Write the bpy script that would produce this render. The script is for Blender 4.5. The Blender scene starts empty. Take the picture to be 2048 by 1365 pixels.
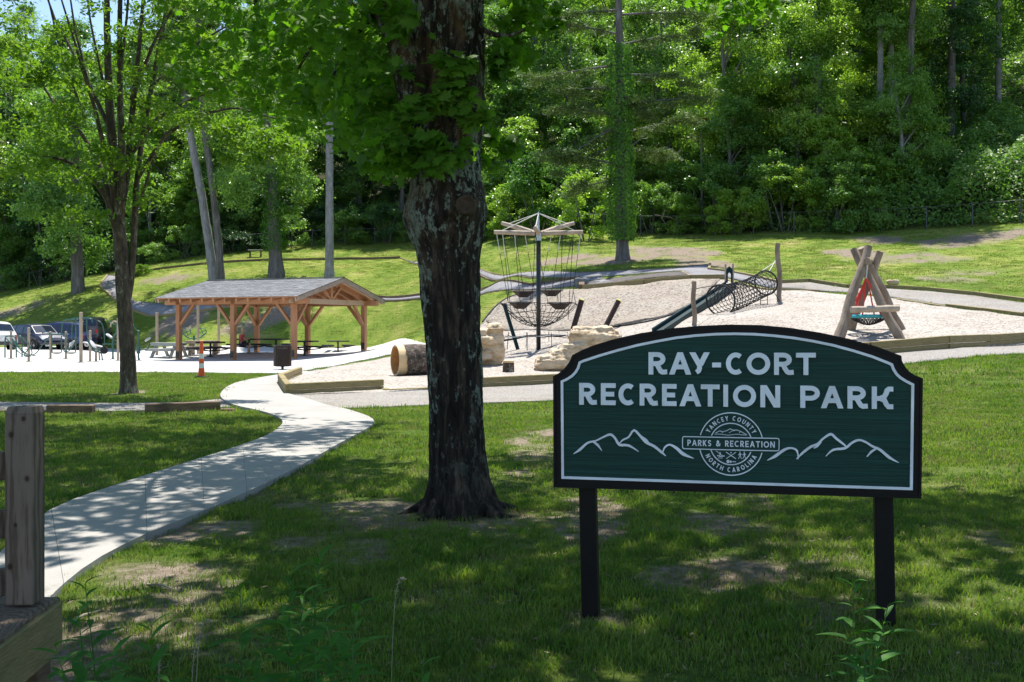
import bpy, bmesh, math, random
import numpy as np
from mathutils import Vector, Matrix
from mathutils.geometry import delaunay_2d_cdt, tessellate_polygon

SC = bpy.context.scene
COL = SC.collection
R = random.Random(7)
NR = np.random.RandomState(7)
PI = math.pi
F, CX, HY, EH = 2100.0, 1024.0, 655.0, 1.57      # focal length and principal values measured on the photograph

# ------------------------------------------------------------------ camera, sky, sun, exposure
cam_data = bpy.data.cameras.new('camera')
cam = bpy.data.objects.new('camera', cam_data)
COL.objects.link(cam)
cam.location = (0, 0, EH)
cam.rotation_euler = (PI / 2, 0, 0)
cam_data.sensor_width = 36
cam_data.lens = 36 * F / 2048
cam_data.shift_y = -27.5 / 2048
cam_data.clip_start = 0.05
cam_data.clip_end = 3000
SC.camera = cam

SUN_EL, SUN_AZ = math.radians(68), math.radians(9)   # high, beyond the scene, azimuth clockwise from +Y
sun_dir = Vector((math.sin(SUN_AZ) * math.cos(SUN_EL), math.cos(SUN_AZ) * math.cos(SUN_EL), math.sin(SUN_EL)))
world = bpy.data.worlds.new('World')
SC.world = world
world.use_nodes = True
wn = world.node_tree
wn.nodes.clear()
wo = wn.nodes.new('ShaderNodeOutputWorld')
wb = wn.nodes.new('ShaderNodeBackground')
ws = wn.nodes.new('ShaderNodeTexSky')
ws.sky_type = 'NISHITA'
ws.sun_disc = False
ws.sun_elevation = SUN_EL
ws.sun_rotation = SUN_AZ
ws.altitude = 850
ws.air_density = 1.0
ws.dust_density = 0.6
wb.inputs['Strength'].default_value = 0.125
wn.links.new(ws.outputs[0], wb.inputs[0])
wn.links.new(wb.outputs[0], wo.inputs[0])
sd = bpy.data.lights.new('sun', 'SUN')
sd.energy = 5.0
sd.angle = math.radians(0.53)
sd.color = (1.0, 0.955, 0.88)
sun = bpy.data.objects.new('sun', sd)
COL.objects.link(sun)
sun.rotation_euler = sun_dir.to_track_quat('Z', 'Y').to_euler()
sun.location = (10, 40, 60)
SC.view_settings.view_transform = 'Standard'
SC.view_settings.look = 'None'
SC.view_settings.exposure = 0.92
SC.view_settings.gamma = 1
SC.view_settings.use_curve_mapping = False
SC.render.engine = 'CYCLES'
SC.cycles.max_bounces = 7
SC.cycles.diffuse_bounces = 3
SC.cycles.transmission_bounces = 4
SC.cycles.caustics_reflective = False
SC.cycles.caustics_refractive = False

# ------------------------------------------------------------------ helpers
def W(px, py, Z):
    return Vector(((px - CX) / F * Z, Z, EH - (py - HY) / F * Z))

def _hash(ix, iy, iz, seed):
    h = (ix * 374761393 + iy * 668265263 + iz * 2147483647 + seed * 974711) & 0xffffffff
    h = ((h ^ (h >> 13)) * 1274126177) & 0xffffffff
    h = (h ^ (h >> 16)) & 0xffffff
    return h / float(0xffffff)

def vnoise(x, y, z=0.0, seed=0):
    x, y, z = np.broadcast_arrays(np.asarray(x, float), np.asarray(y, float), np.asarray(z, float))
    ix, iy, iz = (np.floor(a).astype(np.int64) for a in (x, y, z))
    fx, fy, fz = x - ix, y - iy, z - iz
    fx, fy, fz = (t * t * (3 - 2 * t) for t in (fx, fy, fz))
    r = 0
    for dx in (0, 1):
        for dy in (0, 1):
            for dz in (0, 1):
                w = (fx if dx else 1 - fx) * (fy if dy else 1 - fy) * (fz if dz else 1 - fz)
                r = r + w * _hash(ix + dx, iy + dy, iz + dz, seed)
    return r

def fbm(x, y, z=0.0, seed=0, octv=4):
    s, a, f, t = 0, 1.0, 1.0, 0
    for o in range(octv):
        s = s + a * vnoise(np.asarray(x) * f, np.asarray(y) * f, np.asarray(z) * f, seed + o * 17)
        t += a
        a *= 0.5
        f *= 2.03
    return s / t

def link(o, parent=None):
    COL.objects.link(o)
    if parent is not None:
        o.parent = parent
    return o

def tag(o, label=None, cat=None, group=None, kind=None):
    if label: o['label'] = label
    if cat: o['category'] = cat
    if group: o['group'] = group
    if kind: o['kind'] = kind
    return o

def thing(name, label, cat, loc=(0, 0, 0), rz=0.0, group=None):
    o = bpy.data.objects.new(name, None)
    o.empty_display_size = 0.2
    link(o)
    o.location = loc
    o.rotation_euler = (0, 0, rz)
    return tag(o, label, cat, group)

class MB:
    """collects vertices and faces for ONE mesh object"""
    def __init__(s):
        s.v, s.f, s.sm = [], [], False
    def add(s, vs, fs):
        n = len(s.v)
        s.v += [tuple(v) for v in vs]
        s.f += [tuple(n + i for i in f) for f in fs]
        return s
    def box(s, c, d, rz=0.0, rot=None, bev=0.0):
        hx, hy, hz = d[0] / 2, d[1] / 2, d[2] / 2
        m = rot if rot is not None else Matrix.Rotation(rz, 3, 'Z')
        c = Vector(c)
        if bev > 0:
            b = min(bev, hx * .9, hy * .9, hz * .9)
            vs, idx = [], {}
            for i, (sx, sy, sz) in enumerate([(a, b2, c2) for a in (-1, 1) for b2 in (-1, 1) for c2 in (-1, 1)]):
                for ax in range(3):
                    p = [sx * hx, sy * hy, sz * hz]
                    for k in range(3):
                        if k != ax: p[k] -= (sx, sy, sz)[k] * b
                    idx[(sx, sy, sz, ax)] = len(vs)
                    vs.append(c + m @ Vector(p))
            fs = []
            for ax in range(3):
                o1, o2 = [(1, 2), (0, 2), (0, 1)][ax]
                for sg in (-1, 1):
                    q = []
                    for a, b2 in ((-1, -1), (1, -1), (1, 1), (-1, 1)):
                        t = [0, 0, 0]; t[ax] = sg; t[o1] = a; t[o2] = b2
                        q.append(idx[(t[0], t[1], t[2], ax)])
                    fs.append(q)
            for ax in range(3):
                o1, o2 = [(1, 2), (0, 2), (0, 1)][ax]
                for a in (-1, 1):
                    for b2 in (-1, 1):
                        t1 = [0, 0, 0]; t2 = [0, 0, 0]
                        t1[ax] = -1; t2[ax] = 1
                        for t in (t1, t2): t[o1] = a; t[o2] = b2
                        fs.append([idx[(*t1, o1)], idx[(*t2, o1)], idx[(*t2, o2)], idx[(*t1, o2)]])
            for t in [(a, b2, c2) for a in (-1, 1) for b2 in (-1, 1) for c2 in (-1, 1)]:
                fs.append([idx[(*t, 0)], idx[(*t, 1)], idx[(*t, 2)]])
            return s.add(vs, fs)
        vs = [c + m @ Vector((x * hx, y * hy, z * hz)) for z in (-1, 1) for y in (-1, 1) for x in (-1, 1)]
        return s.add(vs, [(0, 2, 3, 1), (4, 5, 7, 6), (0, 1, 5, 4), (2, 6, 7, 3), (0, 4, 6, 2), (1, 3, 7, 5)])
    def beam(s, a, b, w, h, up=(0, 0, 1), bev=0.0):
        a, b = Vector(a), Vector(b)
        d = (b - a)
        L = d.length
        d.normalize()
        u = Vector(up)
        if abs(d.dot(u)) > .98: u = Vector((0, 1, 0))
        x = d.cross(u).normalized()
        z = x.cross(d).normalized()
        m = Matrix((x, d, z)).transposed()
        return s.box((a + b) / 2, (w, L, h), rot=m, bev=bev)
    def tube(s, pts, rad, sides=8, caps=True, closed=False):
        pts = [Vector(p) for p in pts]
        n = len(pts)
        if not hasattr(rad, '__len__'): rad = [rad] * n
        T = []
        for i in range(n):
            if closed: t = pts[(i + 1) % n] - pts[i - 1]
            else: t = pts[min(i + 1, n - 1)] - pts[max(i - 1, 0)]
            T.append(t.normalized() if t.length > 1e-9 else Vector((0, 0, 1)))
        u = T[0].orthogonal().normalized()
        vs = []
        for i in range(n):
            u = (u - T[i] * u.dot(T[i]))
            u = u.normalized() if u.length > 1e-6 else T[i].orthogonal().normalized()
            w = T[i].cross(u)
            for k in range(sides):
                a = 2 * PI * k / sides
                vs.append(pts[i] + (u * math.cos(a) + w * math.sin(a)) * rad[i])
        fs = []
        for i in range(n if closed else n - 1):
            j = (i + 1) % n
            for k in range(sides):
                k2 = (k + 1) % sides
                fs.append((i * sides + k, i * sides + k2, j * sides + k2, j * sides + k))
        if caps and not closed:
            fs.append(tuple(range(sides))[::-1])
            fs.append(tuple((n - 1) * sides + k for k in range(sides)))
        return s.add(vs, fs)
    def prism(s, poly, z0, z1, xf=None):
        """poly: 2-D outline; xf maps (u, v, w) to a point"""
        xf = xf or (lambda u, v, w: Vector((u, v, w)))
        n = len(poly)
        vs = [xf(u, v, z0) for u, v in poly] + [xf(u, v, z1) for u, v in poly]
        tri = tessellate_polygon([[Vector((u, v, 0)) for u, v in poly]])
        ar = sum(poly[i][0] * poly[(i + 1) % n][1] - poly[(i + 1) % n][0] * poly[i][1] for i in range(n))
        fs = []
        for t in tri:
            a, b, c = (poly[i] for i in t)
            ccw = (b[0] - a[0]) * (c[1] - a[1]) - (b[1] - a[1]) * (c[0] - a[0]) > 0
            t = tuple(t) if ccw else tuple(t)[::-1]
            fs.append(tuple(n + i for i in t))
            fs.append(t[::-1])
        for i in range(n):
            j = (i + 1) % n
            fs.append((i, j, n + j, n + i) if ar > 0 else (j, i, n + i, n + j))
        return s.add(vs, fs)
    def lathe(s, prof, c=(0, 0, 0), sides=24, ax=None):
        c = Vector(c)
        m = ax if ax is not None else Matrix.Identity(3)
        vs = []
        for r, z in prof:
            for k in range(sides):
                a = 2 * PI * k / sides
                vs.append(c + m @ Vector((r * math.cos(a), r * math.sin(a), z)))
        fs = [(i * sides + k, i * sides + (k + 1) % sides, (i + 1) * sides + (k + 1) % sides, (i + 1) * sides + k)
              for i in range(len(prof) - 1) for k in range(sides)]
        return s.add(vs, fs)
    def mesh(s, name, smooth=False):
        me = bpy.data.meshes.new(name)
        me.from_pydata(s.v, [], s.f)
        if smooth:
            me.polygons.foreach_set('use_smooth', [True] * len(me.polygons))
        me.update()
        return me
    def build(s, name, m, parent=None, smooth=False, kind=None, label=None):
        me = s.mesh(name, smooth)
        if m: me.materials.append(m)
        o = bpy.data.objects.new(name, me)
        link(o, parent)
        if kind: o['kind'] = kind
        if label: o['label'] = label
        return o

def fast_mesh(name, V, nper, mat=None, quads=None, smooth=False):
    """V: (N*k,3) numpy; quads: (M,nper) numpy indices"""
    me = bpy.data.meshes.new(name)
    V = np.ascontiguousarray(V, dtype=np.float32)
    me.vertices.add(len(V))
    me.vertices.foreach_set('co', V.ravel())
    Q = np.ascontiguousarray(quads, dtype=np.int32)
    me.loops.add(Q.size)
    me.loops.foreach_set('vertex_index', Q.ravel())
    me.polygons.add(len(Q))
    me.polygons.foreach_set('loop_start', np.arange(0, Q.size, nper, dtype=np.int32))
    if smooth:
        me.polygons.foreach_set('use_smooth', np.ones(len(Q), dtype=bool))
    me.update(calc_edges=True)
    me.validate()
    if mat: me.materials.append(mat)
    return me

def copy_tree(o, parent=None, loc=None, rz=None, scale=None, **kw):
    c = o.copy()
    COL.objects.link(c)
    if parent is not None: c.parent = parent
    if loc is not None: c.location = loc
    if rz is not None: c.rotation_euler = (0, 0, rz)
    if scale is not None: c.scale = scale if hasattr(scale, '__len__') else (scale,) * 3
    for k, v in kw.items(): c[k] = v
    for ch in [x for x in o.children]:
        copy_tree(ch, c)
    return c

# ------------------------------------------------------------------ materials
def new_mat(name):
    m = bpy.data.materials.new(name)
    m.use_nodes = True
    nt = m.node_tree
    nt.nodes.clear()
    out = nt.nodes.new('ShaderNodeOutputMaterial')
    return m, nt, out

def ramp(nt, fac, stops):
    r = nt.nodes.new('ShaderNodeValToRGB')
    e = r.color_ramp.elements
    while len(e) < len(stops): e.new(0.5)
    for i, (p, c) in enumerate(stops):
        e[i].position = p
        e[i].color = (*c, 1)
    nt.links.new(fac, r.inputs[0])
    return r.outputs[0]

def noise(nt, vec, scale, detail=4, rough=.55, dist=0.0):
    n = nt.nodes.new('ShaderNodeTexNoise')
    n.inputs['Scale'].default_value = scale
    n.inputs['Detail'].default_value = detail
    n.inputs['Roughness'].default_value = rough
    n.inputs['Distortion'].default_value = dist
    if vec is not None: nt.links.new(vec, n.inputs['Vector'])
    return n.outputs['Fac']

def coord(nt, kind='Object', scale=(1, 1, 1)):
    if kind == 'Position':
        src = nt.nodes.new('ShaderNodeNewGeometry').outputs['Position']
    else:
        src = nt.nodes.new('ShaderNodeTexCoord').outputs[kind]
    mp = nt.nodes.new('ShaderNodeMapping')
    mp.inputs['Scale'].default_value = scale
    nt.links.new(src, mp.inputs['Vector'])
    return mp.outputs[0]

def mixc(nt, fac, a, b, mode='MIX'):
    m = nt.nodes.new('ShaderNodeMix')
    m.data_type = 'RGBA'
    m.blend_type = mode
    for sock, v in ((m.inputs[0], fac), (m.inputs[6], a), (m.inputs[7], b)):
        if isinstance(v, (int, float)): sock.default_value = v
        elif isinstance(v, tuple): sock.default_value = (*v, 1)
        else: nt.links.new(v, sock)
    return m.outputs[2]

def mk(name, stops, scale=5, stretch=(1, 1, 1), rough=.8, bump=.3, bscale=None, detail=5, metal=0, spec=.3, kind='Object', bdist=.02, coat=0):
    m, nt, out = new_mat(name)
    p = nt.nodes.new('ShaderNodeBsdfPrincipled')
    v = coord(nt, kind, stretch)
    n = noise(nt, v, scale, detail)
    if len(stops) == 3 and not hasattr(stops[0], '__len__'):
        stops = [(.3, tuple(c * .85 for c in stops)), (.7, tuple(c * 1.12 for c in stops))]
    nt.links.new(ramp(nt, n, stops), p.inputs['Base Color'])
    p.inputs['Roughness'].default_value = rough
    p.inputs['Metallic'].default_value = metal
    p.inputs['Specular IOR Level'].default_value = spec
    if coat: p.inputs['Coat Weight'].default_value = coat
    if bump:
        b = nt.nodes.new('ShaderNodeBump')
        b.inputs['Strength'].default_value = bump
        b.inputs['Distance'].default_value = bdist
        nt.links.new(noise(nt, v, bscale or scale * 4, 6), b.inputs['Height'])
        nt.links.new(b.outputs[0], p.inputs['Normal'])
    nt.links.new(p.outputs[0], out.inputs[0])
    return m

def leaf_mat(name, c1, c2, c3, trans=.45, nscale=1.2, rough=.55, spec=.25, tint=(1.25, 1.35, .55)):
    m, nt, out = new_mat(name)
    pos = coord(nt, 'Position')
    n = noise(nt, pos, nscale, 3)
    oi = nt.nodes.new('ShaderNodeObjectInfo')
    n2 = noise(nt, pos, 23, 1)
    a = nt.nodes.new('ShaderNodeMath'); a.operation = 'MULTIPLY_ADD'
    nt.links.new(n2, a.inputs[0]); a.inputs[1].default_value = .8; nt.links.new(n, a.inputs[2])
    b = nt.nodes.new('ShaderNodeMath'); b.operation = 'MULTIPLY_ADD'
    nt.links.new(oi.outputs['Random'], b.inputs[0]); b.inputs[1].default_value = .35; nt.links.new(a.outputs[0], b.inputs[2])
    c = nt.nodes.new('ShaderNodeMath'); c.operation = 'MULTIPLY_ADD'
    nt.links.new(b.outputs[0], c.inputs[0]); c.inputs[1].default_value = .9; c.inputs[2].default_value = -.45
    col = ramp(nt, c.outputs[0], [(.2, c1), (.5, c2), (.85, c3)])
    p = nt.nodes.new('ShaderNodeBsdfPrincipled')
    p.inputs['Roughness'].default_value = rough
    p.inputs['Specular IOR Level'].default_value = spec
    nt.links.new(col, p.inputs['Base Color'])
    t = nt.nodes.new('ShaderNodeBsdfTranslucent')
    tc = mixc(nt, 1.0, col, tint, 'MULTIPLY')
    nt.links.new(tc, t.inputs['Color'])
    mx = nt.nodes.new('ShaderNodeMixShader')
    mx.inputs[0].default_value = trans
    nt.links.new(p.outputs[0], mx.inputs[1])
    nt.links.new(t.outputs[0], mx.inputs[2])
    nt.links.new(mx.outputs[0], out.inputs[0])
    return m

M = {}
M['timber'] = mk('timber', [(.3, (.19, .155, .075)), (.5, (.27, .22, .105)), (.75, (.18, .135, .07))], 3, (1, 1, 6), bump=.5, bscale=14, rough=.85)
M['timber_dark'] = mk('timber_dark', [(.3, (.10, .065, .045)), (.7, (.22, .15, .10))], 3, (1, 1, 5), bump=.5, bscale=14, rough=.9)
M['cedar'] = mk('cedar', [(.25, (.30, .135, .065)), (.55, (.41, .205, .105)), (.8, (.34, .21, .13))], 2.2, (1, 1, .25), bump=.3, bscale=18, rough=.7)
M['cedar_grey'] = mk('cedar_grey', [(.25, (.34, .22, .14)), (.55, (.42, .30, .20)), (.8, (.30, .25, .21))], 2.2, (1, 1, .25), bump=.3, bscale=18, rough=.8)
M['fascia'] = mk('fascia', [(.3, (.22, .17, .13)), (.7, (.36, .28, .22))], 4, bump=.3, rough=.8)
M['log'] = mk('log', [(.25, (.15, .11, .08)), (.5, (.25, .195, .15)), (.75, (.36, .295, .235))], 4, (1, 1, .3), bump=.7, bscale=10, rough=.85)
M['log_pale'] = mk('log_pale', [(.3, (.30, .24, .18)), (.7, (.47, .39, .31))], 4, (1, 1, .5), bump=.4, rough=.8)
M['black'] = mk('black', (.018, .018, .02), 8, rough=.5, bump=.1)
M['black_metal'] = mk('black_metal', (.02, .02, .022), 8, rough=.35, bump=.05, spec=.5)
M['rust_black'] = mk('rust_black', [(.3, (.03, .018, .014)), (.7, (.06, .035, .025))], 6, rough=.5, bump=.1)
M['rope'] = mk('rope', (.025, .025, .028), 30, rough=.8, bump=.2)
M['rope_white'] = mk('rope_white', (.62, .60, .56), 30, rough=.7, bump=.2)
M['red'] = mk('red', (.72, .055, .045), 10, rough=.5, bump=.1)
M['turq'] = mk('turq', (.05, .42, .50), 10, rough=.45, bump=.1)
M['steel'] = mk('steel', (.42, .48, .54), 10, rough=.4, metal=.6, bump=.05)
M['slide'] = mk('slide', (.008, .030, .036), 4, rough=.6, bump=.03, spec=.15)
M['green_paint'] = mk('green_paint', (.01, .085, .07), 6, rough=.3, bump=.02, spec=.6)
M['post_tan'] = mk('post_tan', (.36, .29, .21), 5, rough=.5, bump=.05)
M['seat_grey'] = mk('seat_grey', (.50, .51, .52), 5, rough=.4, bump=.05)
M['plastic_grey'] = mk('plastic_grey', [(.3, (.27, .29, .27)), (.7, (.38, .39, .36))], 4, rough=.7, bump=.1)
M['orange'] = mk('orange', (.85, .115, .03), 6, rough=.5, bump=.05)
M['white_band'] = mk('white_band', (.72, .74, .74), 6, rough=.4, bump=.02)
M['rubber'] = mk('rubber', (.02, .02, .02), 12, rough=.8, bump=.2)
M['rock'] = mk('rock', [(.22, (.20, .13, .07)), (.38, (.38, .27, .16)), (.5, (.52, .41, .28)), (.62, (.58, .48, .35)), (.8, (.36, .25, .14))], 2.6, (1, 1, 2.2), bump=.7, bscale=7, rough=.85, bdist=.05)
M['boulder'] = mk('boulder', [(.3, (.10, .11, .12)), (.7, (.25, .26, .27))], 2, bump=.6, rough=.9)
M['stone_pale'] = mk('stone_pale', (.50, .46, .40), 3, bump=.6, rough=.9)
M['wood_in'] = mk('wood_in', [(.3, (.42, .20, .07)), (.7, (.60, .33, .13))], 3, (1, 1, 1), bump=.3, rough=.7)
M['wood_cut'] = mk('wood_cut', [(.3, (.58, .40, .22)), (.7, (.72, .54, .32))], 3, (1, 1, 1), bump=.3, rough=.7)
M['yellow_cap'] = mk('yellow_cap', (.80, .76, .18), 6, rough=.5, bump=.05)
M['galv'] = mk('galv', (.09, .10, .105), 20, rough=.6, metal=.4, bump=.05)
M['skin'] = mk('skin', (.55, .36, .26), 10, rough=.6, bump=.05)
M['shirt'] = mk('shirt', (.50, .10, .10), 12, rough=.9, bump=.3)
M['shorts'] = mk('shorts', (.05, .05, .07), 12, rough=.9, bump=.3)
M['hair'] = mk('hair', (.60, .55, .38), 20, rough=.8, bump=.4)
M['glass'] = mk('glass', (.012, .018, .03), 3, rough=.06, bump=0, spec=.9)
M['tail'] = mk('tail', (.55, .02, .02), 3, rough=.25, bump=0, spec=.6)
M['lamp'] = mk('lamp', (.75, .78, .8), 3, rough=.1, bump=0, spec=.9)
M['chrome'] = mk('chrome', (.6, .62, .65), 3, rough=.2, metal=.9, bump=0)
M['tyre'] = mk('tyre', (.022, .022, .024), 20, rough=.85, bump=.1)
def paint(n, c): return mk(n, c, 2, rough=.4, bump=0, spec=.4, coat=.25)
M['car_white'] = paint('car_white', (.66, .65, .61))
M['car_navy'] = paint('car_navy', (.012, .018, .045))
M['car_blue'] = paint('car_blue', (.035, .05, .14))
M['car_brown'] = paint('car_brown', (.10, .085, .08))
M['trim'] = mk('trim', (.06, .06, .065), 5, rough=.6, bump=.05)

def bark(name, stops, sc=6, zs=.25, bump=1.0, lichen=None, bd=.05, lth=.58, lsc=5, low=None):
    m, nt, out = new_mat(name)
    p = nt.nodes.new('ShaderNodeBsdfPrincipled')
    v = coord(nt, 'Object', (1, 1, zs))
    n = noise(nt, v, sc, 7, .65, .6)
    col = ramp(nt, n, stops)
    if lichen:
        v2 = coord(nt, 'Object', (1, 1, .55))
        l = noise(nt, v2, lsc, 8, .72)
        zone_ = noise(nt, coord(nt, 'Object', (1, 1, .45)), 1.7, 3)
        ad = nt.nodes.new('ShaderNodeMath'); ad.operation = 'MULTIPLY_ADD'
        nt.links.new(zone_, ad.inputs[0]); ad.inputs[1].default_value = .55; nt.links.new(l, ad.inputs[2])
        msk = ramp(nt, ad.outputs[0], [(lth + .275, (0, 0, 0)), (lth + .315, (1, 1, 1))])
        if low:
            sp_ = nt.nodes.new('ShaderNodeSeparateXYZ'); nt.links.new(coord(nt, 'Object'), sp_.inputs[0])
            zr = nt.nodes.new('ShaderNodeMapRange'); nt.links.new(sp_.outputs['Z'], zr.inputs[0]); zr.inputs[1].default_value = low[0]; zr.inputs[2].default_value = low[1]
            msk = mixc(nt, 1.0, msk, zr.outputs[0], 'MULTIPLY')
        ls = noise(nt, v2, 60, 3)
        col = mixc(nt, msk, col, ramp(nt, ls, [(.35, tuple(c * .55 for c in lichen)), (.6, lichen)]))
    if low:      # brown mossy bark higher up the stem
        z2 = nt.nodes.new('ShaderNodeMapRange'); nt.links.new(sp_.outputs['Z'], z2.inputs[0]); z2.inputs[1].default_value = 1.9; z2.inputs[2].default_value = 2.7
        mo = ramp(nt, noise(nt, coord(nt, 'Object', (1, 1, .5)), 3.1, 6, .7), [(.51, (0, 0, 0)), (.62, (.8, .8, .8))])
        col = mixc(nt, mixc(nt, 1.0, mo, z2.outputs[0], 'MULTIPLY'), col, ramp(nt, n, [(.35, (.045, .026, .012)), (.6, (.14, .085, .04))]))
    nt.links.new(col, p.inputs['Base Color'])
    p.inputs['Roughness'].default_value = .9
    p.inputs['Specular IOR Level'].default_value = .2
    b = nt.nodes.new('ShaderNodeBump')
    b.inputs['Strength'].default_value = bump
    b.inputs['Distance'].default_value = bd
    nt.links.new(noise(nt, v, sc * 1.6, 8, .7, .5), b.inputs['Height'])
    nt.links.new(b.outputs[0], p.inputs['Normal'])
    nt.links.new(p.outputs[0], out.inputs[0])
    return m
M['bark_maple'] = bark('bark_maple', [(.30, (.008, .007, .006)), (.50, (.032, .025, .021)), (.60, (.085, .062, .047)), (.74, (.17, .125, .09))], 13, .2, 1.0, (.24, .28, .23), .06, .53, 15, (.15, 1.2))
M['bark_thin'] = bark('bark_thin', [(.3, (.035, .026, .02)), (.55, (.10, .078, .06)), (.75, (.22, .19, .15))], 12, .3, .9, (.26, .25, .19), .04, .60, 7)
M['bark_forest'] = bark('bark_forest', [(.3, (.065, .06, .058)), (.55, (.14, .13, .125)), (.75, (.25, .24, .235))], 5, .15, .8, None, .06)
M['bark_pale'] = bark('bark_pale', [(.3, (.15, .15, .15)), (.6, (.28, .28, .29)), (.8, (.42, .42, .42))], 5, .3, .8, None, .05)
M['twig'] = mk('twig', (.30, .25, .20), 12, bump=.3, rough=.9)

M['leaf_maple'] = leaf_mat('leaf_maple', (.07, .175, .018), (.105, .225, .024), (.16, .28, .035), .6, 2.0, tint=(1.3, 1.45, .4))
M['leaf_thin'] = leaf_mat('leaf_thin', (.07, .16, .018), (.12, .24, .028), (.20, .31, .045), .5, 1.2, tint=(1.35, 1.35, .45))
M['leaf_a'] = leaf_mat('leaf_a', (.12, .24, .036), (.20, .34, .05), (.30, .43, .075), .5, .5, rough=.36, spec=.5)
M['leaf_b'] = leaf_mat('leaf_b', (.085, .19, .042), (.145, .275, .056), (.22, .36, .09), .48, .5, rough=.36, spec=.5)
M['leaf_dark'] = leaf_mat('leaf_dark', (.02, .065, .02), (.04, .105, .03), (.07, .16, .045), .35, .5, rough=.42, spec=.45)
M['needle'] = leaf_mat('needle', (.05, .095, .03), (.085, .14, .045), (.14, .19, .06), .3, .8)
M['leaf_ivy'] = leaf_mat('leaf_ivy', (.045, .13, .02), (.075, .19, .03), (.13, .26, .045), .4, .7)
M['leaf_kudzu'] = leaf_mat('leaf_kudzu', (.10, .21, .035), (.16, .30, .05), (.24, .38, .07), .45, .5, rough=.45, spec=.4)
M['leaf_weed'] = leaf_mat('leaf_weed', (.04, .16, .02), (.065, .21, .028), (.10, .26, .035), .45, 5)
M['grass'] = leaf_mat('grass', (.066, .145, .02), (.135, .235, .03), (.24, .31, .06), .42, 1.1, tint=(1.25, 1.25, .6))
M['grass_dry'] = leaf_mat('grass_dry', (.12, .145, .04), (.22, .21, .08), (.34, .29, .15), .35, 2.0, tint=(1.1, 1.1, .8))
M['seed'] = mk('seed', (.33, .30, .22), 20, bump=.2, rough=.9)

# ------------------------------------------------------------------ terrain
CTRL = [W(*t) for t in [
    # hill lawn, left
    (0, 703, 68), (160, 702, 68), (0, 695, 77), (300, 693, 76), (600, 692, 74), (850, 688, 68),
    (0, 645, 86), (0, 585, 108), (155, 585, 92), (240, 540, 106), (300, 612, 84), (300, 648, 80), (430, 561, 90), (550, 555, 89),
    (660, 553, 88), (600, 600, 82), (600, 645, 77), (725, 640, 76), (700, 495, 101), (510, 505, 99), (850, 516, 92), (850, 600, 74),
    (400, 655, 77), (-250, 660, 90), (-300, 600, 112),
    # plaza and pavilion
    (358, 721.6, 53), (588, 719.6, 50.2), (518, 705.4, 59), (725, 703, 56.4), (22, 719, 51.5), (162, 727, 46),
    # playground
    (950, 592, 66), (1100, 571, 60), (1000, 546, 72), (1245, 520, 66), (1000, 480, 86), (1300, 475, 83), (1600, 470, 77), (1830, 462, 75),
    (2048, 449, 71), (2400, 430, 66), (2048, 603, 42), (1650, 568, 49), (2048, 632, 37), (2048, 690, 31), (1900, 696, 28.5), (1690, 673, 33), (1809, 683, 32),
    (1700, 620, 40), (1558, 606, 44), (1388, 652, 38), (1460, 582, 47), (1290, 574, 51), (1420, 540, 55), (1240, 642, 45), (1300, 640, 43),
    (1077, 702, 44), (1000, 640, 55), (985, 729, 38.5), (1180, 742, 36.5), (800, 755, 33), (1017, 748, 33.5), (900, 690, 50), (1010, 600, 58),
    (1110, 771, 28.5), (570, 790, 25.5), (1500, 540, 58),
    # right foreground
    (1850, 800, 18), (2048, 1000, 9), (2300, 700, 28),
    # wooded slope
    (0, 430, 165), (0, 300, 215), (500, 330, 150), (500, 200, 200), (1000, 290, 135), (1500, 200, 120), (1500, 60, 160), (2048, 150, 112),
    (2400, 100, 105), (2048, -50, 160), (1000, 60, 185), (-500, 430, 170),
]] + [Vector(t) for t in [(0, -8, -.12), (-14, -8, -.25), (14, -8, .2), (-6, 4, -.22), (-2.2, 3.8, -.14), (-1, 7, -.02), (0, 9, .0), (-3, 12, 0.0), (2, 6, .05), (4, 8, .1), (0, 16, 0), (6, 17, .2),
    (-10, 20, 0), (-5, 22, 0), (2, 22, 0), (-12, 30, 0), (-4, 30, 0), (-20, 36, 0), (-8, 40, 0), (-35, 40, .0), (-30, 20, 0), (-45, 55, 0),
    (-16, 12, 0), (20, 8, .9), (26, 20, 1.6), (40, 30, 3.0), (60, 45, 5.5), (60, -8, 2.5), (-60, -8, 0), (-80, 60, 1.5), (-100, 110, 7), (-120, 220, 30), (110, 60, 12), (120, 150, 50), (0, 260, 78), (-60, 260, 55), (60, 260, 88), (110, 240, 90)]]
_C = np.array([(c.x, c.y) for c in CTRL]) / 50.0
_Zc = np.array([c.z for c in CTRL])
def _U(r2): return 0.5 * r2 * np.log(r2 + 1e-12)
def _tps():
    n = len(_C)
    d2 = ((_C[:, None] - _C[None]) ** 2).sum(-1)
    A = np.zeros((n + 3, n + 3))
    A[:n, :n] = _U(d2) + np.eye(n) * 2e-4
    A[:n, n] = 1; A[:n, n + 1:] = _C
    A[n, :n] = 1; A[n + 1:, :n] = _C.T
    b = np.zeros(n + 3); b[:n] = _Zc
    return np.linalg.solve(A, b)
_w = _tps()
def H(x, y):
    x = np.asarray(x, float); y = np.asarray(y, float)
    P = np.stack([x.ravel(), y.ravel()], 1) / 50.0
    out = np.empty(len(P))
    for i in range(0, len(P), 20000):
        q = P[i:i + 20000]
        d2 = ((q[:, None] - _C[None]) ** 2).sum(-1)
        out[i:i + 20000] = _U(d2) @ _w[:-3] + _w[-3] + q @ _w[-2:]
    return out.reshape(x.shape)
def h1(x, y): return float(H([x], [y])[0])
_ZS = 3.0 * (1.012 ** np.arange(380))
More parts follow.
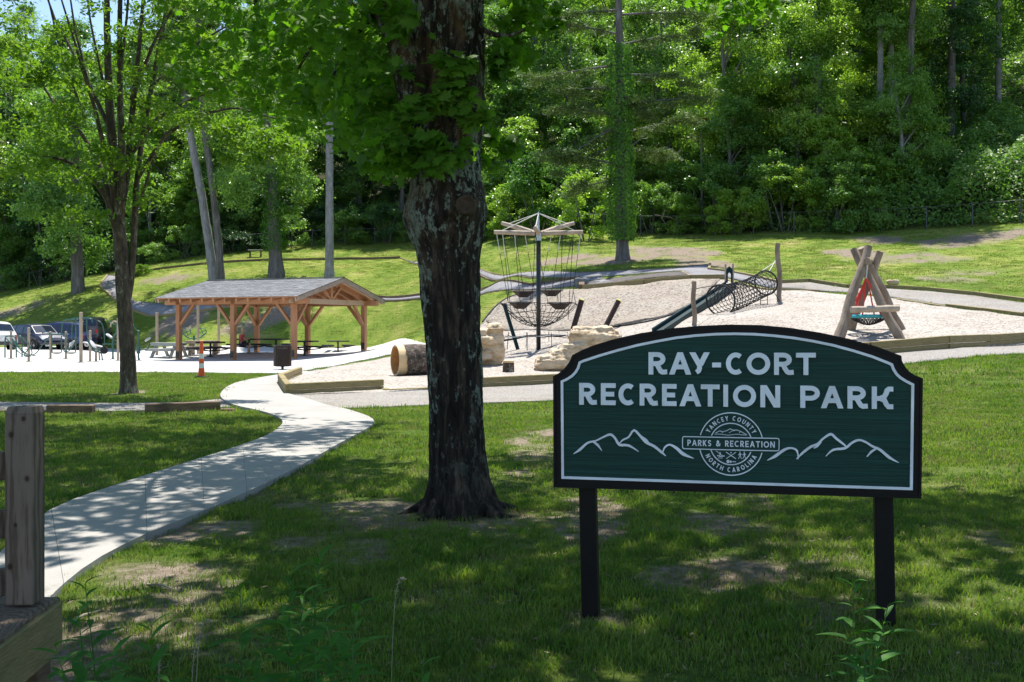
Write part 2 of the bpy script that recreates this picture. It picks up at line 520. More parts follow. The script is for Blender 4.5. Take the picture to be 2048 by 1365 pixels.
def G(px, py, zmin=3.0):
    """the point of the ground that the photograph shows at (px, py)"""
    zs = _ZS[_ZS >= zmin]
    x = (px - CX) / F * zs
    z = EH - (py - HY) / F * zs
    d = z - H(x, zs)
    k = np.where(d < 0)[0]
    if len(k) == 0: return W(px, py, 120)
    k = k[0]
    if k == 0: Z = zs[0]
    else: Z = zs[k - 1] + (zs[k] - zs[k - 1]) * d[k - 1] / (d[k - 1] - d[k])
    X = (px - CX) / F * Z
    return Vector((X, Z, h1(X, Z)))
def P(px, Z, dz=0.0):
    X = (px - CX) / F * Z
    return Vector((X, Z, h1(X, Z) + dz))
# ------------------------------------------------------------------ ground mesh
def inside(poly, x, y):
    x = np.asarray(x, float); y = np.asarray(y, float)
    r = np.zeros(x.shape, bool)
    n = len(poly)
    for i in range(n):
        x1, y1 = poly[i][0], poly[i][1]
        x2, y2 = poly[(i + 1) % n][0], poly[(i + 1) % n][1]
        if y1 == y2: continue
        c = ((y1 > y) != (y2 > y)) & (x < (x2 - x1) * (y - y1) / (y2 - y1) + x1)
        r ^= c
    return r

def smooth(pts, it=2, closed=False):
    pts = [Vector(p) for p in pts]
    for _ in range(it):
        q = []
        n = len(pts)
        rng = range(n) if closed else range(n - 1)
        if not closed: q.append(pts[0])
        for i in rng:
            a, b = pts[i], pts[(i + 1) % n]
            q += [a * .75 + b * .25, a * .25 + b * .75]
        if not closed: q.append(pts[-1])
        pts = q
    return pts

def GP(l): return [G(*t) for t in l]

path_left = [(-260, 1330), (-60, 1180), (85, 1032), (200, 990), (300, 957), (400, 925), (480, 899), (530, 880), (557, 863), (568, 850), (556, 838), (520, 826), (462, 815), (437, 797), (447, 780), (480, 765), (556, 752), (600, 744)]
path_right = [(-60, 1420), (60, 1262), (95, 1215), (130, 1180), (180, 1140), (232, 1110), (300, 1076), (380, 1045), (440, 1019), (500, 992), (560, 962), (620, 930), (680, 893), (722, 871), (745, 857), (750, 847), (738, 838), (712, 829), (690, 822), (650, 815), (600, 797), (572, 790), (562, 778), (575, 762), (640, 748)]
PL = smooth(GP(path_left), 2)
PR = smooth(GP(path_right), 2)
path_poly = [(p.x, p.y) for p in PL] + [(p.x, p.y) for p in PR[::-1]]

def V2(l): return [(p.x, p.y) for p in l]
plaza_poly = V2(GP([(0, 746), (200, 746), (400, 747), (560, 749), (600, 745), (700, 726), (775, 711), (860, 699), (900, 690), (850, 688), (725, 692), (600, 693), (400, 694), (200, 695), (0, 696)])) + [(-52, 76), (-60, 60), (-60, 38), (-30, 37)]
grav_pts = [(560, 765), (600, 749), (700, 730), (775, 716), (850, 703), (905, 692), (950, 660), (985, 622), (1025, 592), (1080, 580), (1167, 579), (1290, 569), (1382, 560), (1450, 560), (1500, 576), (1540, 583), (1600, 583), (1731, 594), (1787, 600), (1893, 617), (2048, 636), (2200, 655), (2300, 670), (2048, 692), (1890, 699), (1740, 712), (1500, 734), (1300, 752), (1110, 768), (960, 776), (770, 786), (577, 792)]
grav_poly = V2(GP(grav_pts))
dust_poly = V2(GP([(574, 791), (770, 785), (960, 775), (1110, 767), (1300, 751), (1500, 733), (1740, 711), (1890, 698), (2048, 690), (2300, 668), (2500, 700), (2048, 709), (1890, 721), (1740, 738), (1500, 764), (1300, 788), (1110, 802), (960, 808), (850, 813), (700, 818), (640, 822), (590, 806)]))
left_dust = V2(GP([(-300, 800), (0, 806), (100, 807), (250, 808), (380, 806), (440, 800), (462, 816), (380, 821), (200, 825), (0, 827), (-300, 829)]))
right_path = V2(GP([(1540, 570), (1619, 566), (1694, 578), (1778, 579), (1858, 584), (1951, 593), (2048, 607), (2300, 640), (2300, 665), (2048, 630), (1893, 612), (1787, 596), (1731, 589), (1600, 579), (1535, 576)]))
low_path = V2(GP([(745, 594), (850, 590), (960, 583), (1060, 573), (1160, 559), (1200, 556), (1230, 566), (1165, 571), (1060, 581), (960, 590), (850, 596), (745, 599)]))
up_path = V2(GP([(800, 516), (850, 525), (960, 540), (1060, 546), (1160, 547), (1347, 539), (1420, 530), (1425, 541), (1453, 545), (1511, 556), (1558, 569), (1540, 578), (1450, 556), (1382, 556), (1364, 543), (1160, 556), (1060, 555), (960, 549), (850, 534), (818, 524)]))
bed_poly = V2(GP([(1172, 563), (1364, 545), (1378, 553), (1172, 574)]))
left_path = V2(GP([(215, 552), (240, 553), (246, 575), (270, 604), (345, 612), (440, 606), (560, 600), (745, 594), (745, 599), (560, 609), (430, 618), (345, 630), (300, 633), (270, 622), (225, 596), (200, 574)]))
SHEETS = [path_poly, plaza_poly, grav_poly, dust_poly, left_dust, right_path, low_path, up_path, bed_poly, left_path]

ys = [-12.0]
while ys[-1] < 262:
    y = ys[-1]
    ys.append(y + (0.5 if y < 2.5 else max(.11, .014 * y)))
ys = np.array(ys)
ts = np.linspace(-1, 1, 281)
def xrow(y):
    w = max(8.0, y * .62 + 5)
    e = 130.0
    t = ts
    a = np.abs(t)
    return np.sign(t) * np.where(a < .86, a / .86 * w, w + ((a - .86) / .14) ** 1.6 * max(e - w, 5))
GX = np.stack([xrow(y) for y in ys])
GY = np.repeat(ys[:, None], len(ts), 1)
GZ = H(GX, GY)
GZ += (fbm(GX * 1.3, GY * 1.3, 0, 5, 3) - .5) * .05 * np.clip(1.6 - GY / 30, .3, 1)
# bare earth: traced patches plus noise
dirt = np.zeros(GX.shape)
WN = fbm(GX * 1.1, GY * 1.1, 0, 77, 5) if True else 0
WN = np.where(GY > 25, fbm(GX * .35, GY * .35, 0, 78, 5), WN)
for px, py, rx, ry, st in [(905, 1030, 260, 34, .75), (1060, 905, 75, 50, .75), (1090, 870, 60, 16, .7), (520, 1000, 130, 26, .6), (700, 960, 150, 22, .5), (430, 1060, 120, 22, .5), (720, 1110, 70, 30, .55),
                           (250, 1200, 210, 65, .6), (120, 1300, 200, 90, .7), (1180, 1040, 90, 45, .8), (1420, 1050, 90, 25, .5), (1430, 1150, 140, 30, .5), (1500, 1010, 60, 22, .5), (1960, 1070, 90, 40, .5),
                           (1180, 1240, 80, 18, .7), (900, 1200, 160, 30, .35), (1700, 1090, 80, 20, .4), (600, 1080, 60, 16, .5), (760, 1010, 110, 16, .5),
                           (255, 787, 26, 6, .7), (1240, 522, 90, 9, .8), (1400, 528, 70, 10, .9), (1330, 505, 120, 14, .5), (1120, 520, 90, 9, .55), (1700, 508, 60, 14, .8), (1930, 480, 120, 14, .5), (2030, 465, 80, 10, .8),
                           (1750, 480, 60, 10, .5), (1900, 560, 60, 8, .35), (560, 632, 60, 30, .5), (500, 660, 60, 20, .4), (380, 640, 70, 25, .75), (1960, 545, 90, 8, .3), (350, 556, 60, 9, .5), (30, 620, 60, 12, .4), (1800, 520, 150, 12, .35)]:
    g = G(px, py)
    k = F / g.y
    ax = rx / k
    ay = abs(G(px, py - ry).y - G(px, py + ry).y) / 2 + .05
    d = ((GX - g.x) / ax) ** 2 + ((GY - g.y) / ay) ** 2 + (WN - .5) * 2.6
    dirt = np.maximum(dirt, st * np.clip(1.3 - d, 0, 1))
n1 = fbm(GX * .55, GY * .55, 0, 11, 5)
n2 = fbm(GX * 2.6, GY * 2.6, 0, 23, 4)
n3 = fbm(GX * .16, GY * .16, 0, 31, 3)
near = np.clip((13 - GY) / 4, 0, 1)
dirt = dirt * np.where(GY > 25, 1.7, 1.0)
base = np.clip((n1 - .56) * 3.4, 0, 1) * (.35 + .55 * near) + near * .14
D = np.clip(dirt * (.25 + 1.5 * n2) + base * (0.3 + 1.1 * n2), 0, 1)
D = np.clip((D - .16) * 1.3, 0, 1)
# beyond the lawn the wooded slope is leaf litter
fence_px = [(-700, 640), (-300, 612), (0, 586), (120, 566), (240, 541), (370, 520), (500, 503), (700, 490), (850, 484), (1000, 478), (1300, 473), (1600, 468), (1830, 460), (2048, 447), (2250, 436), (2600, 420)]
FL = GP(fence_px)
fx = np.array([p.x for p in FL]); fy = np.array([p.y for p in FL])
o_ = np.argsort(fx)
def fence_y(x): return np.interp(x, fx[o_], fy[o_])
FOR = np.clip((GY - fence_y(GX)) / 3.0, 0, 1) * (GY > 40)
nr, nc = GX.shape
idx = np.arange(nr * nc).reshape(nr, nc)
Q = np.stack([idx[:-1, :-1], idx[:-1, 1:], idx[1:, 1:], idx[1:, :-1]], -1).reshape(-1, 4)
SHM = np.zeros(GX.shape, bool)
for s in SHEETS: SHM |= inside(s, GX, GY)
GZ = np.where(SHM, GZ - .03, GZ)
gm, nt, out = new_mat('ground')
p = nt.nodes.new('ShaderNodeBsdfPrincipled')
pos = coord(nt, 'Position')
at = nt.nodes.new('ShaderNodeAttribute'); at.attribute_name = 'dirt'
af = nt.nodes.new('ShaderNodeAttribute'); af.attribute_name = 'litter'
nA = noise(nt, pos, .35, 5, .6)
nB = noise(nt, pos, 9, 6, .7)
nC = noise(nt, pos, 45, 3, .7)
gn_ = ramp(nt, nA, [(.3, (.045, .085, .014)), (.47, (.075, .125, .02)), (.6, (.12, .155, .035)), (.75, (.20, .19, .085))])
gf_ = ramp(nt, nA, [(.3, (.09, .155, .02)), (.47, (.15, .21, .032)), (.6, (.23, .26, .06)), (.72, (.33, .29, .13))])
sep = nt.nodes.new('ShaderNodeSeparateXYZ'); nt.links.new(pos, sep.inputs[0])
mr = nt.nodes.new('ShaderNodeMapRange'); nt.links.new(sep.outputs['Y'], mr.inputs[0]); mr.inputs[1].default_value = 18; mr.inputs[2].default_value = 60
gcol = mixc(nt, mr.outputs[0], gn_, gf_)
gcol = mixc(nt, .55, gcol, ramp(nt, nB, [(.32, (.25, .32, .22)), (.5, (.75, .78, .6)), (.68, (1.6, 1.5, 1.35))]), 'MULTIPLY')
dcol = ramp(nt, nB, [(.3, (.13, .10, .075)), (.5, (.22, .175, .135)), (.7, (.33, .28, .22))])
dcol = mixc(nt, .5, dcol, ramp(nt, nC, [(.3, (.55, .55, .55)), (.7, (1.25, 1.25, 1.25))]), 'MULTIPLY')
ma = nt.nodes.new('ShaderNodeMath'); ma.operation = 'MULTIPLY_ADD'
nt.links.new(nB, ma.inputs[0]); ma.inputs[1].default_value = 1.3; ma.inputs[2].default_value = -.65
mb_ = nt.nodes.new('ShaderNodeMath'); mb_.operation = 'ADD'
nt.links.new(ma.outputs[0], mb_.inputs[0]); nt.links.new(at.outputs['Fac'], mb_.inputs[1])
mask = ramp(nt, mb_.outputs[0], [(.2, (0, 0, 0)), (.85, (1, 1, 1))])
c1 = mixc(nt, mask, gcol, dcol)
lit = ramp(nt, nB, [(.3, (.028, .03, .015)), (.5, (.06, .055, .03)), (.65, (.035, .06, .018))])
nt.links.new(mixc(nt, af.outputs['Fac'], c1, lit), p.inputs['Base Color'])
p.inputs['Roughness'].default_value = .95
p.inputs['Specular IOR Level'].default_value = .1
b = nt.nodes.new('ShaderNodeBump'); b.inputs['Strength'].default_value = .8; b.inputs['Distance'].default_value = .04
nt.links.new(noise(nt, pos, 22, 6, .75), b.inputs['Height'])
nt.links.new(b.outputs[0], p.inputs['Normal'])
nt.links.new(p.outputs[0], out.inputs[0])
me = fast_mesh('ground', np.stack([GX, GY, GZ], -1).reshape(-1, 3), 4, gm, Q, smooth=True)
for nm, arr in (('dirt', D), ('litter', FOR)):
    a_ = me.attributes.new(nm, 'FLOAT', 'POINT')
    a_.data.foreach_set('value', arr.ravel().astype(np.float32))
ground = link(bpy.data.objects.new('ground', me))
ground['kind'] = 'structure'

def GZI(x, y):
    """height of the ground MESH"""
    x = np.asarray(x, float); y = np.asarray(y, float)
    return H(x, y)

# ------------------------------------------------------------------ sheets laid on the ground
def resample(poly, step):
    out = []
    n = len(poly)
    for i in range(n):
        a, b = Vector(poly[i]), Vector(poly[(i + 1) % n])
        L = (b - a).length
        k = max(1, int(L / step))
        for j in range(k): out.append(a + (b - a) * (j / k))
    return out

def sheet(name, poly, m, lift, skirt=.12, step=.5, bump=0.0, seed=1, parent=None, kind='structure'):
    poly = [Vector(q) for q in poly]
    bd = resample(poly, step)
    xs = [q.x for q in bd]; yy = [q.y for q in bd]
    gx, gy = np.meshgrid(np.arange(min(xs), max(xs), step), np.arange(min(yy), max(yy), step))
    gx = gx.ravel() + NR.uniform(-.1, .1, gx.size) * step; gy = gy.ravel() + NR.uniform(-.1, .1, gy.size) * step
    k = inside([(q.x, q.y) for q in bd], gx, gy)
    gx, gy = gx[k], gy[k]
    bp = np.array([(q.x, q.y) for q in bd])
    if len(gx):
        keep = np.ones(len(gx), bool)
        for i in range(0, len(gx), 4000):
            d = ((gx[i:i+4000, None] - bp[None, :, 0]) ** 2 + (gy[i:i+4000, None] - bp[None, :, 1]) ** 2).min(1)
            keep[i:i+4000] = d > (step * .4) ** 2
        gx, gy = gx[keep], gy[keep]
    pts = [Vector((q.x, q.y)) for q in bd] + [Vector((a, b)) for a, b in zip(gx, gy)]
    n = len(bd)
    vo, eo, fo, *_ = delaunay_2d_cdt(pts, [], [list(range(n))], 1, 1e-4)
    X = np.array([v.x for v in vo]); Y = np.array([v.y for v in vo])
    Z = H(X, Y) + lift
    if bump: Z += (fbm(X * 1.1, Y * 1.1, 0, seed, 4) - .5) * bump
    mb = MB()
    mb.add(list(zip(X, Y, Z)), [tuple(f) for f in fo])
    ec = {}
    for f in fo:
        for i in range(len(f)):
            e = (f[i], f[(i + 1) % len(f)])
            ec[tuple(sorted(e))] = ec.get(tuple(sorted(e)), []) + [e]
    base = len(mb.v)
    low = {}
    for e, l in ec.items():
        if len(l) == 1:
            for q in e:
                if q not in low:
                    low[q] = len(mb.v)
                    mb.v.append((X[q], Y[q], Z[q] - skirt - lift))
            a, b = l[0]
            mb.f.append((b, a, low[a], low[b]))
    o = mb.build(name, m, parent)
    for pl in o.data.polygons: pl.use_smooth = pl.normal.z > .5
    if kind: o['kind'] = kind
    return o

def concrete(name, c, joint=None):
    m, nt, out = new_mat(name)
    p = nt.nodes.new('ShaderNodeBsdfPrincipled')
    pos = coord(nt, 'Position')
    a = ramp(nt, noise(nt, pos, .9, 6, .65), [(.3, tuple(x * .86 for x in c)), (.7, tuple(x * 1.1 for x in c))])
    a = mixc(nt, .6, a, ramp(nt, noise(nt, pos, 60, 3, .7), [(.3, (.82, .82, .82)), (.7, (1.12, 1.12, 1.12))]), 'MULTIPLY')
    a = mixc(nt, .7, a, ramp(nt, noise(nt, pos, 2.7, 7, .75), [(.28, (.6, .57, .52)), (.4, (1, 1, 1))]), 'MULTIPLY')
    nt.links.new(a, p.inputs['Base Color'])
    p.inputs['Roughness'].default_value = .9
    b = nt.nodes.new('ShaderNodeBump'); b.inputs['Strength'].default_value = .25; b.inputs['Distance'].default_value = .01
    nt.links.new(noise(nt, pos, 80, 4), b.inputs['Height'])
    nt.links.new(b.outputs[0], p.inputs['Normal'])
    nt.links.new(p.outputs[0], out.inputs[0])
    return m
def gravel(name, c, sc=14, dark=.55):
    m, nt, out = new_mat(name)
    p = nt.nodes.new('ShaderNodeBsdfPrincipled')
    pos = coord(nt, 'Position')
    v = nt.nodes.new('ShaderNodeTexVoronoi'); v.inputs['Scale'].default_value = sc
    nt.links.new(pos, v.inputs['Vector'])
    a = ramp(nt, v.outputs['Color'], [(.1, tuple(x * dark for x in c)), (.45, c), (.9, tuple(min(.85, x * 1.25) for x in c))])
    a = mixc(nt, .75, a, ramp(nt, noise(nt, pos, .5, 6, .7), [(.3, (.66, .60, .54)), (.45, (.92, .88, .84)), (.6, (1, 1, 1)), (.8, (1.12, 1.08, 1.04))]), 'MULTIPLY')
    nt.links.new(a, p.inputs['Base Color'])
    p.inputs['Roughness'].default_value = .95
    b = nt.nodes.new('ShaderNodeBump'); b.inputs['Strength'].default_value = 1.0; b.inputs['Distance'].default_value = .04
    nt.links.new(v.outputs['Distance'], b.inputs['Height'])
    nt.links.new(b.outputs[0], p.inputs['Normal'])
    nt.links.new(p.outputs[0], out.inputs[0])
    return m
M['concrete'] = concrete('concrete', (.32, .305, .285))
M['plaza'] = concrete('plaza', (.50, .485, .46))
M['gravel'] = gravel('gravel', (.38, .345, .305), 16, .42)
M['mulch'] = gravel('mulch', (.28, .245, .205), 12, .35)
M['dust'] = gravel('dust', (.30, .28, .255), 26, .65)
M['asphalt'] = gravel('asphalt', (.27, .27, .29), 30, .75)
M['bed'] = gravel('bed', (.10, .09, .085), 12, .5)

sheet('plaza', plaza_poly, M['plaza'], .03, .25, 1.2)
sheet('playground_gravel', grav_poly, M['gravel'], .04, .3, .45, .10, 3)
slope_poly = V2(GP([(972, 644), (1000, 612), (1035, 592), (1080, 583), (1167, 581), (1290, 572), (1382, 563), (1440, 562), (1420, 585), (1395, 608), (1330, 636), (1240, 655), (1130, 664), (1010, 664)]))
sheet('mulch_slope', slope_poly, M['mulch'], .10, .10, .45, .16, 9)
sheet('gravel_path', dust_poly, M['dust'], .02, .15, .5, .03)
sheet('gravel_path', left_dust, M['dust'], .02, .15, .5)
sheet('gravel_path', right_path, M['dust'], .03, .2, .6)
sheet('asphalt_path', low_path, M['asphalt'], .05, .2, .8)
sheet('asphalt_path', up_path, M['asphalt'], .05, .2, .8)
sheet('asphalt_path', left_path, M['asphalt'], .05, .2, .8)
sheet('planting_bed', bed_poly, M['bed'], .05, .2, .8)
# concrete walk: slabs with tooled joints, each one its own piece
walk = tag(bpy.data.objects.new('concrete_path', None), kind='structure')
link(walk)
def along(pts, n):
    d = [0]
    for a, b in zip(pts, pts[1:]): d.append(d[-1] + (b - a).length)
    out = []
    for i in range(n + 1):
        t = d[-1] * i / n
        k = min(max(np.searchsorted(d, t) - 1, 0), len(pts) - 2)
        u = (t - d[k]) / max(1e-9, d[k + 1] - d[k])
        out.append(pts[k].lerp(pts[k + 1], u))
    return out
# station correspondences between the two edges
KS = [(0, 0), (2, 3), (4, 6), (6, 9), (8, 11.5), (10.5, 14.5), (12, 18.5), (13, 20), (15, 22.3), (17, 24)]
def at_idx(l, t):
    i = int(min(t, len(l) - 1.001)); return Vector(G(*[l[i][k] + (l[i + 1][k] - l[i][k]) * (t - i) for k in (0, 1)]))
def edge_part(S, a, b):
    ia = min(range(len(S)), key=lambda i: (S[i] - a).length)
    ib = min(range(len(S)), key=lambda i: (S[i] - b).length)
    return S[ia:ib + 1]
for (l0, r0), (l1, r1) in zip(KS, KS[1:]):
    A = edge_part(PL, at_idx(path_left, l0), at_idx(path_left, l1))
    B = edge_part(PR, at_idx(path_right, r0), at_idx(path_right, r1))
    if len(A) < 2 or len(B) < 2: continue
    L = max(sum((b - a).length for a, b in zip(A, A[1:])), sum((b - a).length for a, b in zip(B, B[1:])))
    n = max(1, round(L / 1.55))
    n2 = n * 4
    A, B = along(A, n2), along(B, n2)
    for s in range(n):
        a, b = A[s * 4:s * 4 + 5], B[s * 4:s * 4 + 5]
        a[0] = a[0].lerp(a[1], .02); b[0] = b[0].lerp(b[1], .02)
        mb = MB()
        K = 5
        rows = []
        for q, w_ in zip(a, b):
            rows.append([q.lerp(w_, j / K) for j in range(K + 1)])
        allp = np.array([(v.x, v.y) for r_ in rows for v in r_])
        z = H(allp[:, 0], allp[:, 1]) + .05
        nn = len(allp)
        mb.v = [(x, y, zz) for (x, y), zz in zip(allp, z)] + [(x, y, zz - .28) for (x, y), zz in zip(allp, z)]
        for i in range(4):
            for j in range(K):
                mb.f.append((i * (K + 1) + j, i * (K + 1) + j + 1, (i + 1) * (K + 1) + j + 1, (i + 1) * (K + 1) + j))
        ring = [j for j in range(K + 1)] + [i * (K + 1) + K for i in range(1, 5)] + [4 * (K + 1) + j for j in range(K - 1, -1, -1)] + [i * (K + 1) for i in range(3, 0, -1)]
        for i in range(len(ring)):
            u, v = ring[i], ring[(i + 1) % len(ring)]
            mb.f.append((u, u + nn, v + nn, v))
        mb.build('slab', M['concrete'], walk)

# ------------------------------------------------------------------ timber edging
edge_i = 0
def edging(pts, h, w, m, label, dz=0.0, L=2.4, layers=1, lift=None):
    """a run of timbers following points on the ground; h may differ per segment"""
    pts = GP(pts) if not isinstance(pts[0], Vector) else pts
    c = pts[len(pts) // 2]
    t = thing('timber_edging', label, 'timber edging', (c.x, c.y, c.z), 0, 'timber edging along paths and playground')
    for si, (a, b) in enumerate(zip(pts, pts[1:])):
        hh = h[si] if hasattr(h, '__len__') else h
        D_ = (b - a).length
        n = max(1, round(D_ / L))
        for k in range(n):
            p0 = a.lerp(b, k / n); p1 = a.lerp(b, (k + 1) / n)
            for q in (p0, p1): q.z = h1(q.x, q.y)
            d = (p1 - p0).normalized()
            nl = layers if hh > .2 else 1
            for ly in range(nl):
                mb = MB()
                lh = hh / nl
                off = Vector((0, 0, -.06 + lh * (ly + .5) + dz)) - c
                hb = lh + (.12 if ly == 0 else -.006)
                zz = off - Vector((0, 0, .06 if ly == 0 else 0))
                jig = (k * 7 + ly * 3) % 5 * .003
                mb.beam(p0 + zz + d * .008 + Vector((0, 0, jig)), p1 + zz - d * .008 + Vector((0, 0, jig)), w, hb, bev=.012)
                mb.build('timber', m, t)
    return t
T1, T2 = M['timber'], M['timber_dark']
edging([(600, 752), (561, 768), (577, 791), (765, 781)], .34, .16, T1, 'two-high timber edging at the left corner of the playground, beside the walk', layers=2)
edging([(765, 781), (777, 784), (862, 780)], .13, .16, T1, 'low stepped-down timber edging in front of the hollow log')
edging([(862, 779), (960, 776), (1110, 768), (1300, 752)], .33, .16, T1, 'two-high timber edging in front of the climbing rocks', layers=2)
edging([(1300, 752), (1500, 734), (1740, 712), (1895, 699), (2048, 689), (2250, 672)], .42, .16, T1, 'tall timber edging to the right of the sign, below the nest swing', layers=2)
edging([(-260, 828), (0, 828), (95, 828)], .13, .15, T2, 'dark timber edging at the far left behind the fence post')
edging([(95, 828), (188, 828)], .22, .15, T2, 'raised dark timber edging left of the thin trunk')
edging([(200, 829), (284, 828)], .08, .15, T2, 'sunken timber edging piece near the thin trunk')
edging([(290, 828), (440, 822), (470, 822)], [.24, .1], .15, T2, 'dark timber edging meeting the walk at the bend')
edging([(1560, 567), (1619, 564), (1694, 576), (1778, 577), (1858, 582), (1951, 591), (2048, 604), (2250, 632)], .22, .16, T1, 'long timber edging below the right hill lawn')
edging([(1731, 593), (1787, 599), (1893, 615), (2048, 634), (2250, 662)], [.10, .12, .2, .24], .16, T1, 'timber edging between the gravel play area and the upper path')
edging([(1167, 580), (1290, 570), (1382, 561), (1450, 560)], .32, .2, T1, 'thick timber edging on top of the mulch slope by the slide')
edging([(1450, 560), (1471, 569), (1535, 582), (1600, 583), (1640, 585)], .16, .16, T1, 'timber edging behind the slide and the net tunnel')
edging([(1164, 566), (1163, 580)], .35, .3, T2, 'short dark timber edging at the left end of the slope top')
edging([(1160, 547), (1347, 539), (1420, 530)], .13, .14, T2, 'timber edging on the far side of the upper asphalt path')
edging([(1420, 530), (1418, 541), (1453, 545), (1511, 556), (1560, 568)], .2, .15, T1, 'timber edging turning down from the lawn to the slide top')
edging([(1172, 564), (1364, 544), (1380, 553)], .12, .14, T1, 'pale timber edging round the dark planting bed')
edging([(1172, 574), (1378, 554)], .12, .14, T2, 'dark timber edging on the near side of the planting bed')
edging([(745, 594), (850, 590), (960, 582), (1060, 572), (1160, 557)], .2, .14, T2, 'upper timber edging of the narrow path behind the rope carousel')
edging([(745, 600), (850, 597), (960, 591), (1060, 581), (1150, 567)], .12, .14, T2, 'lower timber edging of the narrow path behind the rope carousel')
edging([(800, 516), (850, 524), (960, 539), (1060, 545), (1160, 547)], .1, .14, T2, 'far timber edging of the upper path behind the big maple')
edging([(818, 526), (850, 536), (960, 551), (1060, 557), (1160, 558)], .1, .14, T2, 'near timber edging of the upper path behind the big maple')
edging([(270, 547), (330, 538), (400, 530), (480, 524), (600, 521), (700, 519), (800, 517)], .24, .16, T2, 'dark timber edging crossing the hill lawn behind the pavilion')
edging([(240, 553), (215, 552), (200, 574), (225, 597), (268, 623), (300, 634), (345, 631), (430, 619), (560, 610), (745, 600)], .2, .15, T1, 'curved timber edging of the asphalt path on the left hill')
# thin dark borders of the mulch slope
def border(pts, label):
    q = smooth(GP(pts), 2)
    mb = MB()
    mb.tube([p_ + Vector((0, 0, .06)) for p_ in q], .05, 6)
    tag(mb.build('border_strip', M['rubber']), label, 'border strip', 'black border strips')
border([(965, 646), (985, 620), (1010, 600), (1040, 590)], 'black border strip curving up the left side of the mulch slope')
border([(1215, 659), (1300, 647), (1345, 632), (1378, 617)], 'black border strip along the foot of the mulch slope left of the slide')
border([(965, 690), (1030, 681), (1060, 674), (1130, 674)], 'black border strip behind the left climbing rock')

# ------------------------------------------------------------------ chain-link fence along the wood
def fence(pts, label, hgt=1.6):
    c = pts[0]
    t = thing('chain_link_fence', label, 'fence', tuple(c), 0, 'chain-link fence at the edge of the wood')
    L = sum((b - a).length for a, b in zip(pts, pts[1:]))
    st = along(pts, max(1, int(L / 3.0)))
    st = [Vector((s.x, s.y, h1(s.x, s.y))) for s in st]
    for s in st:
        mb = MB(); mb.tube([s - c - Vector((0, 0, .3)), s - c + Vector((0, 0, hgt + .05))], .04, 6)
        mb.lathe([(.001, .05), (.045, .03), (.05, 0)], s - c + Vector((0, 0, hgt + .05)), 6)
        mb.build('post', M['galv'], t)
    mb = MB(); mb.tube([s - c + Vector((0, 0, hgt)) for s in st], .016, 6); mb.build('top_rail', M['galv'], t)
    mb = MB()
    for a, b in zip(st, st[1:]):
        n = 8
        for k in range(-n, n):
            for sg in (0, 1):
                x0, x1 = k / n, k / n + .5
                z0, z1 = 0.03, hgt
                if x0 < 0: z0 = z0 + (z1 - z0) * (-x0 / .5); x0 = 0
                if x1 > 1: z1 = z0 + (z1 - z0) * ((1 - x0) / (x1 - x0)); x1 = 1
                if x1 - x0 < .02 or z0 >= hgt - .02: continue
                if sg: x0, x1 = 1 - x0, 1 - x1
                p0 = a.lerp(b, x0) - c + Vector((0, 0, z0)); p1 = a.lerp(b, x1) - c + Vector((0, 0, z1))
                mb.add([p0, p1, p1 + Vector((0, 0, .005)), p0 + Vector((0, 0, .005))], [(0, 1, 2, 3)])
    mb.build('chain_link', M['galv'], t, kind='stuff')
fence(FL[1:5] + [FL[5]], 'low chain-link fence at the left edge of the hill lawn')
fence(FL[5:10], 'chain-link fence behind the pavilion at the foot of the wood')
fence(FL[9:15], 'chain-link fence at the foot of the wood behind the playground')
# ------------------------------------------------------------------ park sign
SL, SR = W(1107, 975, 5.66), W(1844, 998, 5.26)
SL.z = 0; SR.z = 0
SU = (SR - SL).normalized()
SN = Vector((SU.y, -SU.x, 0))                    # towards the viewer
def S(px, py):
    r = Vector(((px - CX) / F, 1, -(py - HY) / F))
    c = Vector((0, 0, EH))
    t = SN.dot(SL - c) / SN.dot(r)
    q = c + r * t
    return ((q - SL).dot(SU), q.z)
def SX(u, v, w): return SU * u + SN * w + Vector((0, 0, v))      # local to the sign's empty at SL
def grain_mat(name, c, relief):
    m, nt, out = new_mat(name)
    p = nt.nodes.new('ShaderNodeBsdfPrincipled')
    v = coord(nt, 'Object', (.9, .9, 60 if relief else 30))
    n = noise(nt, v, 1.6, 4, .6, .8)
    nt.links.new(ramp(nt, n, [(.35, tuple(x * .7 for x in c)), (.65, tuple(x * 1.25 for x in c))]), p.inputs['Base Color'])
    p.inputs['Roughness'].default_value = .5
    p.inputs['Specular IOR Level'].default_value = .25
    b = nt.nodes.new('ShaderNodeBump'); b.inputs['Strength'].default_value = .9 if relief else .1; b.inputs['Distance'].default_value = .004
    nt.links.new(n, b.inputs['Height'])
    nt.links.new(b.outputs[0], p.inputs['Normal'])
    nt.links.new(p.outputs[0], out.inputs[0])
    return m
M['sign_green'] = grain_mat('sign_green', (.008, .048, .038), True)
M['sign_black'] = mk('sign_black', (.008, .006, .007), 8, rough=.5, bump=.05, spec=.2)
M['sign_white'] = mk('sign_white', (.82, .85, .90), 8, rough=.5, bump=.03)
sign = thing('park_sign', 'dark green carved park name sign with white letters on two black posts', 'sign', tuple(SL))

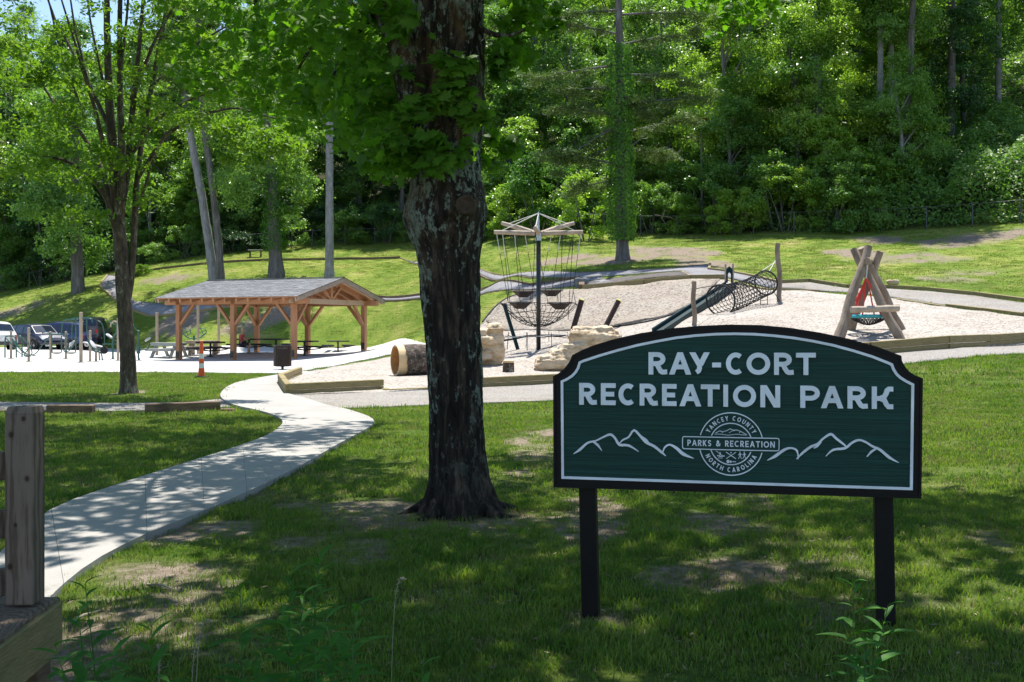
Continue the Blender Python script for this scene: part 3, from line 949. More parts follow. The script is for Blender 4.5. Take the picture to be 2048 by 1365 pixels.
def strokes(mb, pts, w, z0, z1, closed=False, xf=SX, round_ends=False):
    """a ribbon of width w (number or list) along 2-D pts, as a solid between depths z0 and z1"""
    p = [Vector(q) for q in pts]
    n = len(p)
    ws_ = w if hasattr(w, '__len__') else [w] * n
    Lf, Rt = [], []
    for i in range(n):
        if closed: a, b = p[i - 1], p[(i + 1) % n]
        else: a, b = p[max(i - 1, 0)], p[min(i + 1, n - 1)]
        d1 = (p[i] - a); d2 = (b - p[i])
        d1 = d1.normalized() if d1.length > 1e-9 else d2.normalized()
        d2 = d2.normalized() if d2.length > 1e-9 else d1
        t = d1 + d2
        t = t.normalized() if t.length > 1e-6 else d1
        nn = Vector((-t.y, t.x))
        k = 1 / max(.45, nn.dot(Vector((-d1.y, d1.x))))
        Lf.append(p[i] + nn * ws_[i] / 2 * k); Rt.append(p[i] - nn * ws_[i] / 2 * k)
    vs = [xf(q.x, q.y, z1) for q in Lf] + [xf(q.x, q.y, z1) for q in Rt] + [xf(q.x, q.y, z0) for q in Lf] + [xf(q.x, q.y, z0) for q in Rt]
    fs = []
    for i in range(n if closed else n - 1):
        j = (i + 1) % n
        fs += [(n + i, n + j, j, i), (i, j, 2 * n + j, 2 * n + i), (n + j, n + i, 3 * n + i, 3 * n + j)]
    if not closed:
        fs += [(n, 0, 2 * n, 3 * n), (n - 1, 2 * n - 1, 4 * n - 1, 3 * n - 1)]
    mb.add(vs, fs)

out_px = [(1107, 975), (1106, 753), (1117, 747), (1128, 738), (1136, 728), (1141, 719), (1144, 711)]
arc_px = [(1144, 711), (1165, 700), (1190, 690), (1230, 678), (1280, 667), (1340, 657.5), (1400, 652), (1460, 649.5), (1520, 650.5), (1580, 656), (1640, 665.5), (1700, 678.5), (1755, 694), (1803, 712)]
out_px += arc_px[1:] + [(1804, 722), (1809, 732), (1818, 743), (1830, 751), (1846, 757), (1843, 998)]
mb = MB(); mb.prism([S(*q) for q in out_px], -.05, 0.0, SX)
mb.build('backboard', M['sign_black'], sign)
in_px = [(1126, 955), (1124.5, 763.5), (1135, 758.5), (1145, 752), (1152, 744.5), (1157, 736), (1160, 725.5)] + [(1168, 722), (1200, 711.5), (1236, 701), (1275, 691), (1314, 683), (1353, 676), (1392, 671.5), (1431, 668.8), (1470, 668), (1510, 669), (1549, 672), (1588, 676.5), (1627, 683), (1666, 691), (1705, 701.5), (1745, 714), (1775, 726)] + \
        [(1783, 729.5), (1786, 738), (1792, 748), (1800, 755.5), (1811, 762.5), (1825, 769.5), (1822, 977.5)]
inn = [S(*q) for q in in_px]
mb = MB(); strokes(mb, inn, .0135, .001, .012, closed=True)
mb.build('border', M['sign_white'], sign)
cu, cv = S(1470, 840)
mb = MB(); mb.prism([(cu + (u - cu) * .990, cv + (v - cv) * .978) for u, v in inn], .001, .004, SX)
mb.build('panel', M['sign_green'], sign)
# raised moulding on the frame's edge
mb = MB(); oo = [S(*q) for q in out_px]
oo2 = [(cu + (u - cu) * .992, cv + (v - cv) * .98) for u, v in oo]
strokes(mb, oo2, .012, -.001, .008, closed=True)
mb.build('moulding', M['sign_black'], sign)

def arc(cx, cy, rx, ry, a0, a1, n=10):
    return [(cx + rx * math.cos(math.radians(a0 + (a1 - a0) * i / n)), cy + ry * math.sin(math.radians(a0 + (a1 - a0) * i / n))) for i in range(n + 1)]
GLY = {
 'R': [[(0, 0), (0, 1)], [(0, 1), (.45, 1)] + arc(.45, .74, .42, .26, 90, -90) + [(0, .48)], [(.42, .48), (.60, .20), (.72, .05), (.84, 0), (1.0, .02)]],
 'A': [[(0, 0), (.5, 1.0)], [(.5, 1.0), (1, 0)], [(.17, .30), (.83, .30)]],
 'Y': [[(0, 1), (.52, .40)], [(1, 1), (.52, .40)], [(.5, .46), (.50, .22), (.44, .08), (.30, 0)]],
 'y': [[(0, 1), (.5, .45), (.5, 0)], [(1, 1), (.5, .45)]],
 '-': [[(0, .42), (1, .42)]],
 'C': [arc(.56, .5, .56, .5, 52, 308, 18)],
 'O': [arc(.5, .5, .5, .5, 0, 360, 24)[:-1]],
 'T': [[(0, 1), (1, 1)], [(.5, 1), (.5, 0)]],
 'E': [[(0, 0), (0, 1)], [(0, 1), (1, 1)], [(0, .5), (.9, .5)], [(0, 0), (1, 0)]],
 'I': [[(.5, 0), (.5, 1)]],
 'N': [[(0, 0), (0, 1)], [(0, 1), (1, 0)], [(1, 0), (1, 1)]],
 'P': [[(0, 0), (0, 1)], [(0, 1), (.5, 1)] + arc(.5, .71, .47, .29, 90, -90) + [(0, .42)]],
 'K': [[(0, 0), (0, 1)], [(0, .46), (.35, .46), (.60, .56), (.72, .74), (.78, .92), (.90, 1.0), (1.0, 1.0)], [(.35, .46), (.62, .36), (.74, .12), (.86, 0), (1.0, 0)]],
 'k': [[(0, 0), (0, 1)], [(.95, 1), (0, .45)], [(.3, .6), (1, 0)]],
 'r': [[(0, 0), (0, 1)], [(0, 1), (.5, 1)] + arc(.5, .74, .42, .26, 90, -90) + [(0, .48)], [(.4, .48), (1, 0)]],
 'S': [[(.95, .86), (.75, .98), (.5, 1.0), (.22, .96), (.08, .8), (.12, .62), (.35, .53), (.65, .46), (.88, .36), (.93, .2), (.8, .05), (.5, 0), (.2, .03), (.03, .14)]],
 'U': [[(0, 1), (0, .35)] + arc(.5, .35, .5, .35, 180, 360) + [(1, 1)]],
 'L': [[(0, 1), (0, 0)], [(0, 0), (1, 0)]],
 'H': [[(0, 0), (0, 1)], [(1, 0), (1, 1)], [(0, .5), (1, .5)]],
 '&': [[(1, 0), (.25, .68), (.22, .85), (.4, 1), (.6, .9), (.62, .74), (.3, .5), (.06, .3), (.1, .08), (.38, 0), (.65, .06), (.88, .28), (1, .5)]],
}
WID = {'I': .18, 'E': .5, 'L': .5, 'T': .6, 'S': .52, 'P': .52, 'r': .56, 'R': .6, 'C': .66, 'O': .78, 'N': .66, 'A': .7, 'k': .56, 'H': .66, 'U': .66, 'y': .64, '&': .7, 'c': .6}
def glyph(mb, ch, o, ex, ey, t, z0, z1):
    """o: lower-left 2-D point; ex, ey: 2-D vectors spanning the letter; t: stroke width"""
    o, ex, ey = Vector(o), Vector(ex), Vector(ey)
    lx, ly = ex.length, ey.length
    ix, iy = (t / 2) / max(lx, 1e-6), (t / 2) / ly
    if lx < t * 1.1: ix = 0
    for si, st in enumerate(GLY[ch]):
        clo = ch == 'O'
        pts = []
        if len(st) == 2 and st[0][0] != st[1][0] and st[0][1] != st[1][1]:      # a diagonal: ends cut level
            (u0, v0), (u1, v1) = st
            a_, b_ = Vector((u0 * lx, v0 * ly)), Vector((u1 * lx, v1 * ly))
            sn = abs((b_ - a_).normalized().y)
            hw = t / 2 / max(sn, .35)
            def cl(x): return min(max(x, hw), max(lx - hw, hw))
            q = [(cl(a_.x) - hw, a_.y), (cl(a_.x) + hw, a_.y), (cl(b_.x) + hw, b_.y), (cl(b_.x) - hw, b_.y)]
            if a_.y > b_.y: q = [q[3], q[2], q[1], q[0]]
            e1, e2 = ex / lx, ey / ly
            mb.prism([tuple(o + e1 * x + e2 * y) for x, y in q], z0, z1 + si * .0003, SX)
            continue
        for (u, v) in st:
            uu = ix + u * (1 - 2 * ix)
            top = v
            vv = iy + v * (1 - 2 * iy)
            if len(st) <= 3 and ch in 'AYyTINEPRrKkLHUHU' and v in (0, 1):    # butt ends run to the full height
                if (ch in 'TI' and u == .5) or ch in 'A' or (u in (0, 1) and ch in 'NHKkRrPYy') or (ch == 'Y' and v == 0) or (ch == 'y' and v == 0) or (ch in 'kr' and v == 0):
                    vv = v
            if ch == 'U' and v == 1: vv = 1
            if ch in 'EL' and u > .8: uu = u
            if ch == 'T' and v == 1: uu = u
            if ch in 'RK' and u == 1.0: uu = 1
            if ch == '-': uu = u
            if st[0][0] == 0 and st[-1][0] == 0 and len(st) == 2: vv = v
            if ch in 'NHPRrKkEL' and u == 0 and ch != 'E': uu = ix
            pts.append(o + ex * uu + ey * vv)
        strokes(mb, pts, t, z0, z1 + si * .0003, closed=clo)
def word(name, letters, yl, yr, x_l, x_r, tp):
    for ch, xa, xb in letters:
        def yy(x, k): return yl[k] + (yr[k] - yl[k]) * (x - x_l) / (x_r - x_l)
        X0, X1 = 1080 + xa / 2.56, 1080 + xb / 2.56
        bl, br, tl = S(X0, 630 + yy(xa, 1) / 2.56), S(X1, 630 + yy(xb, 1) / 2.56), S(X0, 630 + yy(xa, 0) / 2.56)
        mb = MB()
        ex = Vector(br) - Vector(bl); ey = Vector(tl) - Vector(bl)
        glyph(mb, ch, bl, ex, ey, ey.length * tp, .003, .020)
        mb.build('letter', M['sign_white'], sign)
word('letters', [('R', 557, 652), ('A', 662, 775), ('Y', 765, 870), ('-', 882, 927), ('C', 952, 1045), ('O', 1057, 1178), ('R', 1198, 1298), ('T', 1310, 1411)], (191, 305), (195, 308), 557, 1411, .212)
word('letters', [('R', 203, 293), ('E', 314, 389), ('C', 404, 492), ('R', 512, 604), ('E', 626, 700), ('A', 715, 826), ('T', 824, 920), ('I', 937, 965), ('O', 988, 1106), ('N', 1128, 1229),
                 ('P', 1332, 1434), ('A', 1437, 1552), ('R', 1573, 1676), ('K', 1697, 1806)], (348, 459), (368, 482), 203, 1806, .212)
def zs(x, y): return S(1080 + x / 2.56, 630 + y / 2.56)
def ridge(lines):
    mb = MB()
    for i, (pts, wd) in enumerate(lines):
        q = [Vector(zs(*t)) for t in pts]
        k = 3
        P2, W2 = [], []
        for a in range(len(q) - 1):
            for j in range(k):
                t = j / k
                p0, p1, p2, p3 = q[max(a - 1, 0)], q[a], q[a + 1], q[min(a + 2, len(q) - 1)]
                P2.append(.5 * ((2 * p1) + (p2 - p0) * t + (2 * p0 - 5 * p1 + 4 * p2 - p3) * t * t + (3 * p1 - p0 - 3 * p2 + p3) * t ** 3))
                W2.append((wd[a] + (wd[a + 1] - wd[a]) * t) / 2.56 / 385)
        P2.append(q[-1]); W2.append(wd[-1] / 2.56 / 385)
        strokes(mb, P2, W2, .003, .014 + i * .0004)
    return mb.build('mountain_outline', M['sign_white'], sign)
ridge([([(172, 712), (205, 690), (245, 655), (285, 645), (320, 628), (360, 612), (385, 630), (408, 664), (455, 668), (507, 700)], [2, 14, 11, 8, 9, 12, 11, 13, 12, 2]),
       ([(270, 646), (296, 665), (318, 695)], [9, 12, 2]),
       ([(404, 662), (425, 640), (455, 625), (482, 590), (515, 620), (545, 652), (585, 672), (620, 700), (645, 722)], [3, 8, 9, 10, 12, 14, 13, 12, 3]),
       ([(520, 622), (545, 640), (562, 660)], [8, 9, 3]),
       ([(628, 712), (638, 680), (665, 664), (700, 682), (735, 712), (788, 734)], [4, 9, 9, 14, 17, 2])])
ridge([([(1163, 744), (1205, 722), (1250, 690), (1285, 681), (1315, 695), (1322, 738)], [2, 15, 13, 9, 10, 3]),
       ([(1313, 737), (1345, 705), (1385, 675), (1420, 660), (1450, 632), (1488, 610), (1515, 632), (1545, 655), (1575, 680)], [4, 11, 12, 10, 9, 12, 12, 11, 5]),
       ([(1400, 682), (1418, 672), (1440, 650)], [4, 9, 4]),
       ([(1462, 724), (1500, 690), (1560, 682), (1595, 655), (1630, 640), (1665, 650), (1700, 672), (1740, 690), (1785, 728), (1835, 756)], [2, 10, 12, 10, 10, 10, 11, 13, 14, 2]),
       ([(1672, 726), (1695, 700), (1720, 684)], [3, 10, 8])])
# round emblem
EC = Vector(S(1462, 888.1))
ES = .001 / 385 * 1000 * .985          # metres per photograph pixel at the emblem
em = MB()
def circ(r, a0, a1, n=48):
    return [(EC.x + r * ES * math.cos(math.radians(a0 + (a1 - a0) * i / n)), EC.y + r * ES * math.sin(math.radians(a0 + (a1 - a0) * i / n))) for i in range(n + 1)]
for r in (63.3, 42.0):
    a = math.degrees(math.asin(14.6 / r)); b_ = math.degrees(math.asin(13.2 / r))
    strokes(em, circ(r, a, 180 - a - 2), 2.0 * ES, .003, .012)
    strokes(em, circ(r, 180 + b_ - 1, 360 - b_ - 3), 2.0 * ES, .003, .012)
def E2(x, y):   # zoomed emblem coordinates -> sign plane
    return S(1350 + x / 8.192, 810 + y / 8.192)
band = [E2(*q) for q in [(150, 518), (800, 532), (1670, 548), (1695, 556), (1705, 575), (1703, 728), (1692, 745), (1670, 752), (900, 736), (150, 716), (132, 706), (125, 690), (125, 545), (133, 526)]]
strokes(em, band, 1.7 * ES, .003, .0125, closed=True)
em.build('emblem_ring', M['sign_white'], sign)
def textline(txt, x0, x1, yb0, yb1, hgt, t):
    tot = sum((WID[c] if c != ' ' else .32) + .17 for c in txt) - .17
    a = Vector(E2(x0, yb0)); b = Vector(E2(x1, yb1))
    ex = (b - a) / tot
    up = Vector((-ex.y, ex.x)).normalized() * hgt / 8.192 * ES
    mb = MB(); u = 0
    for c in txt:
        w_ = WID[c] if c != ' ' else .32
        if c != ' ': glyph(mb, c, a + ex * u, ex * w_, up, t * ES, .003, .011)
        u += w_ + .17
    mb.build('lettering', M['sign_white'], sign, kind='stuff')
textline('PArkS & rECrEATION'.replace('A', 'A'), 205, 1635, 668, 700, 100, 2.0)
def arctext(txt, r, a_mid, span, hgt, t, flip):
    tot = sum((WID[c] if c != ' ' else .3) + .2 for c in txt) - .2
    mb = MB(); u = 0
    for c in txt:
        w_ = WID[c] if c != ' ' else .3
        f = (u + w_ / 2) / tot - .5
        a = math.radians(a_mid + (span * f if flip else -span * f))
        rad = Vector((math.cos(a), math.sin(a)))
        tg = Vector((math.sin(a), -math.cos(a)))
        if flip: tg = -tg
        upv = rad * (-1 if flip else 1)
        L = w_ * hgt * ES
        c0 = EC + rad * r * ES
        o = c0 - tg * L / 2 - upv * hgt * ES / 2
        if c != ' ': glyph(mb, c, o, tg * L, upv * hgt * ES, t * ES, .003, .011)
        u += w_ + .2
    mb.build('lettering', M['sign_white'], sign, kind='stuff')
arctext('yANCEy COUNTy', 52.3, 90, 128, 9.3, 1.55, False)
arctext('NOrTH CArOLINA', 52.3, 270, 130, 9.3, 1.55, True)
ic = MB()
def il(pts, w_=8): strokes(ic, [E2(*q) for q in pts], w_ / 8.192 * ES, .003, .010)
il([(650, 478), (740, 478), (870, 497), (1010, 480), (1100, 490), (1180, 494)], 7)
il([(665, 460), (735, 425), (780, 440), (850, 422), (905, 390), (950, 415), (1010, 410), (1080, 435), (1175, 490)], 10)
il([(770, 460), (800, 430)], 7); il([(885, 458), (940, 425), (985, 420)], 7); il([(1050, 462), (1075, 435)], 7)
il([(835, 772), (998, 882)], 12); il([(1000, 775), (838, 880)], 9)
ic.prism(arc(*E2(918, 782), .0034, .0034, 0, 360, 10)[:-1], .003, .0105, SX)
il([(670, 752), (790, 840)], 8); il([(690, 828), (740, 842), (815, 836)], 16); il([(735, 775), (745, 800), (730, 825)], 16); il([(705, 868), (780, 870)], 8)
for dx in (0, 70):
    ic.prism(arc(*E2(1065 + dx, 772), .0028, .0028, 0, 360, 8)[:-1], .003, .0105, SX)
    il([(1065 + dx, 788), (1068 + dx, 830)], 20); il([(1066 + dx, 828), (1040 + dx, 882)], 9); il([(1068 + dx, 828), (1088 + dx, 882)], 9); il([(1060 + dx, 795), (1036 + dx, 825)], 7); il([(1070 + dx, 795), (1095 + dx, 815)], 7)
ic.prism(arc(*E2(868, 925), .0075, .0088, 0, 360, 14)[:-1], .003, .010, SX)
ic.prism(arc(*E2(912, 930), .0058, .0062, 0, 360, 14)[:-1], .003, .0103, SX)
il([(940, 930), (998, 930)], 12)
ic.build('emblem_icons', M['sign_white'], sign, kind='stuff')
for (xt, xb, yb, lab) in ((1170, 1179, 1240, None), (1771, 1779, 1262, None)):
    ut, ub = S(xt, 985)[0], S(xb, 1240)[0]
    mb = MB()
    gx = SL + SU * ub
    z0 = h1(gx.x, gx.y)
    mb.beam(SX(ub + .003, z0 - .4, -.10), SX(ut - .012, 1.32 if xt < 1500 else 1.32, -.10), .09, .09, up=SN, bev=.006)
    mb.build('post', M['sign_black'], sign)

# ------------------------------------------------------------------ wooden bridge rail at the lower left
BP = W(50, 1205, 4.35)
rail = thing('wooden_railing', 'weathered square timber post with side rails, cropped by the left edge', 'railing', tuple(BP))
def pine_board(name, stops):
    m, nt, out = new_mat(name)
    p = nt.nodes.new('ShaderNodeBsdfPrincipled')
    v = coord(nt, 'Object', (1, .35, .10))
    w_ = nt.nodes.new('ShaderNodeTexWave'); w_.wave_type = 'RINGS'; w_.rings_direction = 'Z'
    w_.inputs['Scale'].default_value = 21; w_.inputs['Distortion'].default_value = 7.0; w_.inputs['Detail'].default_value = 4; w_.inputs['Detail Scale'].default_value = 2
    mp = nt.nodes.new('ShaderNodeMapping'); mp.inputs['Location'].default_value = (-.03, .16, 0)
    nt.links.new(v, mp.inputs['Vector']); nt.links.new(mp.outputs[0], w_.inputs['Vector'])
    c = ramp(nt, w_.outputs['Fac'], stops)
    c = mixc(nt, .55, c, ramp(nt, noise(nt, coord(nt, 'Object', (1, 1, .2)), 9, 5), [(.3, (.7, .66, .62)), (.7, (1.1, 1.0, .9))]), 'MULTIPLY')
    for kx, kz, kr in ((-.03, .70, .010), (.035, .52, .009), (-.035, .16, .010), (.02, .765, .008), (-.012, .33, .006)):
        vm = nt.nodes.new('ShaderNodeVectorMath'); vm.operation = 'MULTIPLY_ADD'
        nt.links.new(coord(nt, 'Object', (1, 0, .8)), vm.inputs[0]); vm.inputs[1].default_value = (1, 0, 1); vm.inputs[2].default_value = (-kx, 0, -kz * .8)
        ln = nt.nodes.new('ShaderNodeVectorMath'); ln.operation = 'LENGTH'; nt.links.new(vm.outputs[0], ln.inputs[0])
        dv = nt.nodes.new('ShaderNodeMath'); dv.operation = 'DIVIDE'; nt.links.new(ln.outputs['Value'], dv.inputs[0]); dv.inputs[1].default_value = kr * 2
        c = mixc(nt, 1.0, c, ramp(nt, dv.outputs[0], [(.0, (.25, .2, .17)), (.42, (.3, .22, .18)), (.55, (.75, .7, .65)), (1.0, (1, 1, 1))]), 'MULTIPLY')
    nt.links.new(c, p.inputs['Base Color'])
    p.inputs['Roughness'].default_value = .85
    b = nt.nodes.new('ShaderNodeBump'); b.inputs['Strength'].default_value = .5; b.inputs['Distance'].default_value = .004
    nt.links.new(w_.outputs['Fac'], b.inputs['Height']); nt.links.new(b.outputs[0], p.inputs['Normal'])
    nt.links.new(p.outputs[0], out.inputs[0])
    return m
M['old_pine'] = pine_board('old_pine', [(.05, (.11, .078, .055)), (.35, (.155, .115, .085)), (.85, (.20, .155, .12))])
pw = 56 / F * 4.35
ph = 392 / F * 4.35
mb = MB()
mb.box((0, 0, ph / 2 - .012), (pw, pw, ph - .025), bev=.006)
mb.add([(sx * pw / 2 * .99, sy * pw / 2 * .99, ph - .027) for sx, sy in ((-1, -1), (1, -1), (1, 1), (-1, 1))] + [(sx * pw * .42, sy * pw * .42, ph) for sx, sy in ((-1, -1), (1, -1), (1, 1), (-1, 1))],
       [(0, 1, 5, 4), (1, 2, 6, 5), (2, 3, 7, 6), (3, 0, 4, 7), (4, 5, 6, 7)])
mb.build('post', M['old_pine'], rail)
bd = Vector((.08, -1, 0)).normalized()
for (yt, yb) in ((905, 962), (1022, 1078), (1140, 1195)):
    zc = EH - ((yt + yb) / 2 - HY) / F * 4.33 - BP.z
    a = Vector((-.05, .03, zc)); mb = MB(); mb.beam(a, a + Vector((-.85, -.5, 0)) * 1.8, .04, (yb - yt) / F * 4.35, bev=.004); mb.build('rail', M['old_pine'], rail)
a = Vector((.075, .12, -.13)); mb = MB(); mb.beam(a, a + bd * 2.2, .06, .21, bev=.006); mb.build('side_beam', M['timber'], rail)
for k in range(14):
    c_ = Vector((-.62, .06, -.028)) + bd * (k * .148)
    mb = MB(); mb.box(c_, (1.42, .14, .036), bev=.004); mb.build('deck_board', M['old_pine'], rail)
mb = MB(); mb.beam(Vector((-.9, .12, -.13)), Vector((-.75, -1.9, -.13)), .06, .19, bev=.006); mb.build('side_beam', M['timber'], rail)
mb = MB(); mb.box((0.0, .06, -.28), (.11, .12, .46), bev=.005); mb.build('post_foot', M['timber_dark'], rail)

# ------------------------------------------------------------------ pavilion
A0 = Vector(((357.9 - CX) / F * 53, 53, 0)); A2 = Vector(((587.9 - CX) / F * 50.2, 50.2, 0))
pu = (A2 - A0); PLn = pu.length; pu.normalize()
pv = Vector((-pu.y, pu.x, 0)); PWd = 6.3
pz0 = h1(A0.x, A0.y)
pav = thing('pavilion', 'open timber-frame picnic pavilion with a grey shingled gable roof', 'pavilion', (A0.x, A0.y, 0), math.atan2(pu.y, pu.x))
def pav_gz(u, v):
    q = A0 + pu * u + pv * v
    return h1(q.x, q.y)
BZ = 2.70                                     # underside of the beams
pu3 = [0, PLn * .487, PLn]
for v in (0, PWd):
    for u in pu3:
        g = pav_gz(u, v)
        mb = MB(); mb.box((u, v, (g + BZ) / 2 - .1), (.24, .24, BZ - g + .2), bev=.012); po = mb.build('post', M['cedar'], pav)
        mb = MB()
        mb.box((u, v - .128, g + .30), (.22, .012, .34))
        for dx in (-.055, .055):
            for dz in (.24, .36):
                mb.lathe([(.02, 0), (.02, .03), (.001, .032)], (u + dx, v - .134, g + dz), 6, Matrix.Rotation(PI / 2, 3, 'X'))
        mb.build('bracket', M['black_metal'], po)
        for du in (-1, 1):
            if (u == 0 and du < 0) or (u == pu3[2] and du > 0): continue
            mb = MB(); mb.beam((u + du * .10, v, BZ - 1.02), (u + du * .98, v, BZ + .02), .13, .17, up=(0, 1, 0), bev=.01); mb.build('brace', M['cedar'], pav)
        dv = 1 if v == 0 else -1
        mb = MB(); mb.beam((u, v + dv * .10, BZ - 1.02), (u, v + dv * .98, BZ + .02), .13, .17, up=(1, 0, 0), bev=.01); mb.build('brace', M['cedar'], pav)
for v in (0, PWd):
    mb = MB(); mb.box((PLn / 2, v, BZ + .14), (PLn + 1.7, .2, .28), bev=.012); mb.build('beam', M['cedar'], pav)
OVV, OVU = .78, .76
RH = 1.02
def roof_z(v):     # underside of the deck over the span
    return BZ + .30 + RH * (1 - abs(v - PWd / 2) / (PWd / 2 + OVV)) - .02
ridge_z = roof_z(PWd / 2)
for u in pu3:
    mb = MB(); mb.box((u, PWd / 2, BZ + .15), (.17, PWd + .7, .26), bev=.01); mb.build('tie_beam', M['cedar'] if u < 5 else M['cedar_grey'], pav)
    mb = MB(); mb.box((u, PWd / 2, (BZ + .28 + ridge_z) / 2 - .05), (.15, .16, ridge_z - BZ - .42)); mb.build('king_post', M['cedar'], pav)
    for s in (-1, 1):
        mb = MB(); mb.beam((u, PWd / 2 + s * .12, BZ + .3), (u, PWd / 2 + s * .85, roof_z(PWd / 2 + s * .85) - .2), .12, .13, up=(1, 0, 0)); mb.build('strut', M['cedar'], pav)
mb = MB(); mb.box((PLn / 2, PWd / 2, ridge_z - .13), (PLn + 2 * OVU - .1, .12, .26)); mb.build('ridge_beam', M['cedar'], pav)
nraf = 13
for i in range(nraf):
    u = -OVU + .12 + (PLn + 2 * OVU - .24) * i / (nraf - 1)
    for s in (-1, 1):
        e = PWd / 2 + s * (PWd / 2 + OVV)
        mb = MB(); mb.beam((u, e, roof_z(e) - .10), (u, PWd / 2 + s * .07, ridge_z - .10), .09, .19, up=(0, 0, 1)); mb.build('rafter', M['cedar'] if 0 < i < nraf - 1 else M['cedar_grey'], pav)
m, nt, out = new_mat('shingles')
p = nt.nodes.new('ShaderNodeBsdfPrincipled')
br = nt.nodes.new('ShaderNodeTexBrick')
br.inputs['Scale'].default_value = 1.0; br.inputs['Brick Width'].default_value = .32; br.inputs['Row Height'].default_value = .14; br.inputs['Mortar Size'].default_value = .006
br.inputs['Color1'].default_value = (.19, .19, .193, 1); br.inputs['Color2'].default_value = (.30, .30, .302, 1); br.inputs['Mortar'].default_value = (.09, .09, .10, 1)
nt.links.new(coord(nt, 'Object'), br.inputs['Vector'])
cc = mixc(nt, .6, br.outputs['Color'], ramp(nt, noise(nt, coord(nt, 'Object'), 2.5, 6, .7), [(.3, (.75, .75, .75)), (.7, (1.2, 1.2, 1.2))]), 'MULTIPLY')
nt.links.new(cc, p.inputs['Base Color']); p.inputs['Roughness'].default_value = .95
b = nt.nodes.new('ShaderNodeBump'); b.inputs['Distance'].default_value = .02; nt.links.new(br.outputs['Fac'], b.inputs['Height']); b.invert = True; nt.links.new(b.outputs[0], p.inputs['Normal'])
nt.links.new(p.outputs[0], out.inputs[0])
M['shingles'] = m
for s in (-1, 1):
    e = PWd / 2 + s * (PWd / 2 + OVV + .04)
    U0, U1 = -OVU - .04, PLn + OVU + .04
    mb = MB()
    mb.beam(((U0 + U1) / 2, e, roof_z(e) + .03), ((U0 + U1) / 2, PWd / 2 + s * .004, ridge_z + .03), U1 - U0, .045, up=(0, 0, 1)); mb.build('roof_deck', M['cedar'], pav)
    # shingle courses, each lapped over the one below
    nc_ = 20
    mb = MB()
    for k in range(nc_):
        v0 = e + (PWd / 2 - e) * k / nc_; v1 = e + (PWd / 2 - e) * (k + 1.12) / nc_
        if k == nc_ - 1: v1 = PWd / 2
        z0 = roof_z(v0) + .078; z1 = roof_z(v1) + .062
        nseg = 27
        for j in range(nseg):
            ua = U0 - .03 + (U1 - U0 + .06) * j / nseg; ub_ = U0 - .03 + (U1 - U0 + .06) * (j + 1) / nseg - .008
            jz = R.uniform(0, .009)
            vs = [(ua, v0, z0 + jz), (ub_, v0, z0 + jz), (ub_, v1, z1), (ua, v1, z1), (ua, v0, z0 - .02), (ub_, v0, z0 - .02)]
            mb.add(vs, [(0, 1, 2, 3), (4, 5, 1, 0)] if s < 0 else [(3, 2, 1, 0), (0, 1, 5, 4)])
    mb.build('shingles', M['shingles'], pav, kind='stuff')
    for uu, mm in ((U0 + .02, M['fascia']), (U1 - .02, M['fascia'])):
        mb = MB(); mb.beam((uu, e, roof_z(e) - .055), (uu, PWd / 2, ridge_z - .055), .045, .21, up=(0, 0, 1)); mb.build('barge_board', mm, pav)
        mb = MB(); mb.beam((uu + (.005 if uu > 0 else -.005), e, roof_z(e) + .064), (uu + (.005 if uu > 0 else -.005), PWd / 2, ridge_z + .064), .06, .026, up=(0, 0, 1)); mb.build('drip_edge', M['rust_black'], pav)
mb = MB(); mb.box((PLn / 2, PWd / 2, ridge_z + .095), (PLn + 2 * OVU + .1, .26, .03)); mb.build('ridge_cap', M['shingles'], pav)

# black pedestal tables under the roof
def metal_table():
    t = thing('picnic_table', '', 'picnic table')
    mb = MB(); mb.box((0, 0, .745), (1.25, .95, .075), bev=.01); mb.build('tabletop', M['black'], t)
    mb = MB(); mb.lathe([(.18, 0), (.18, .02), (.055, .04), (.055, .73), (.2, .74)], (0, 0, 0), 10); mb.build('pedestal', M['black'], t)
    for a in (0, PI / 2, PI, 3 * PI / 2):
        d = Vector((math.cos(a), math.sin(a), 0))
        mb = MB(); mb.tube([d * .05 + Vector((0, 0, .30)), d * .75 + Vector((0, 0, .36)), d * .95 + Vector((0, 0, .42))], .03, 6); mb.build('arm', M['black'], t)
        mb = MB(); mb.box(d * .98 + Vector((0, 0, .455)), (.42, .72, .085), rz=a, bev=.015); mb.build('seat', M['black'], t)
    return t
mt = metal_table()
TB = [(421, 715, 18, 'black pedestal table at the far left of the pavilion, by the left post'),
      (498, 707.5, 10, 'black pedestal table where the person in red sits'),
      (552, 707, -6, 'black pedestal table right behind the litter bin'),
      (609, 713, 14, 'black pedestal table in front, near the front right post'),
      (676, 705.5, -8, 'rightmost black pedestal table, by the back right post')]
for i, (px, py, a, lb) in enumerate(TB):
    g = G(px, py)
    o = mt if i == 0 else copy_tree(mt)
    o.location = (g.x, g.y, g.z + .03); o.rotation_euler = (0, 0, math.radians(a) + math.atan2(pu.y, pu.x)); o['label'] = lb; o['group'] = 'black pedestal tables under the pavilion'

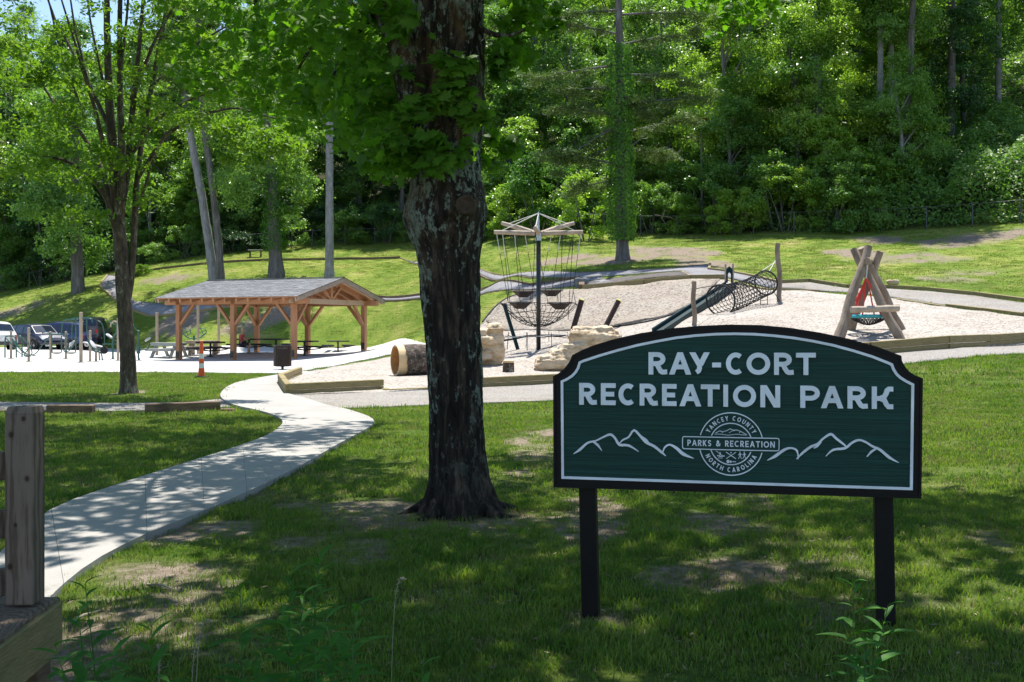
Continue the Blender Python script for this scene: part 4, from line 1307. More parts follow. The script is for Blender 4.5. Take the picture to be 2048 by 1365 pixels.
def plank_table(m):
    t = thing('picnic_table', '', 'picnic table')
    for i in range(5):
        mb = MB(); mb.box((0, (i - 2) * .15, .73), (1.8, .14, .06), bev=.006); mb.build('top_plank', m, t)
    for s in (-1, 1):
        for k in (0, 1):
            mb = MB(); mb.box((0, s * (.62 + k * .15), .44), (1.8, .14, .06), bev=.006); mb.build('seat_plank', m, t)
    for s in (-1, 1):
        mb = MB(); mb.box((0, s * .385, .655), (1.7, .035, .12)); mb.build('apron', m, t)
        mb = MB(); mb.box((0, s * .78, .375), (1.7, .035, .09)); mb.build('apron', m, t)
    for x in (-.62, .62):
        mb = MB(); mb.box((x, 0, .405), (.05, 1.5, .1)); mb.build('cross_bar', m, t)
        mb = MB(); mb.box((x, 0, .69), (.05, .74, .08)); mb.build('cross_bar', m, t)
        for s in (-1, 1):
            mb = MB(); mb.beam((x + .045, s * .62, 0), (x + .045, s * .2, .72), .07, .17, up=(1, 0, 0)); mb.build('leg', m, t)
    return t
for i, (px, py, a, mm, lb) in enumerate([(337, 716, -24, M['plastic_grey'], 'grey plank picnic table with bench seats, left of the pavilion'),
                                         (405, 711, 8, M['log_pale'], 'pale wooden picnic table behind the left pavilion post')]):
    t = plank_table(mm); g = G(px, py)
    t.location = (g.x, g.y, g.z + .03); t.rotation_euler = (0, 0, math.radians(a)); t['label'] = lb

# litter bin
g = G(565, 741)
t = thing('litter_bin', 'dark slatted round litter bin on a stem in front of the pavilion', 'litter bin', (g.x, g.y, g.z + .02))
s_ = F / g.y
bw, bh = 35 / s_ / 2, 42 / s_
mb = MB(); mb.lathe([(.001, .12), (bw * .8, .12), (bw * .93, .16), (bw * .93, bh), (bw * .88, bh), (bw * .86, .2), (.001, .18)], (0, 0, 0), 24); mb.build('drum', M['black'], t)
mb = MB(); mb.lathe([(.14, 0), (.14, .02), (.05, .03), (.05, .10), (.12, .13)], (0, 0, 0), 12); mb.build('stem', M['black_metal'], t)
for k in range(26):
    a = 2 * PI * k / 26
    mb = MB(); mb.box((bw * math.cos(a), bw * math.sin(a), .12 + bh / 2), (.012, bw * .16, bh - .02), rz=a, bev=.003); mb.build('slat', M['rust_black'], t)
mb = MB(); mb.tube([(bw * math.cos(2 * PI * k / 24), bw * math.sin(2 * PI * k / 24), .12 + bh) for k in range(24)], .02, 6, closed=True); mb.build('rim', M['black_metal'], t)

# traffic channelizer
g = G(403, 756)
s_ = F / g.y
t = thing('traffic_cone', 'tall thin orange and white traffic channelizer cone on the grass', 'traffic cone', tuple(g))
mb = MB(); mb.lathe([(.001, .0), (16 / s_, .0), (16 / s_, .045), (.10, .06), (.001, .06)], (0, 0, 0), 8); mb.build('base', M['rubber'], t)
def cr(z): return (.105 - .055 * z / 1.1)
bands = [(.05, .30, 'orange'), (.30, .45, 'white_band'), (.45, .60, 'orange'), (.60, .75, 'white_band'), (.75, 1.06, 'orange')]
for z0, z1, mm in bands:
    mb = MB(); mb.lathe([(cr(z0), z0 + .002), (cr(z1), z1), (cr(z1) * .7, z1)], (0, 0, 0), 16); mb.build('band', M[mm], t, smooth=False)
mb = MB(); mb.lathe([(.035, 1.06), (.035, 1.09), (.05, 1.10), (.05, 1.15), (.001, 1.16)], (0, 0, 0), 12); mb.build('handle', M['orange'], t)

# ------------------------------------------------------------------ seated person
def skin_body(name, joints, edges, mat, parent, sub=2, label=None):
    me = bpy.data.meshes.new(name)
    me.from_pydata([j[0] for j in joints], edges, [])
    o = bpy.data.objects.new(name, me)
    COL.objects.link(o)
    sk = o.modifiers.new('s', 'SKIN')
    for i, j in enumerate(joints):
        r = j[1] if hasattr(j[1], '__len__') else (j[1], j[1])
        me.skin_vertices[0].data[i].radius = r
        me.skin_vertices[0].data[i].use_root = (i == 0)
    sb = o.modifiers.new('b', 'SUBSURF'); sb.levels = sub; sb.render_levels = sub
    dg = bpy.context.evaluated_depsgraph_get()
    me2 = bpy.data.meshes.new_from_object(o.evaluated_get(dg))
    o.modifiers.clear()
    o.data = me2
    me2.materials.clear(); me2.materials.append(mat)
    me2.polygons.foreach_set('use_smooth', [True] * len(me2.polygons))
    o.parent = parent
    return o
pt = G(498, 707.5)
per = thing('person', 'person in a dark red shirt sitting at a black table under the pavilion', 'person', (pt.x - .22, pt.y - .72, pt.z + .03), math.radians(35))
J = [((0, 0, .50), .14), ((0, 0, .68), .13), ((.02, 0, .88), (.17, .12)), ((.03, 0, 1.0), (.10, .09)), ((.05, 0, 1.08), .055), ((.07, 0, 1.17), .085), ((.075, 0, 1.27), .095), ((.07, 0, 1.34), .06),
     ((.02, .19, .95), .065), ((.10, .25, .74), .048), ((.34, .20, .78), .036), ((.43, .19, .80), .03),
     ((.02, -.19, .95), .065), ((.10, -.25, .74), .048), ((.34, -.16, .78), .036), ((.43, -.14, .80), .03),
     ((.06, .10, .50), .10), ((.42, .12, .50), .075), ((.44, .12, .25), .06), ((.42, .12, .07), .04), ((.54, .12, .04), .035),
     ((.06, -.10, .50), .10), ((.42, -.12, .50), .075), ((.36, -.12, .25), .06), ((.30, -.12, .07), .04), ((.42, -.12, .04), .035)]
Eg = [(0, 1), (1, 2), (2, 3), (3, 4), (4, 5), (5, 6), (6, 7), (2, 8), (8, 9), (9, 10), (10, 11), (2, 12), (12, 13), (13, 14), (14, 15), (0, 16), (16, 17), (17, 18), (18, 19), (19, 20), (0, 21), (21, 22), (22, 23), (23, 24), (24, 25)]
skin_body('body', J, Eg, M['skin'], per)
Js = [((0, 0, .55), (.165, .15)), ((0, 0, .70), (.155, .145)), ((.02, 0, .88), (.195, .145)), ((.03, 0, .985), (.125, .11)), ((.02, .20, .95), .09), ((.07, .24, .82), .075), ((.02, -.20, .95), .09), ((.07, -.24, .82), .075)]
skin_body('shirt', Js, [(0, 1), (1, 2), (2, 3), (2, 4), (4, 5), (2, 6), (6, 7)], M['shirt'], per)
skin_body('shorts', [((0, 0, .50), .165), ((.06, .11, .50), .125), ((.38, .12, .50), .10), ((.06, -.11, .50), .125), ((.38, -.12, .50), .10)], [(0, 1), (1, 2), (0, 3), (3, 4)], M['shorts'], per)
skin_body('hair', [((.03, 0, 1.24), .10), ((.05, 0, 1.33), .105), ((.0, 0, 1.30), .09)], [(0, 1), (1, 2)], M['hair'], per)
for s in (-1, 1):
    mb = MB(); mb.lathe([(.001, -.012), (.012, 0), (.001, .012)], (.155, s * .035, 1.245), 8); mb.build('eye', M['black'], per)
mb = MB(); mb.beam((.155, 0, 1.24), (.185, 0, 1.205), .025, .02); mb.build('nose', M['skin'], per)
# ------------------------------------------------------------------ parked cars
def car(name, label, pnt, rz, paintm, L=4.7, Wd=1.85, Hh=1.75, kind='suv', rails=False):
    t = thing(name, label, 'car', pnt, rz, 'cars parked beyond the exercise area')
    k = Hh / 1.75
    if kind == 'suv':
        ST = [(0, .45, .62, .62, .40), (.03, .42, .98, .98, .86), (.14, .40, 1.10, 1.14, .84), (.50, .38, 1.12, 1.62, .66), (1.1, .36, 1.10, 1.72, .66), (2.3, .36, 1.06, 1.75, .66), (3.0, .36, 1.03, 1.66, .66), (3.72, .38, 1.02, 1.08, .74), (4.30, .40, .93, .96, .72), (4.58, .42, .78, .80, .70), (4.7, .45, .6, .62, .55)]
    else:
        ST = [(0, .42, .60, .60, .40), (.03, .40, .90, .90, .84), (.3, .36, 1.00, 1.05, .80), (.95, .34, 1.0, 1.42, .60), (1.7, .34, .98, 1.55, .62), (2.5, .34, .95, 1.53, .62), (3.45, .36, .93, 1.0, .72), (4.25, .38, .84, .88, .72), (4.55, .40, .70, .72, .68), (4.7, .45, .55, .56, .5)]
    body = MB()
    sec = []
    for x, z0, zb, zr, wr in ST:
        x = x * L / 4.7 - L / 2
        hw = Wd / 2
        ins = .90 if x < -L / 2 + .02 or x > L / 2 - .05 else 1.0
        up = zr > zb + .1
        sec.append([Vector((x, -hw * .90 * ins, z0)), Vector((x, -hw * ins, z0 + .18)), Vector((x, -hw * .985 * ins, zb * .82)), Vector((x, -hw * (.93 if up else .90) * ins, zb)), Vector((x, -wr * Wd / 1.85 * 1.0 * (1 if up else ins), zr * k if up else zr + .01)),
                    Vector((x, 0, (zr + .035) * k if up else zr + .04))])
    half = len(sec[0])
    for s in (1, -1):
        vs = [Vector((q.x, q.y * s, q.z)) for c in sec for q in c]
        fs = []
        for i in range(len(sec) - 1):
            for j in range(half - 1):
                f = (i * half + j, (i + 1) * half + j, (i + 1) * half + j + 1, i * half + j + 1)
                fs.append(f if s > 0 else f[::-1])
        body.add(vs, fs)
    for i in (0, len(sec) - 1):
        c = sec[i]
        body.add(c + [Vector((q.x, -q.y, q.z)) for q in c[::-1][1:]], [tuple(range(2 * half - 1))])
    n = len(sec)
    body.add([Vector((q[0].x, s * q[0].y, q[0].z)) for q in sec for s in (1, -1)], [(2 * i, 2 * i + 1, 2 * i + 3, 2 * i + 2) for i in range(n - 1)])
    body.build('body', paintm, t)
    def lerpq(a, b, f): return a.lerp(b, f)
    # side glass in separate panes between pillars
    ups = [i for i, s_ in enumerate(ST) if s_[3] > s_[2] + .1]
    for s in (1, -1):
        xs = ups + [ups[-1] + 1]
        def sp(x, fr):
            x_ = x
            for i in range(len(sec) - 1):
                if sec[i][0].x <= x_ <= sec[i + 1][0].x:
                    u = (x_ - sec[i][0].x) / (sec[i + 1][0].x - sec[i][0].x)
                    a = sec[i][3].lerp(sec[i + 1][3], u); b = sec[i][4].lerp(sec[i + 1][4], u)
                    q = a.lerp(b, fr) + Vector((0, -.012, 0))
                    return Vector((q.x, q.y * s, q.z))
        x0 = sec[ups[0]][0].x + .02; x1 = sec[ups[-1]][0].x + .28
        cuts = [x0 + (x1 - x0) * f for f in (0, .27, .62, 1.0)]
        for a, b in zip(cuts, cuts[1:]):
            a += .04; b -= .04
            mb = MB(); mid = (a + b) / 2
            qs = [sp(a, .10), sp(mid, .10), sp(b, .10), sp(b, .86), sp(mid, .86), sp(a, .86)]
            mb.add(qs, [(0, 1, 4, 5) if s > 0 else (5, 4, 1, 0), (1, 2, 3, 4) if s > 0 else (4, 3, 2, 1)])
            mb.build('window', M['glass'], t)
    # rear and front screens
    for (i, j, f0, f1, nm) in ((ups[0] - 1, ups[0], .18, .88, 'rear_window'), (ups[-1], ups[-1] + 1, .06, .90, 'windscreen')):
        a4, a5, b4, b5 = sec[i][4], sec[i][5], sec[j][4], sec[j][5]
        q = []
        for f in (f0, f1):
            l = a4.lerp(b4, f); c = a5.lerp(b5, f)
            q += [Vector((l.x, l.y * .93, l.z)), Vector((c.x, 0, c.z)), Vector((l.x, -l.y * .93, l.z))]
        off = Vector(((-.012 if nm == 'rear_window' else .012), 0, .012))
        mb = MB(); mb.add([v + off for v in q], [(0, 1, 4, 3), (1, 2, 5, 4)]); mb.build(nm, M['glass'], t)
    for x in (-L / 2 + .92, L / 2 - .88):
        for s in (-1, 1):
            ax = Matrix.Rotation(PI / 2, 3, 'X')
            mb = MB(); mb.lathe([(.16, .09), (.34, .09), (.36, .05), (.36, -.12), (.34, -.14)], (x, s * (Wd / 2 - .06), .36), 22, ax if s < 0 else Matrix.Rotation(-PI / 2, 3, 'X')); w_ = mb.build('wheel', M['tyre'], t)
            mb = MB(); mb.lathe([(.001, .075), (.05, .085), (.06, .06), (.2, .05), (.24, .085)], (x, s * (Wd / 2 - .05), .36), 20, ax if s < 0 else Matrix.Rotation(-PI / 2, 3, 'X')); mb.build('rim', M['chrome'], w_)
            mb = MB(); c0 = Vector((x, s * (Wd / 2 + .004), .36))
            arcp = [c0 + Vector((.43 * math.cos(a), 0, .43 * math.sin(a))) for a in [PI * q / 12 for q in range(13)]]
            mb.tube(arcp, .035, 6); mb.build('wheel_arch', M['trim'], t)
    for s in (-1, 1):
        mb = MB(); mb.box((-L / 2 + .06, s * Wd * .42, .88), (.12, .16, .30), bev=.02); mb.build('tail_light', M['tail'], t)
        mb = MB(); mb.box((L / 2 - .20, s * Wd * .37, .76), (.26, .30, .13), bev=.03, rot=Matrix.Rotation(-s * .25, 3, 'Z')); mb.build('headlight', M['lamp'], t)
        mb = MB(); mb.box((L / 2 - 1.25, s * (Wd / 2 + .06), 1.05), (.12, .18, .12), bev=.03); mb.build('mirror', paintm, t)
        if rails:
            mb = MB(); mb.tube([(-1.6, s * .62, 1.75 * k), (-1.5, s * .62, 1.81 * k), (.3, s * .62, 1.83 * k), (.5, s * .62, 1.76 * k)], .02, 6); mb.build('roof_rail', M['trim'], t)
    mb = MB(); mb.box((-L / 2 + .01, 0, .50), (.10, Wd * .92, .22), bev=.04); mb.build('bumper', M['trim'] if kind == 'suv' else paintm, t)
    mb = MB(); mb.box((L / 2 - .02, 0, .47), (.10, Wd * .86, .16), bev=.04); mb.build('bumper', M['trim'], t)
    mb = MB()
    for q in range(3): mb.box((L / 2 - .09 + .02 * (2 - q), 0, .60 + q * .07), (.06, Wd * .42, .025))
    mb.build('grille', M['chrome'], t)
    mb = MB(); mb.box((-L / 2 - .015, 0, .80), (.02, .32, .15)); mb.build('number_plate', M['white_band'], t)
    return t
def cp(px, Z):
    return ((px - CX) / F * Z, Z, h1((px - CX) / F * Z, Z) + .03)
car('parked_car', 'white SUV parked at the far left edge, tail towards the camera', cp(-28, 67), math.radians(140), M['car_white'], L=4.9, Hh=1.88)
car('parked_car', 'dark navy SUV facing right with chrome grille, beside the white one', cp(72, 68), math.radians(-38), M['car_navy'], L=4.7, Hh=1.68)
car('parked_car', 'dark blue minivan parked behind the navy SUV', cp(118, 75), math.radians(168), M['car_blue'], L=5.0, Hh=1.9, rails=True)
car('parked_car', 'grey-brown SUV with red tail lights, seen from behind', cp(186, 77), math.radians(98), M['car_brown'], L=4.6, Hh=1.9)

# ------------------------------------------------------------------ outdoor exercise machines
GPn = M['green_paint']
def mach(px, Z, label, rz=0):
    q = cp(px, Z)
    return thing('exercise_machine', label, 'exercise machine', q, rz, 'green outdoor exercise machines'), Vector(q)
def gpost(t, x, y, h, r=.055):
    mb = MB(); mb.lathe([(.15, 0), (.15, .02), (r, .03), (r, h), (r * 1.15, h), (r * 1.1, h + .05), (.001, h + .07)], (x, y, 0), 12); o = mb.build('post', M['post_tan'], t, smooth=False)
def gt(t, pts, r=.024, nm='frame_tube', m=None):
    mb = MB(); mb.tube(smooth(pts, 2), r, 7); return mb.build(nm, m or GPn, t, smooth=True)
# parallel bar stepper
t, q = mach(22, 51.5, 'exercise machine with parallel handrails at the far left')
gpost(t, 0, 0, 1.30)
for s in (-1, 1):
    gt(t, [(-.15, s * .3, .05), (-.15, s * .3, 1.05), (-.05, s * .3, 1.12), (.35, s * .3, 1.1), (.4, s * .3, .9), (.4, s * .3, .05)], .035)
    gt(t, [(-.1, s * .28, 1.0), (.25, s * .28, .6), (.6, s * .28, .22), (1.1, s * .3, .12)])
# crossed swing tubes
t, q = mach(57.5, 47.0, 'tan exercise post with crossed green tubes, second from the left')
gpost(t, 0, 0, 1.48)
gt(t, [(-.85, .1, 1.05), (-.45, .1, .55), (-.15, .1, .3), (.25, .1, .3), (.55, .1, .75), (.95, .1, 1.2), (.85, .1, 1.35), (.55, .1, 1.3)])
gt(t, [(-.35, -.1, 1.2), (.05, -.1, .8), (.25, -.1, .35), (-.05, -.1, .22), (-.2, -.1, .3), (.1, -.1, .65)])
# air walker pair
t, q = mach(101, 52, 'green air walker with two hanging footrests between tan posts')
gpost(t, 0, 0, 1.30); gpost(t, .72, .1, 1.30)
gt(t, [(-.1, 0, 1.22), (.85, .1, 1.22)], .035)
for x in (.12, .82):
    for y in (-.12,):
        gt(t, [(x, y, 1.2), (x, y, .35), (x + .06, y, .28), (x + .42, y, .28), (x + .48, y, .35), (x + .48, y, 1.15)], .028)
        mb = MB(); mb.box((x + .24, y, .30), (.30, .16, .05), bev=.01); mb.build('footrest', M['rubber'], t)
gt(t, [(.55, 0, 1.3), (.6, 0, 1.85), (.72, 0, 1.95), (1.35, 0, 1.95)], .03)
# tall pull-up / chest press station
t, q = mach(162, 46.2, 'tall tan post with green press arms and grey seats')
gpost(t, 0, 0, 2.15, .075); gpost(t, -.08, 1.2, 1.35)
for s in (-1, 1):
    gt(t, [(s * .06, 0, 1.95), (s * .42, 0, 1.95), (s * .5, 0, 1.85), (s * .5, 0, 1.75)], .03)
    gt(t, [(s * .24, 0, 1.93), (s * .24, .05, 1.3), (s * .26, .2, .85)], .03)
    gt(t, [(s * .24, .1, 1.0), (s * .45, .1, .62), (s * .75, .1, .58)], .03)
    mb = MB(); mb.lathe([(.001, 0), (.18, .02), (.2, .06), (.12, .09), (.001, .095)], (s * .42, .15, .78), 12, Matrix.Rotation(1.0 * s, 3, 'Y')); mb.build('seat', M['seat_grey'], t)
    gt(t, [(s * .5, .1, .7), (s * .52, .05, .5), (s * .75, .05, .45), (s * .8, .05, .6)], .022)
gt(t, [(-.52, .3, 1.0), (-.52, .3, 1.68), (-.4, .3, 1.78), (.0, .3, 1.8)], .026)
# bench press with a wheel
t, q = mach(192, 49, 'low green exercise bench with a grey slanted seat right of the tall post')
gpost(t, 0, 0, .75)
mb = MB(); mb.box((-.15, 0, .80), (.85, .34, .05), rot=Matrix.Rotation(.25, 3, 'Y'), bev=.015); mb.build('seat', M['seat_grey'], t)
gt(t, [(-.3, 0, .7), (-.1, 0, .45), (.25, 0, .45), (.3, 0, .05)], .03); gt(t, [(.1, .1, .45), (.12, .1, .05)], .03)
t, q = mach(225, 53, 'green exercise bike with a round flywheel, left of the thin tree')
gt(t, [(-.35, 0, 2.05), (-.1, 0, 1.8), (.3, 0, 1.72), (.55, 0, 1.85)], .025); gt(t, [(-.75, 0, 1.95), (-.5, 0, 1.8), (-.4, 0, 1.3), (-.4, 0, .7)], .025)
gt(t, [(.2, 0, 1.75), (.22, 0, 1.4), (0, 0, 1.1), (.02, 0, .1)], .045); gt(t, [(-.5, 0, .75), (0, 0, .78), (.45, 0, .75)], .03)
mb = MB(); mb.lathe([(.001, .05), (.19, .05), (.19, -.05), (.001, -.05)], (-.42, 0, .45), 16, Matrix.Rotation(PI / 2, 3, 'X')); mb.build('flywheel', M['rubber'], t)
mb = MB(); mb.lathe([(.001, 0), (.2, .04), (.16, .10), (.001, .10)], (-.2, 0, 1.12), 12, Matrix.Rotation(.7, 3, 'Y')); mb.build('seat', M['seat_grey'], t)
gt(t, [(.1, .1, 1.1), (.5, .1, 1.15), (.5, .1, 1.4)], .022); gt(t, [(0, .1, .95), (.6, .1, .92)], .022)
mb = MB(); mb.lathe([(.14, 0), (.14, .02), (.05, .03), (.05, .12)], (0.02, 0, 0), 10); mb.build('foot', GPn, t)
t, q = mach(236, 51, 'tan exercise post with a curved top just left of the thin tree')
gpost(t, 0, 0, 2.0); gt(t, [(0, 0, 1.85), (-.2, 0, 1.95), (-.35, 0, 1.8), (-.36, 0, 1.65)], .04, m=M['post_tan'])
t, q = mach(277, 52, 'green leg press with a grey seat just right of the thin tree')
gt(t, [(0, 0, .1), (0, 0, 1.45)], .045); gt(t, [(-.1, 0, .62), (.2, 0, .55), (.5, 0, .55), (.55, 0, .9)], .03)
mb = MB(); mb.lathe([(.001, 0), (.18, .03), (.16, .10), (.001, .12)], (.5, 0, 1.0), 12, Matrix.Rotation(-.6, 3, 'Y')); mb.build('seat', M['seat_grey'], t)
mb = MB(); mb.box((0, 0, .55), (.16, .16, .42), bev=.03); mb.build('pivot', GPn, t)
mb = MB(); mb.lathe([(.14, 0), (.14, .02), (.05, .03), (.05, .12)], (0.02, 0, 0), 10); mb.build('foot', GPn, t)
gt(t, [(-.25, 0, 1.75), (-.1, 0, 1.5), (.05, 0, 1.45)], .025)
t, q = mach(388, 61, 'green hand-bike machine seen behind the left pavilion post')
gt(t, [(0, 0, .1), (0, 0, 1.2)], .06)
gt(t, [(-.7, 0, 1.35), (-.35, 0, 1.05), (0, 0, 1.0), (.35, 0, 1.05), (.7, 0, 1.35)], .035)
for s in (-1, 1):
    mb = MB(); mb.tube([(s * .45 + .25 * math.cos(a), 0.05, 1.42 + .22 * math.sin(a)) for a in [2 * PI * k / 16 for k in range(16)]], .025, 6, closed=True); mb.build('hand_wheel', GPn, t)
    for a in range(4):
        gt(t, [(s * .45, .05, 1.42), (s * .45 + .22 * math.cos(a * PI / 2 + .4), .05, 1.42 + .2 * math.sin(a * PI / 2 + .4))], .02, 'spoke')
# tall plain posts
for px, top, Z, lb in ((314, 628, 58, 'plain tan post standing left of the pavilion'), (396, 611, 60, 'tan post seen behind the pavilion, left of two'), (437.5, 614, 61, 'tan post seen behind the pavilion, right of two')):
    q = cp(px, Z)
    hh = EH - (top - HY) / F * Z - q[2]
    mb = MB(); mb.lathe([(.13, 0), (.13, .02), (.075, .03), (.075, hh), (.085, hh), (.085, hh + .08), (.001, hh + .09)], (0, 0, 0), 12)
    o = mb.build('tan_post', M['post_tan']); o.location = q; tag(o, lb, 'post', 'tan posts near the pavilion')

# ------------------------------------------------------------------ playground
# hollow log
gl = G(790, 755)
t = thing('hollow_log', 'hollow log tunnel with dark bark and an orange-brown inside, left of the trunk', 'hollow log', (gl.x, gl.y, gl.z + .02))
m_bark = bark('bark_log', [(.3, (.035, .026, .02)), (.5, (.10, .075, .06)), (.75, (.27, .23, .20))], 9, 1, 1.0, (.35, .34, .30), .06, .62, 5)
rr = 32.5 / F * gl.y
ang = math.radians(24)
ax_d = Vector((math.cos(ang), math.sin(ang), 0))
axm = Matrix((Vector((-ax_d.y, ax_d.x, 0)), Vector((0, 0, 1)), ax_d)).transposed()
def log_shell(r0, r1, z0, z1, mat_, nm, rough=.02, seed=3, nseg=16, edge=None):
    n, k = 40, nseg
    vs, fs = [], []
    for i in range(k + 1):
        for j in range(n):
            a = 2 * PI * j / n
            zz = z0 + (z1 - z0) * i / k
            if edge and i == edge[0]: zz += edge[1] * float(fbm(math.cos(a) * 1.5, math.sin(a) * 1.5, 0, 8, 3) - .5)
            rn = (r0 + (r1 - r0) * i / k) * (1 + rough * 2 * float(fbm(math.cos(a) * 2, math.sin(a) * 2, zz * 1.5, seed, 3) - .5))
            vs.append(axm @ Vector((rn * math.cos(a), rn * math.sin(a), zz)) + Vector((0, 0, rr)))
    for i in range(k):
        for j in range(n):
            fs.append((i * n + j, i * n + (j + 1) % n, (i + 1) * n + (j + 1) % n, (i + 1) * n + j))
    mb = MB(); mb.add(vs, fs); return mb.build(nm, mat_, t, smooth=True)
log_shell(rr * .99, rr * .96, .22, 2.3, m_bark, 'bark', .07, 3, 22, (0, .5))
log_shell(rr * .95, rr * .93, 0, 2.3, M['wood_cut'], 'wood', .02, 4)
log_shell(rr * .86, rr * .86, 0, 2.3, M['wood_in'], 'inside', .04, 5)
n = 40
for z in (0, 2.3):
    vs = [axm @ Vector((rr * f * math.cos(2 * PI * j / n), rr * f * math.sin(2 * PI * j / n), z)) + Vector((0, 0, rr)) for f in (.95, .86) for j in range(n)]
    mb = MB(); mb.add(vs, [(j, (j + 1) % n, n + (j + 1) % n, n + j) for j in range(n)]); mb.build('cut_end', M['wood_cut'], t)
# stump
g = G(1017, 748)
t = thing('tree_stump', 'short sawn stump with dark bark in front of the left climbing rock', 'stump', tuple(g))
mb = MB(); n = 24
vs = []
for z, f in ((-.05, 1.06), (.1, 1.0), (.25, .97), (.36, .95)):
    for j in range(n):
        a = 2 * PI * j / n; q = .19 * f * (1 + .12 * float(fbm(math.cos(a) * 2, math.sin(a) * 2, z, 5) - .5))
        vs.append((q * math.cos(a), q * math.sin(a), z))
mb.add(vs, [(i * n + j, i * n + (j + 1) % n, (i + 1) * n + (j + 1) % n, (i + 1) * n + j) for i in range(3) for j in range(n)]); mb.build('bark', m_bark, t, smooth=True)
mb = MB(); mb.lathe([(.18, .36), (.175, .42), (.001, .425)], (0, 0, 0), 24); mb.build('sawn_top', M['wood_cut'], t)
# climbing rocks
def rock(name, label, loc, blocks, cat, vox=.045, amp=.12, m=None, seed=1, fine=.035, grp=None):
    me0 = bpy.data.meshes.new('r'); b0 = MB()
    for c, d, rz in blocks: b0.box(c, d, rz=rz, bev=min(d) * .28)
    me0.from_pydata(b0.v, [], b0.f)
    o = bpy.data.objects.new(name, me0); COL.objects.link(o)
    md = o.modifiers.new('r', 'REMESH'); md.mode = 'VOXEL'; md.voxel_size = vox
    sm = o.modifiers.new('s', 'SMOOTH'); sm.iterations = 1; sm.factor = .4
    dg = bpy.context.evaluated_depsgraph_get()
    me = bpy.data.meshes.new_from_object(o.evaluated_get(dg)); o.modifiers.clear()
    co = np.empty(len(me.vertices) * 3, np.float32); me.vertices.foreach_get('co', co); co = co.reshape(-1, 3)
    no = np.array([v.normal[:] for v in me.vertices])
    strat = fbm(co[:, 0] * .8, co[:, 1] * .8, co[:, 2] * 5, seed, 3) - .5
    big = fbm(co[:, 0] * 2, co[:, 1] * 2, co[:, 2] * 2.4, seed + 4, 4) - .5
    fn = 1 - 2 * np.abs(fbm(co[:, 0] * 6, co[:, 1] * 6, co[:, 2] * 9, seed + 9, 3) - .5)
    co = co + no * (strat * amp * 2.4 + big * amp * 2.0 + (fn - .7) * fine * 3.0)[:, None]
    me.vertices.foreach_set('co', co.ravel().astype(np.float32)); me.update()
    me.materials.clear(); me.materials.append(m or M['rock'])
    me.polygons.foreach_set('use_smooth', [True] * len(me.polygons))
    o.data = me; o.location = loc
    tag(o, label, cat, grp)
    return o
g = G(982, 731); k = g.y / F
rock('climbing_rock', 'tall tan climbing rock tower beside the big trunk', (g.x, g.y, g.z), [((-.15, .2, .55), (1.2, 1.0, 1.3), 0), ((.12, .2, .75), (.62, .9, 1.45), .1), ((-.45, -.25, .35), (.9, .7, .35), .2), ((-.35, -.3, .9), (.9, .6, .3), -.1), ((-.5, -.2, 1.2), (.7, .6, .2), .1)], 'climbing rock', amp=.10, seed=3, grp='tan climbing rocks')
g = G(1130, 742)
rock('climbing_rock', 'long stepped tan climbing rock rising to the right behind the sign', (g.x, g.y, g.z), [((-.35, 0, .22), (1.35, 1.0, .62), .0), ((.55, .15, .45), (1.5, 1.0, 1.0), .0), ((.75, .2, .78), (1.45, .9, .55), 0), ((1.0, .3, 1.15), (1.7, .9, .75), 0), ((1.35, .3, .8), (1.2, 1.0, 1.5), 0), ((-.1, .1, .55), (.8, .7, .3), .2)], 'climbing rock', amp=.10, seed=8, grp='tan climbing rocks')
g = G(1162, 573)
rock('boulder', 'dark grey boulder at the left end of the slope-top edging', (g.x, g.y, g.z), [((0, 0, .15), (.8, .6, .7), .3)], 'boulder', vox=.1, m=M['boulder'], seed=12)
g = G(1785, 574)
rock('stone', 'small rough stone lying on the edging right of the nest swing', (g.x, g.y, g.z + .12), [((0, 0, .08), (.55, .35, .22), .1)], 'stone', vox=.06, amp=.05, m=M['rock'], seed=15)
q = W(2040, 408, 76); q = Vector((q.x, q.y, h1(q.x, q.y)))
# ropes / poles
def pole(a, b, r, m, name, label, cat, cap=None, wob=0.0, grp=None, r2=None):
    a, b = Vector(a), Vector(b)
    t = thing(name, label, cat, tuple(a), 0, grp)
    pts = []
    for i in range(9):
        f = i / 8
        p_ = (b - a) * f
        p_ = p_ + Vector((math.sin(f * 7 + a.x) * wob, 0, 0)) * (1 if 0 < i < 8 else 0)
        pts.append(p_)
    mb = MB(); mb.tube([pts[0] - (b - a).normalized() * .3] + pts, [r] * 2 + [r + ((r2 or r) - r) * i / 8 for i in range(1, 9)], 12); mb.build('shaft', m, t, smooth=False)
    d = (b - a).normalized()
    if cap is not None:
        mb = MB(); mb.tube([pts[-1] + d * .001, pts[-1] + d * .03, pts[-1] + d * .06], [r * 1.15, r * 1.15, r * .7], 12); mb.build('cap', cap, t)
    return t
def gpt(px, py): return G(px, py)
a = gpt(1036, 700); pole(a, W(1008, 608, a.y + .3), .085, M['slide'], 'leaning_post', 'blue-black leaning post left of the rope carousel pole', 'leaning post', grp='leaning posts round the rope carousel')
a = W(1150, 646, 44.6); pole(a, W(1163, 602, 44.8), .12, M['rust_black'], 'leaning_post', 'brown-black leaning post with yellow top, just right of the rope net', 'leaning post', M['yellow_cap'], grp='leaning posts round the rope carousel')
a = W(1210, 656, 43.4); pole(a, W(1237, 603, 43.7), .11, M['rust_black'], 'leaning_post', 'black leaning post with yellow top above the stepped climbing rock', 'leaning post', M['yellow_cap'], grp='leaning posts round the rope carousel')
tA = pole(G(1388, 652), W(1388, 563, 38), .085, M['log'], 'log_post', 'shorter crooked grey log post in front of the slide', 'log post', None, .03, 'crooked log posts of the net tunnel')
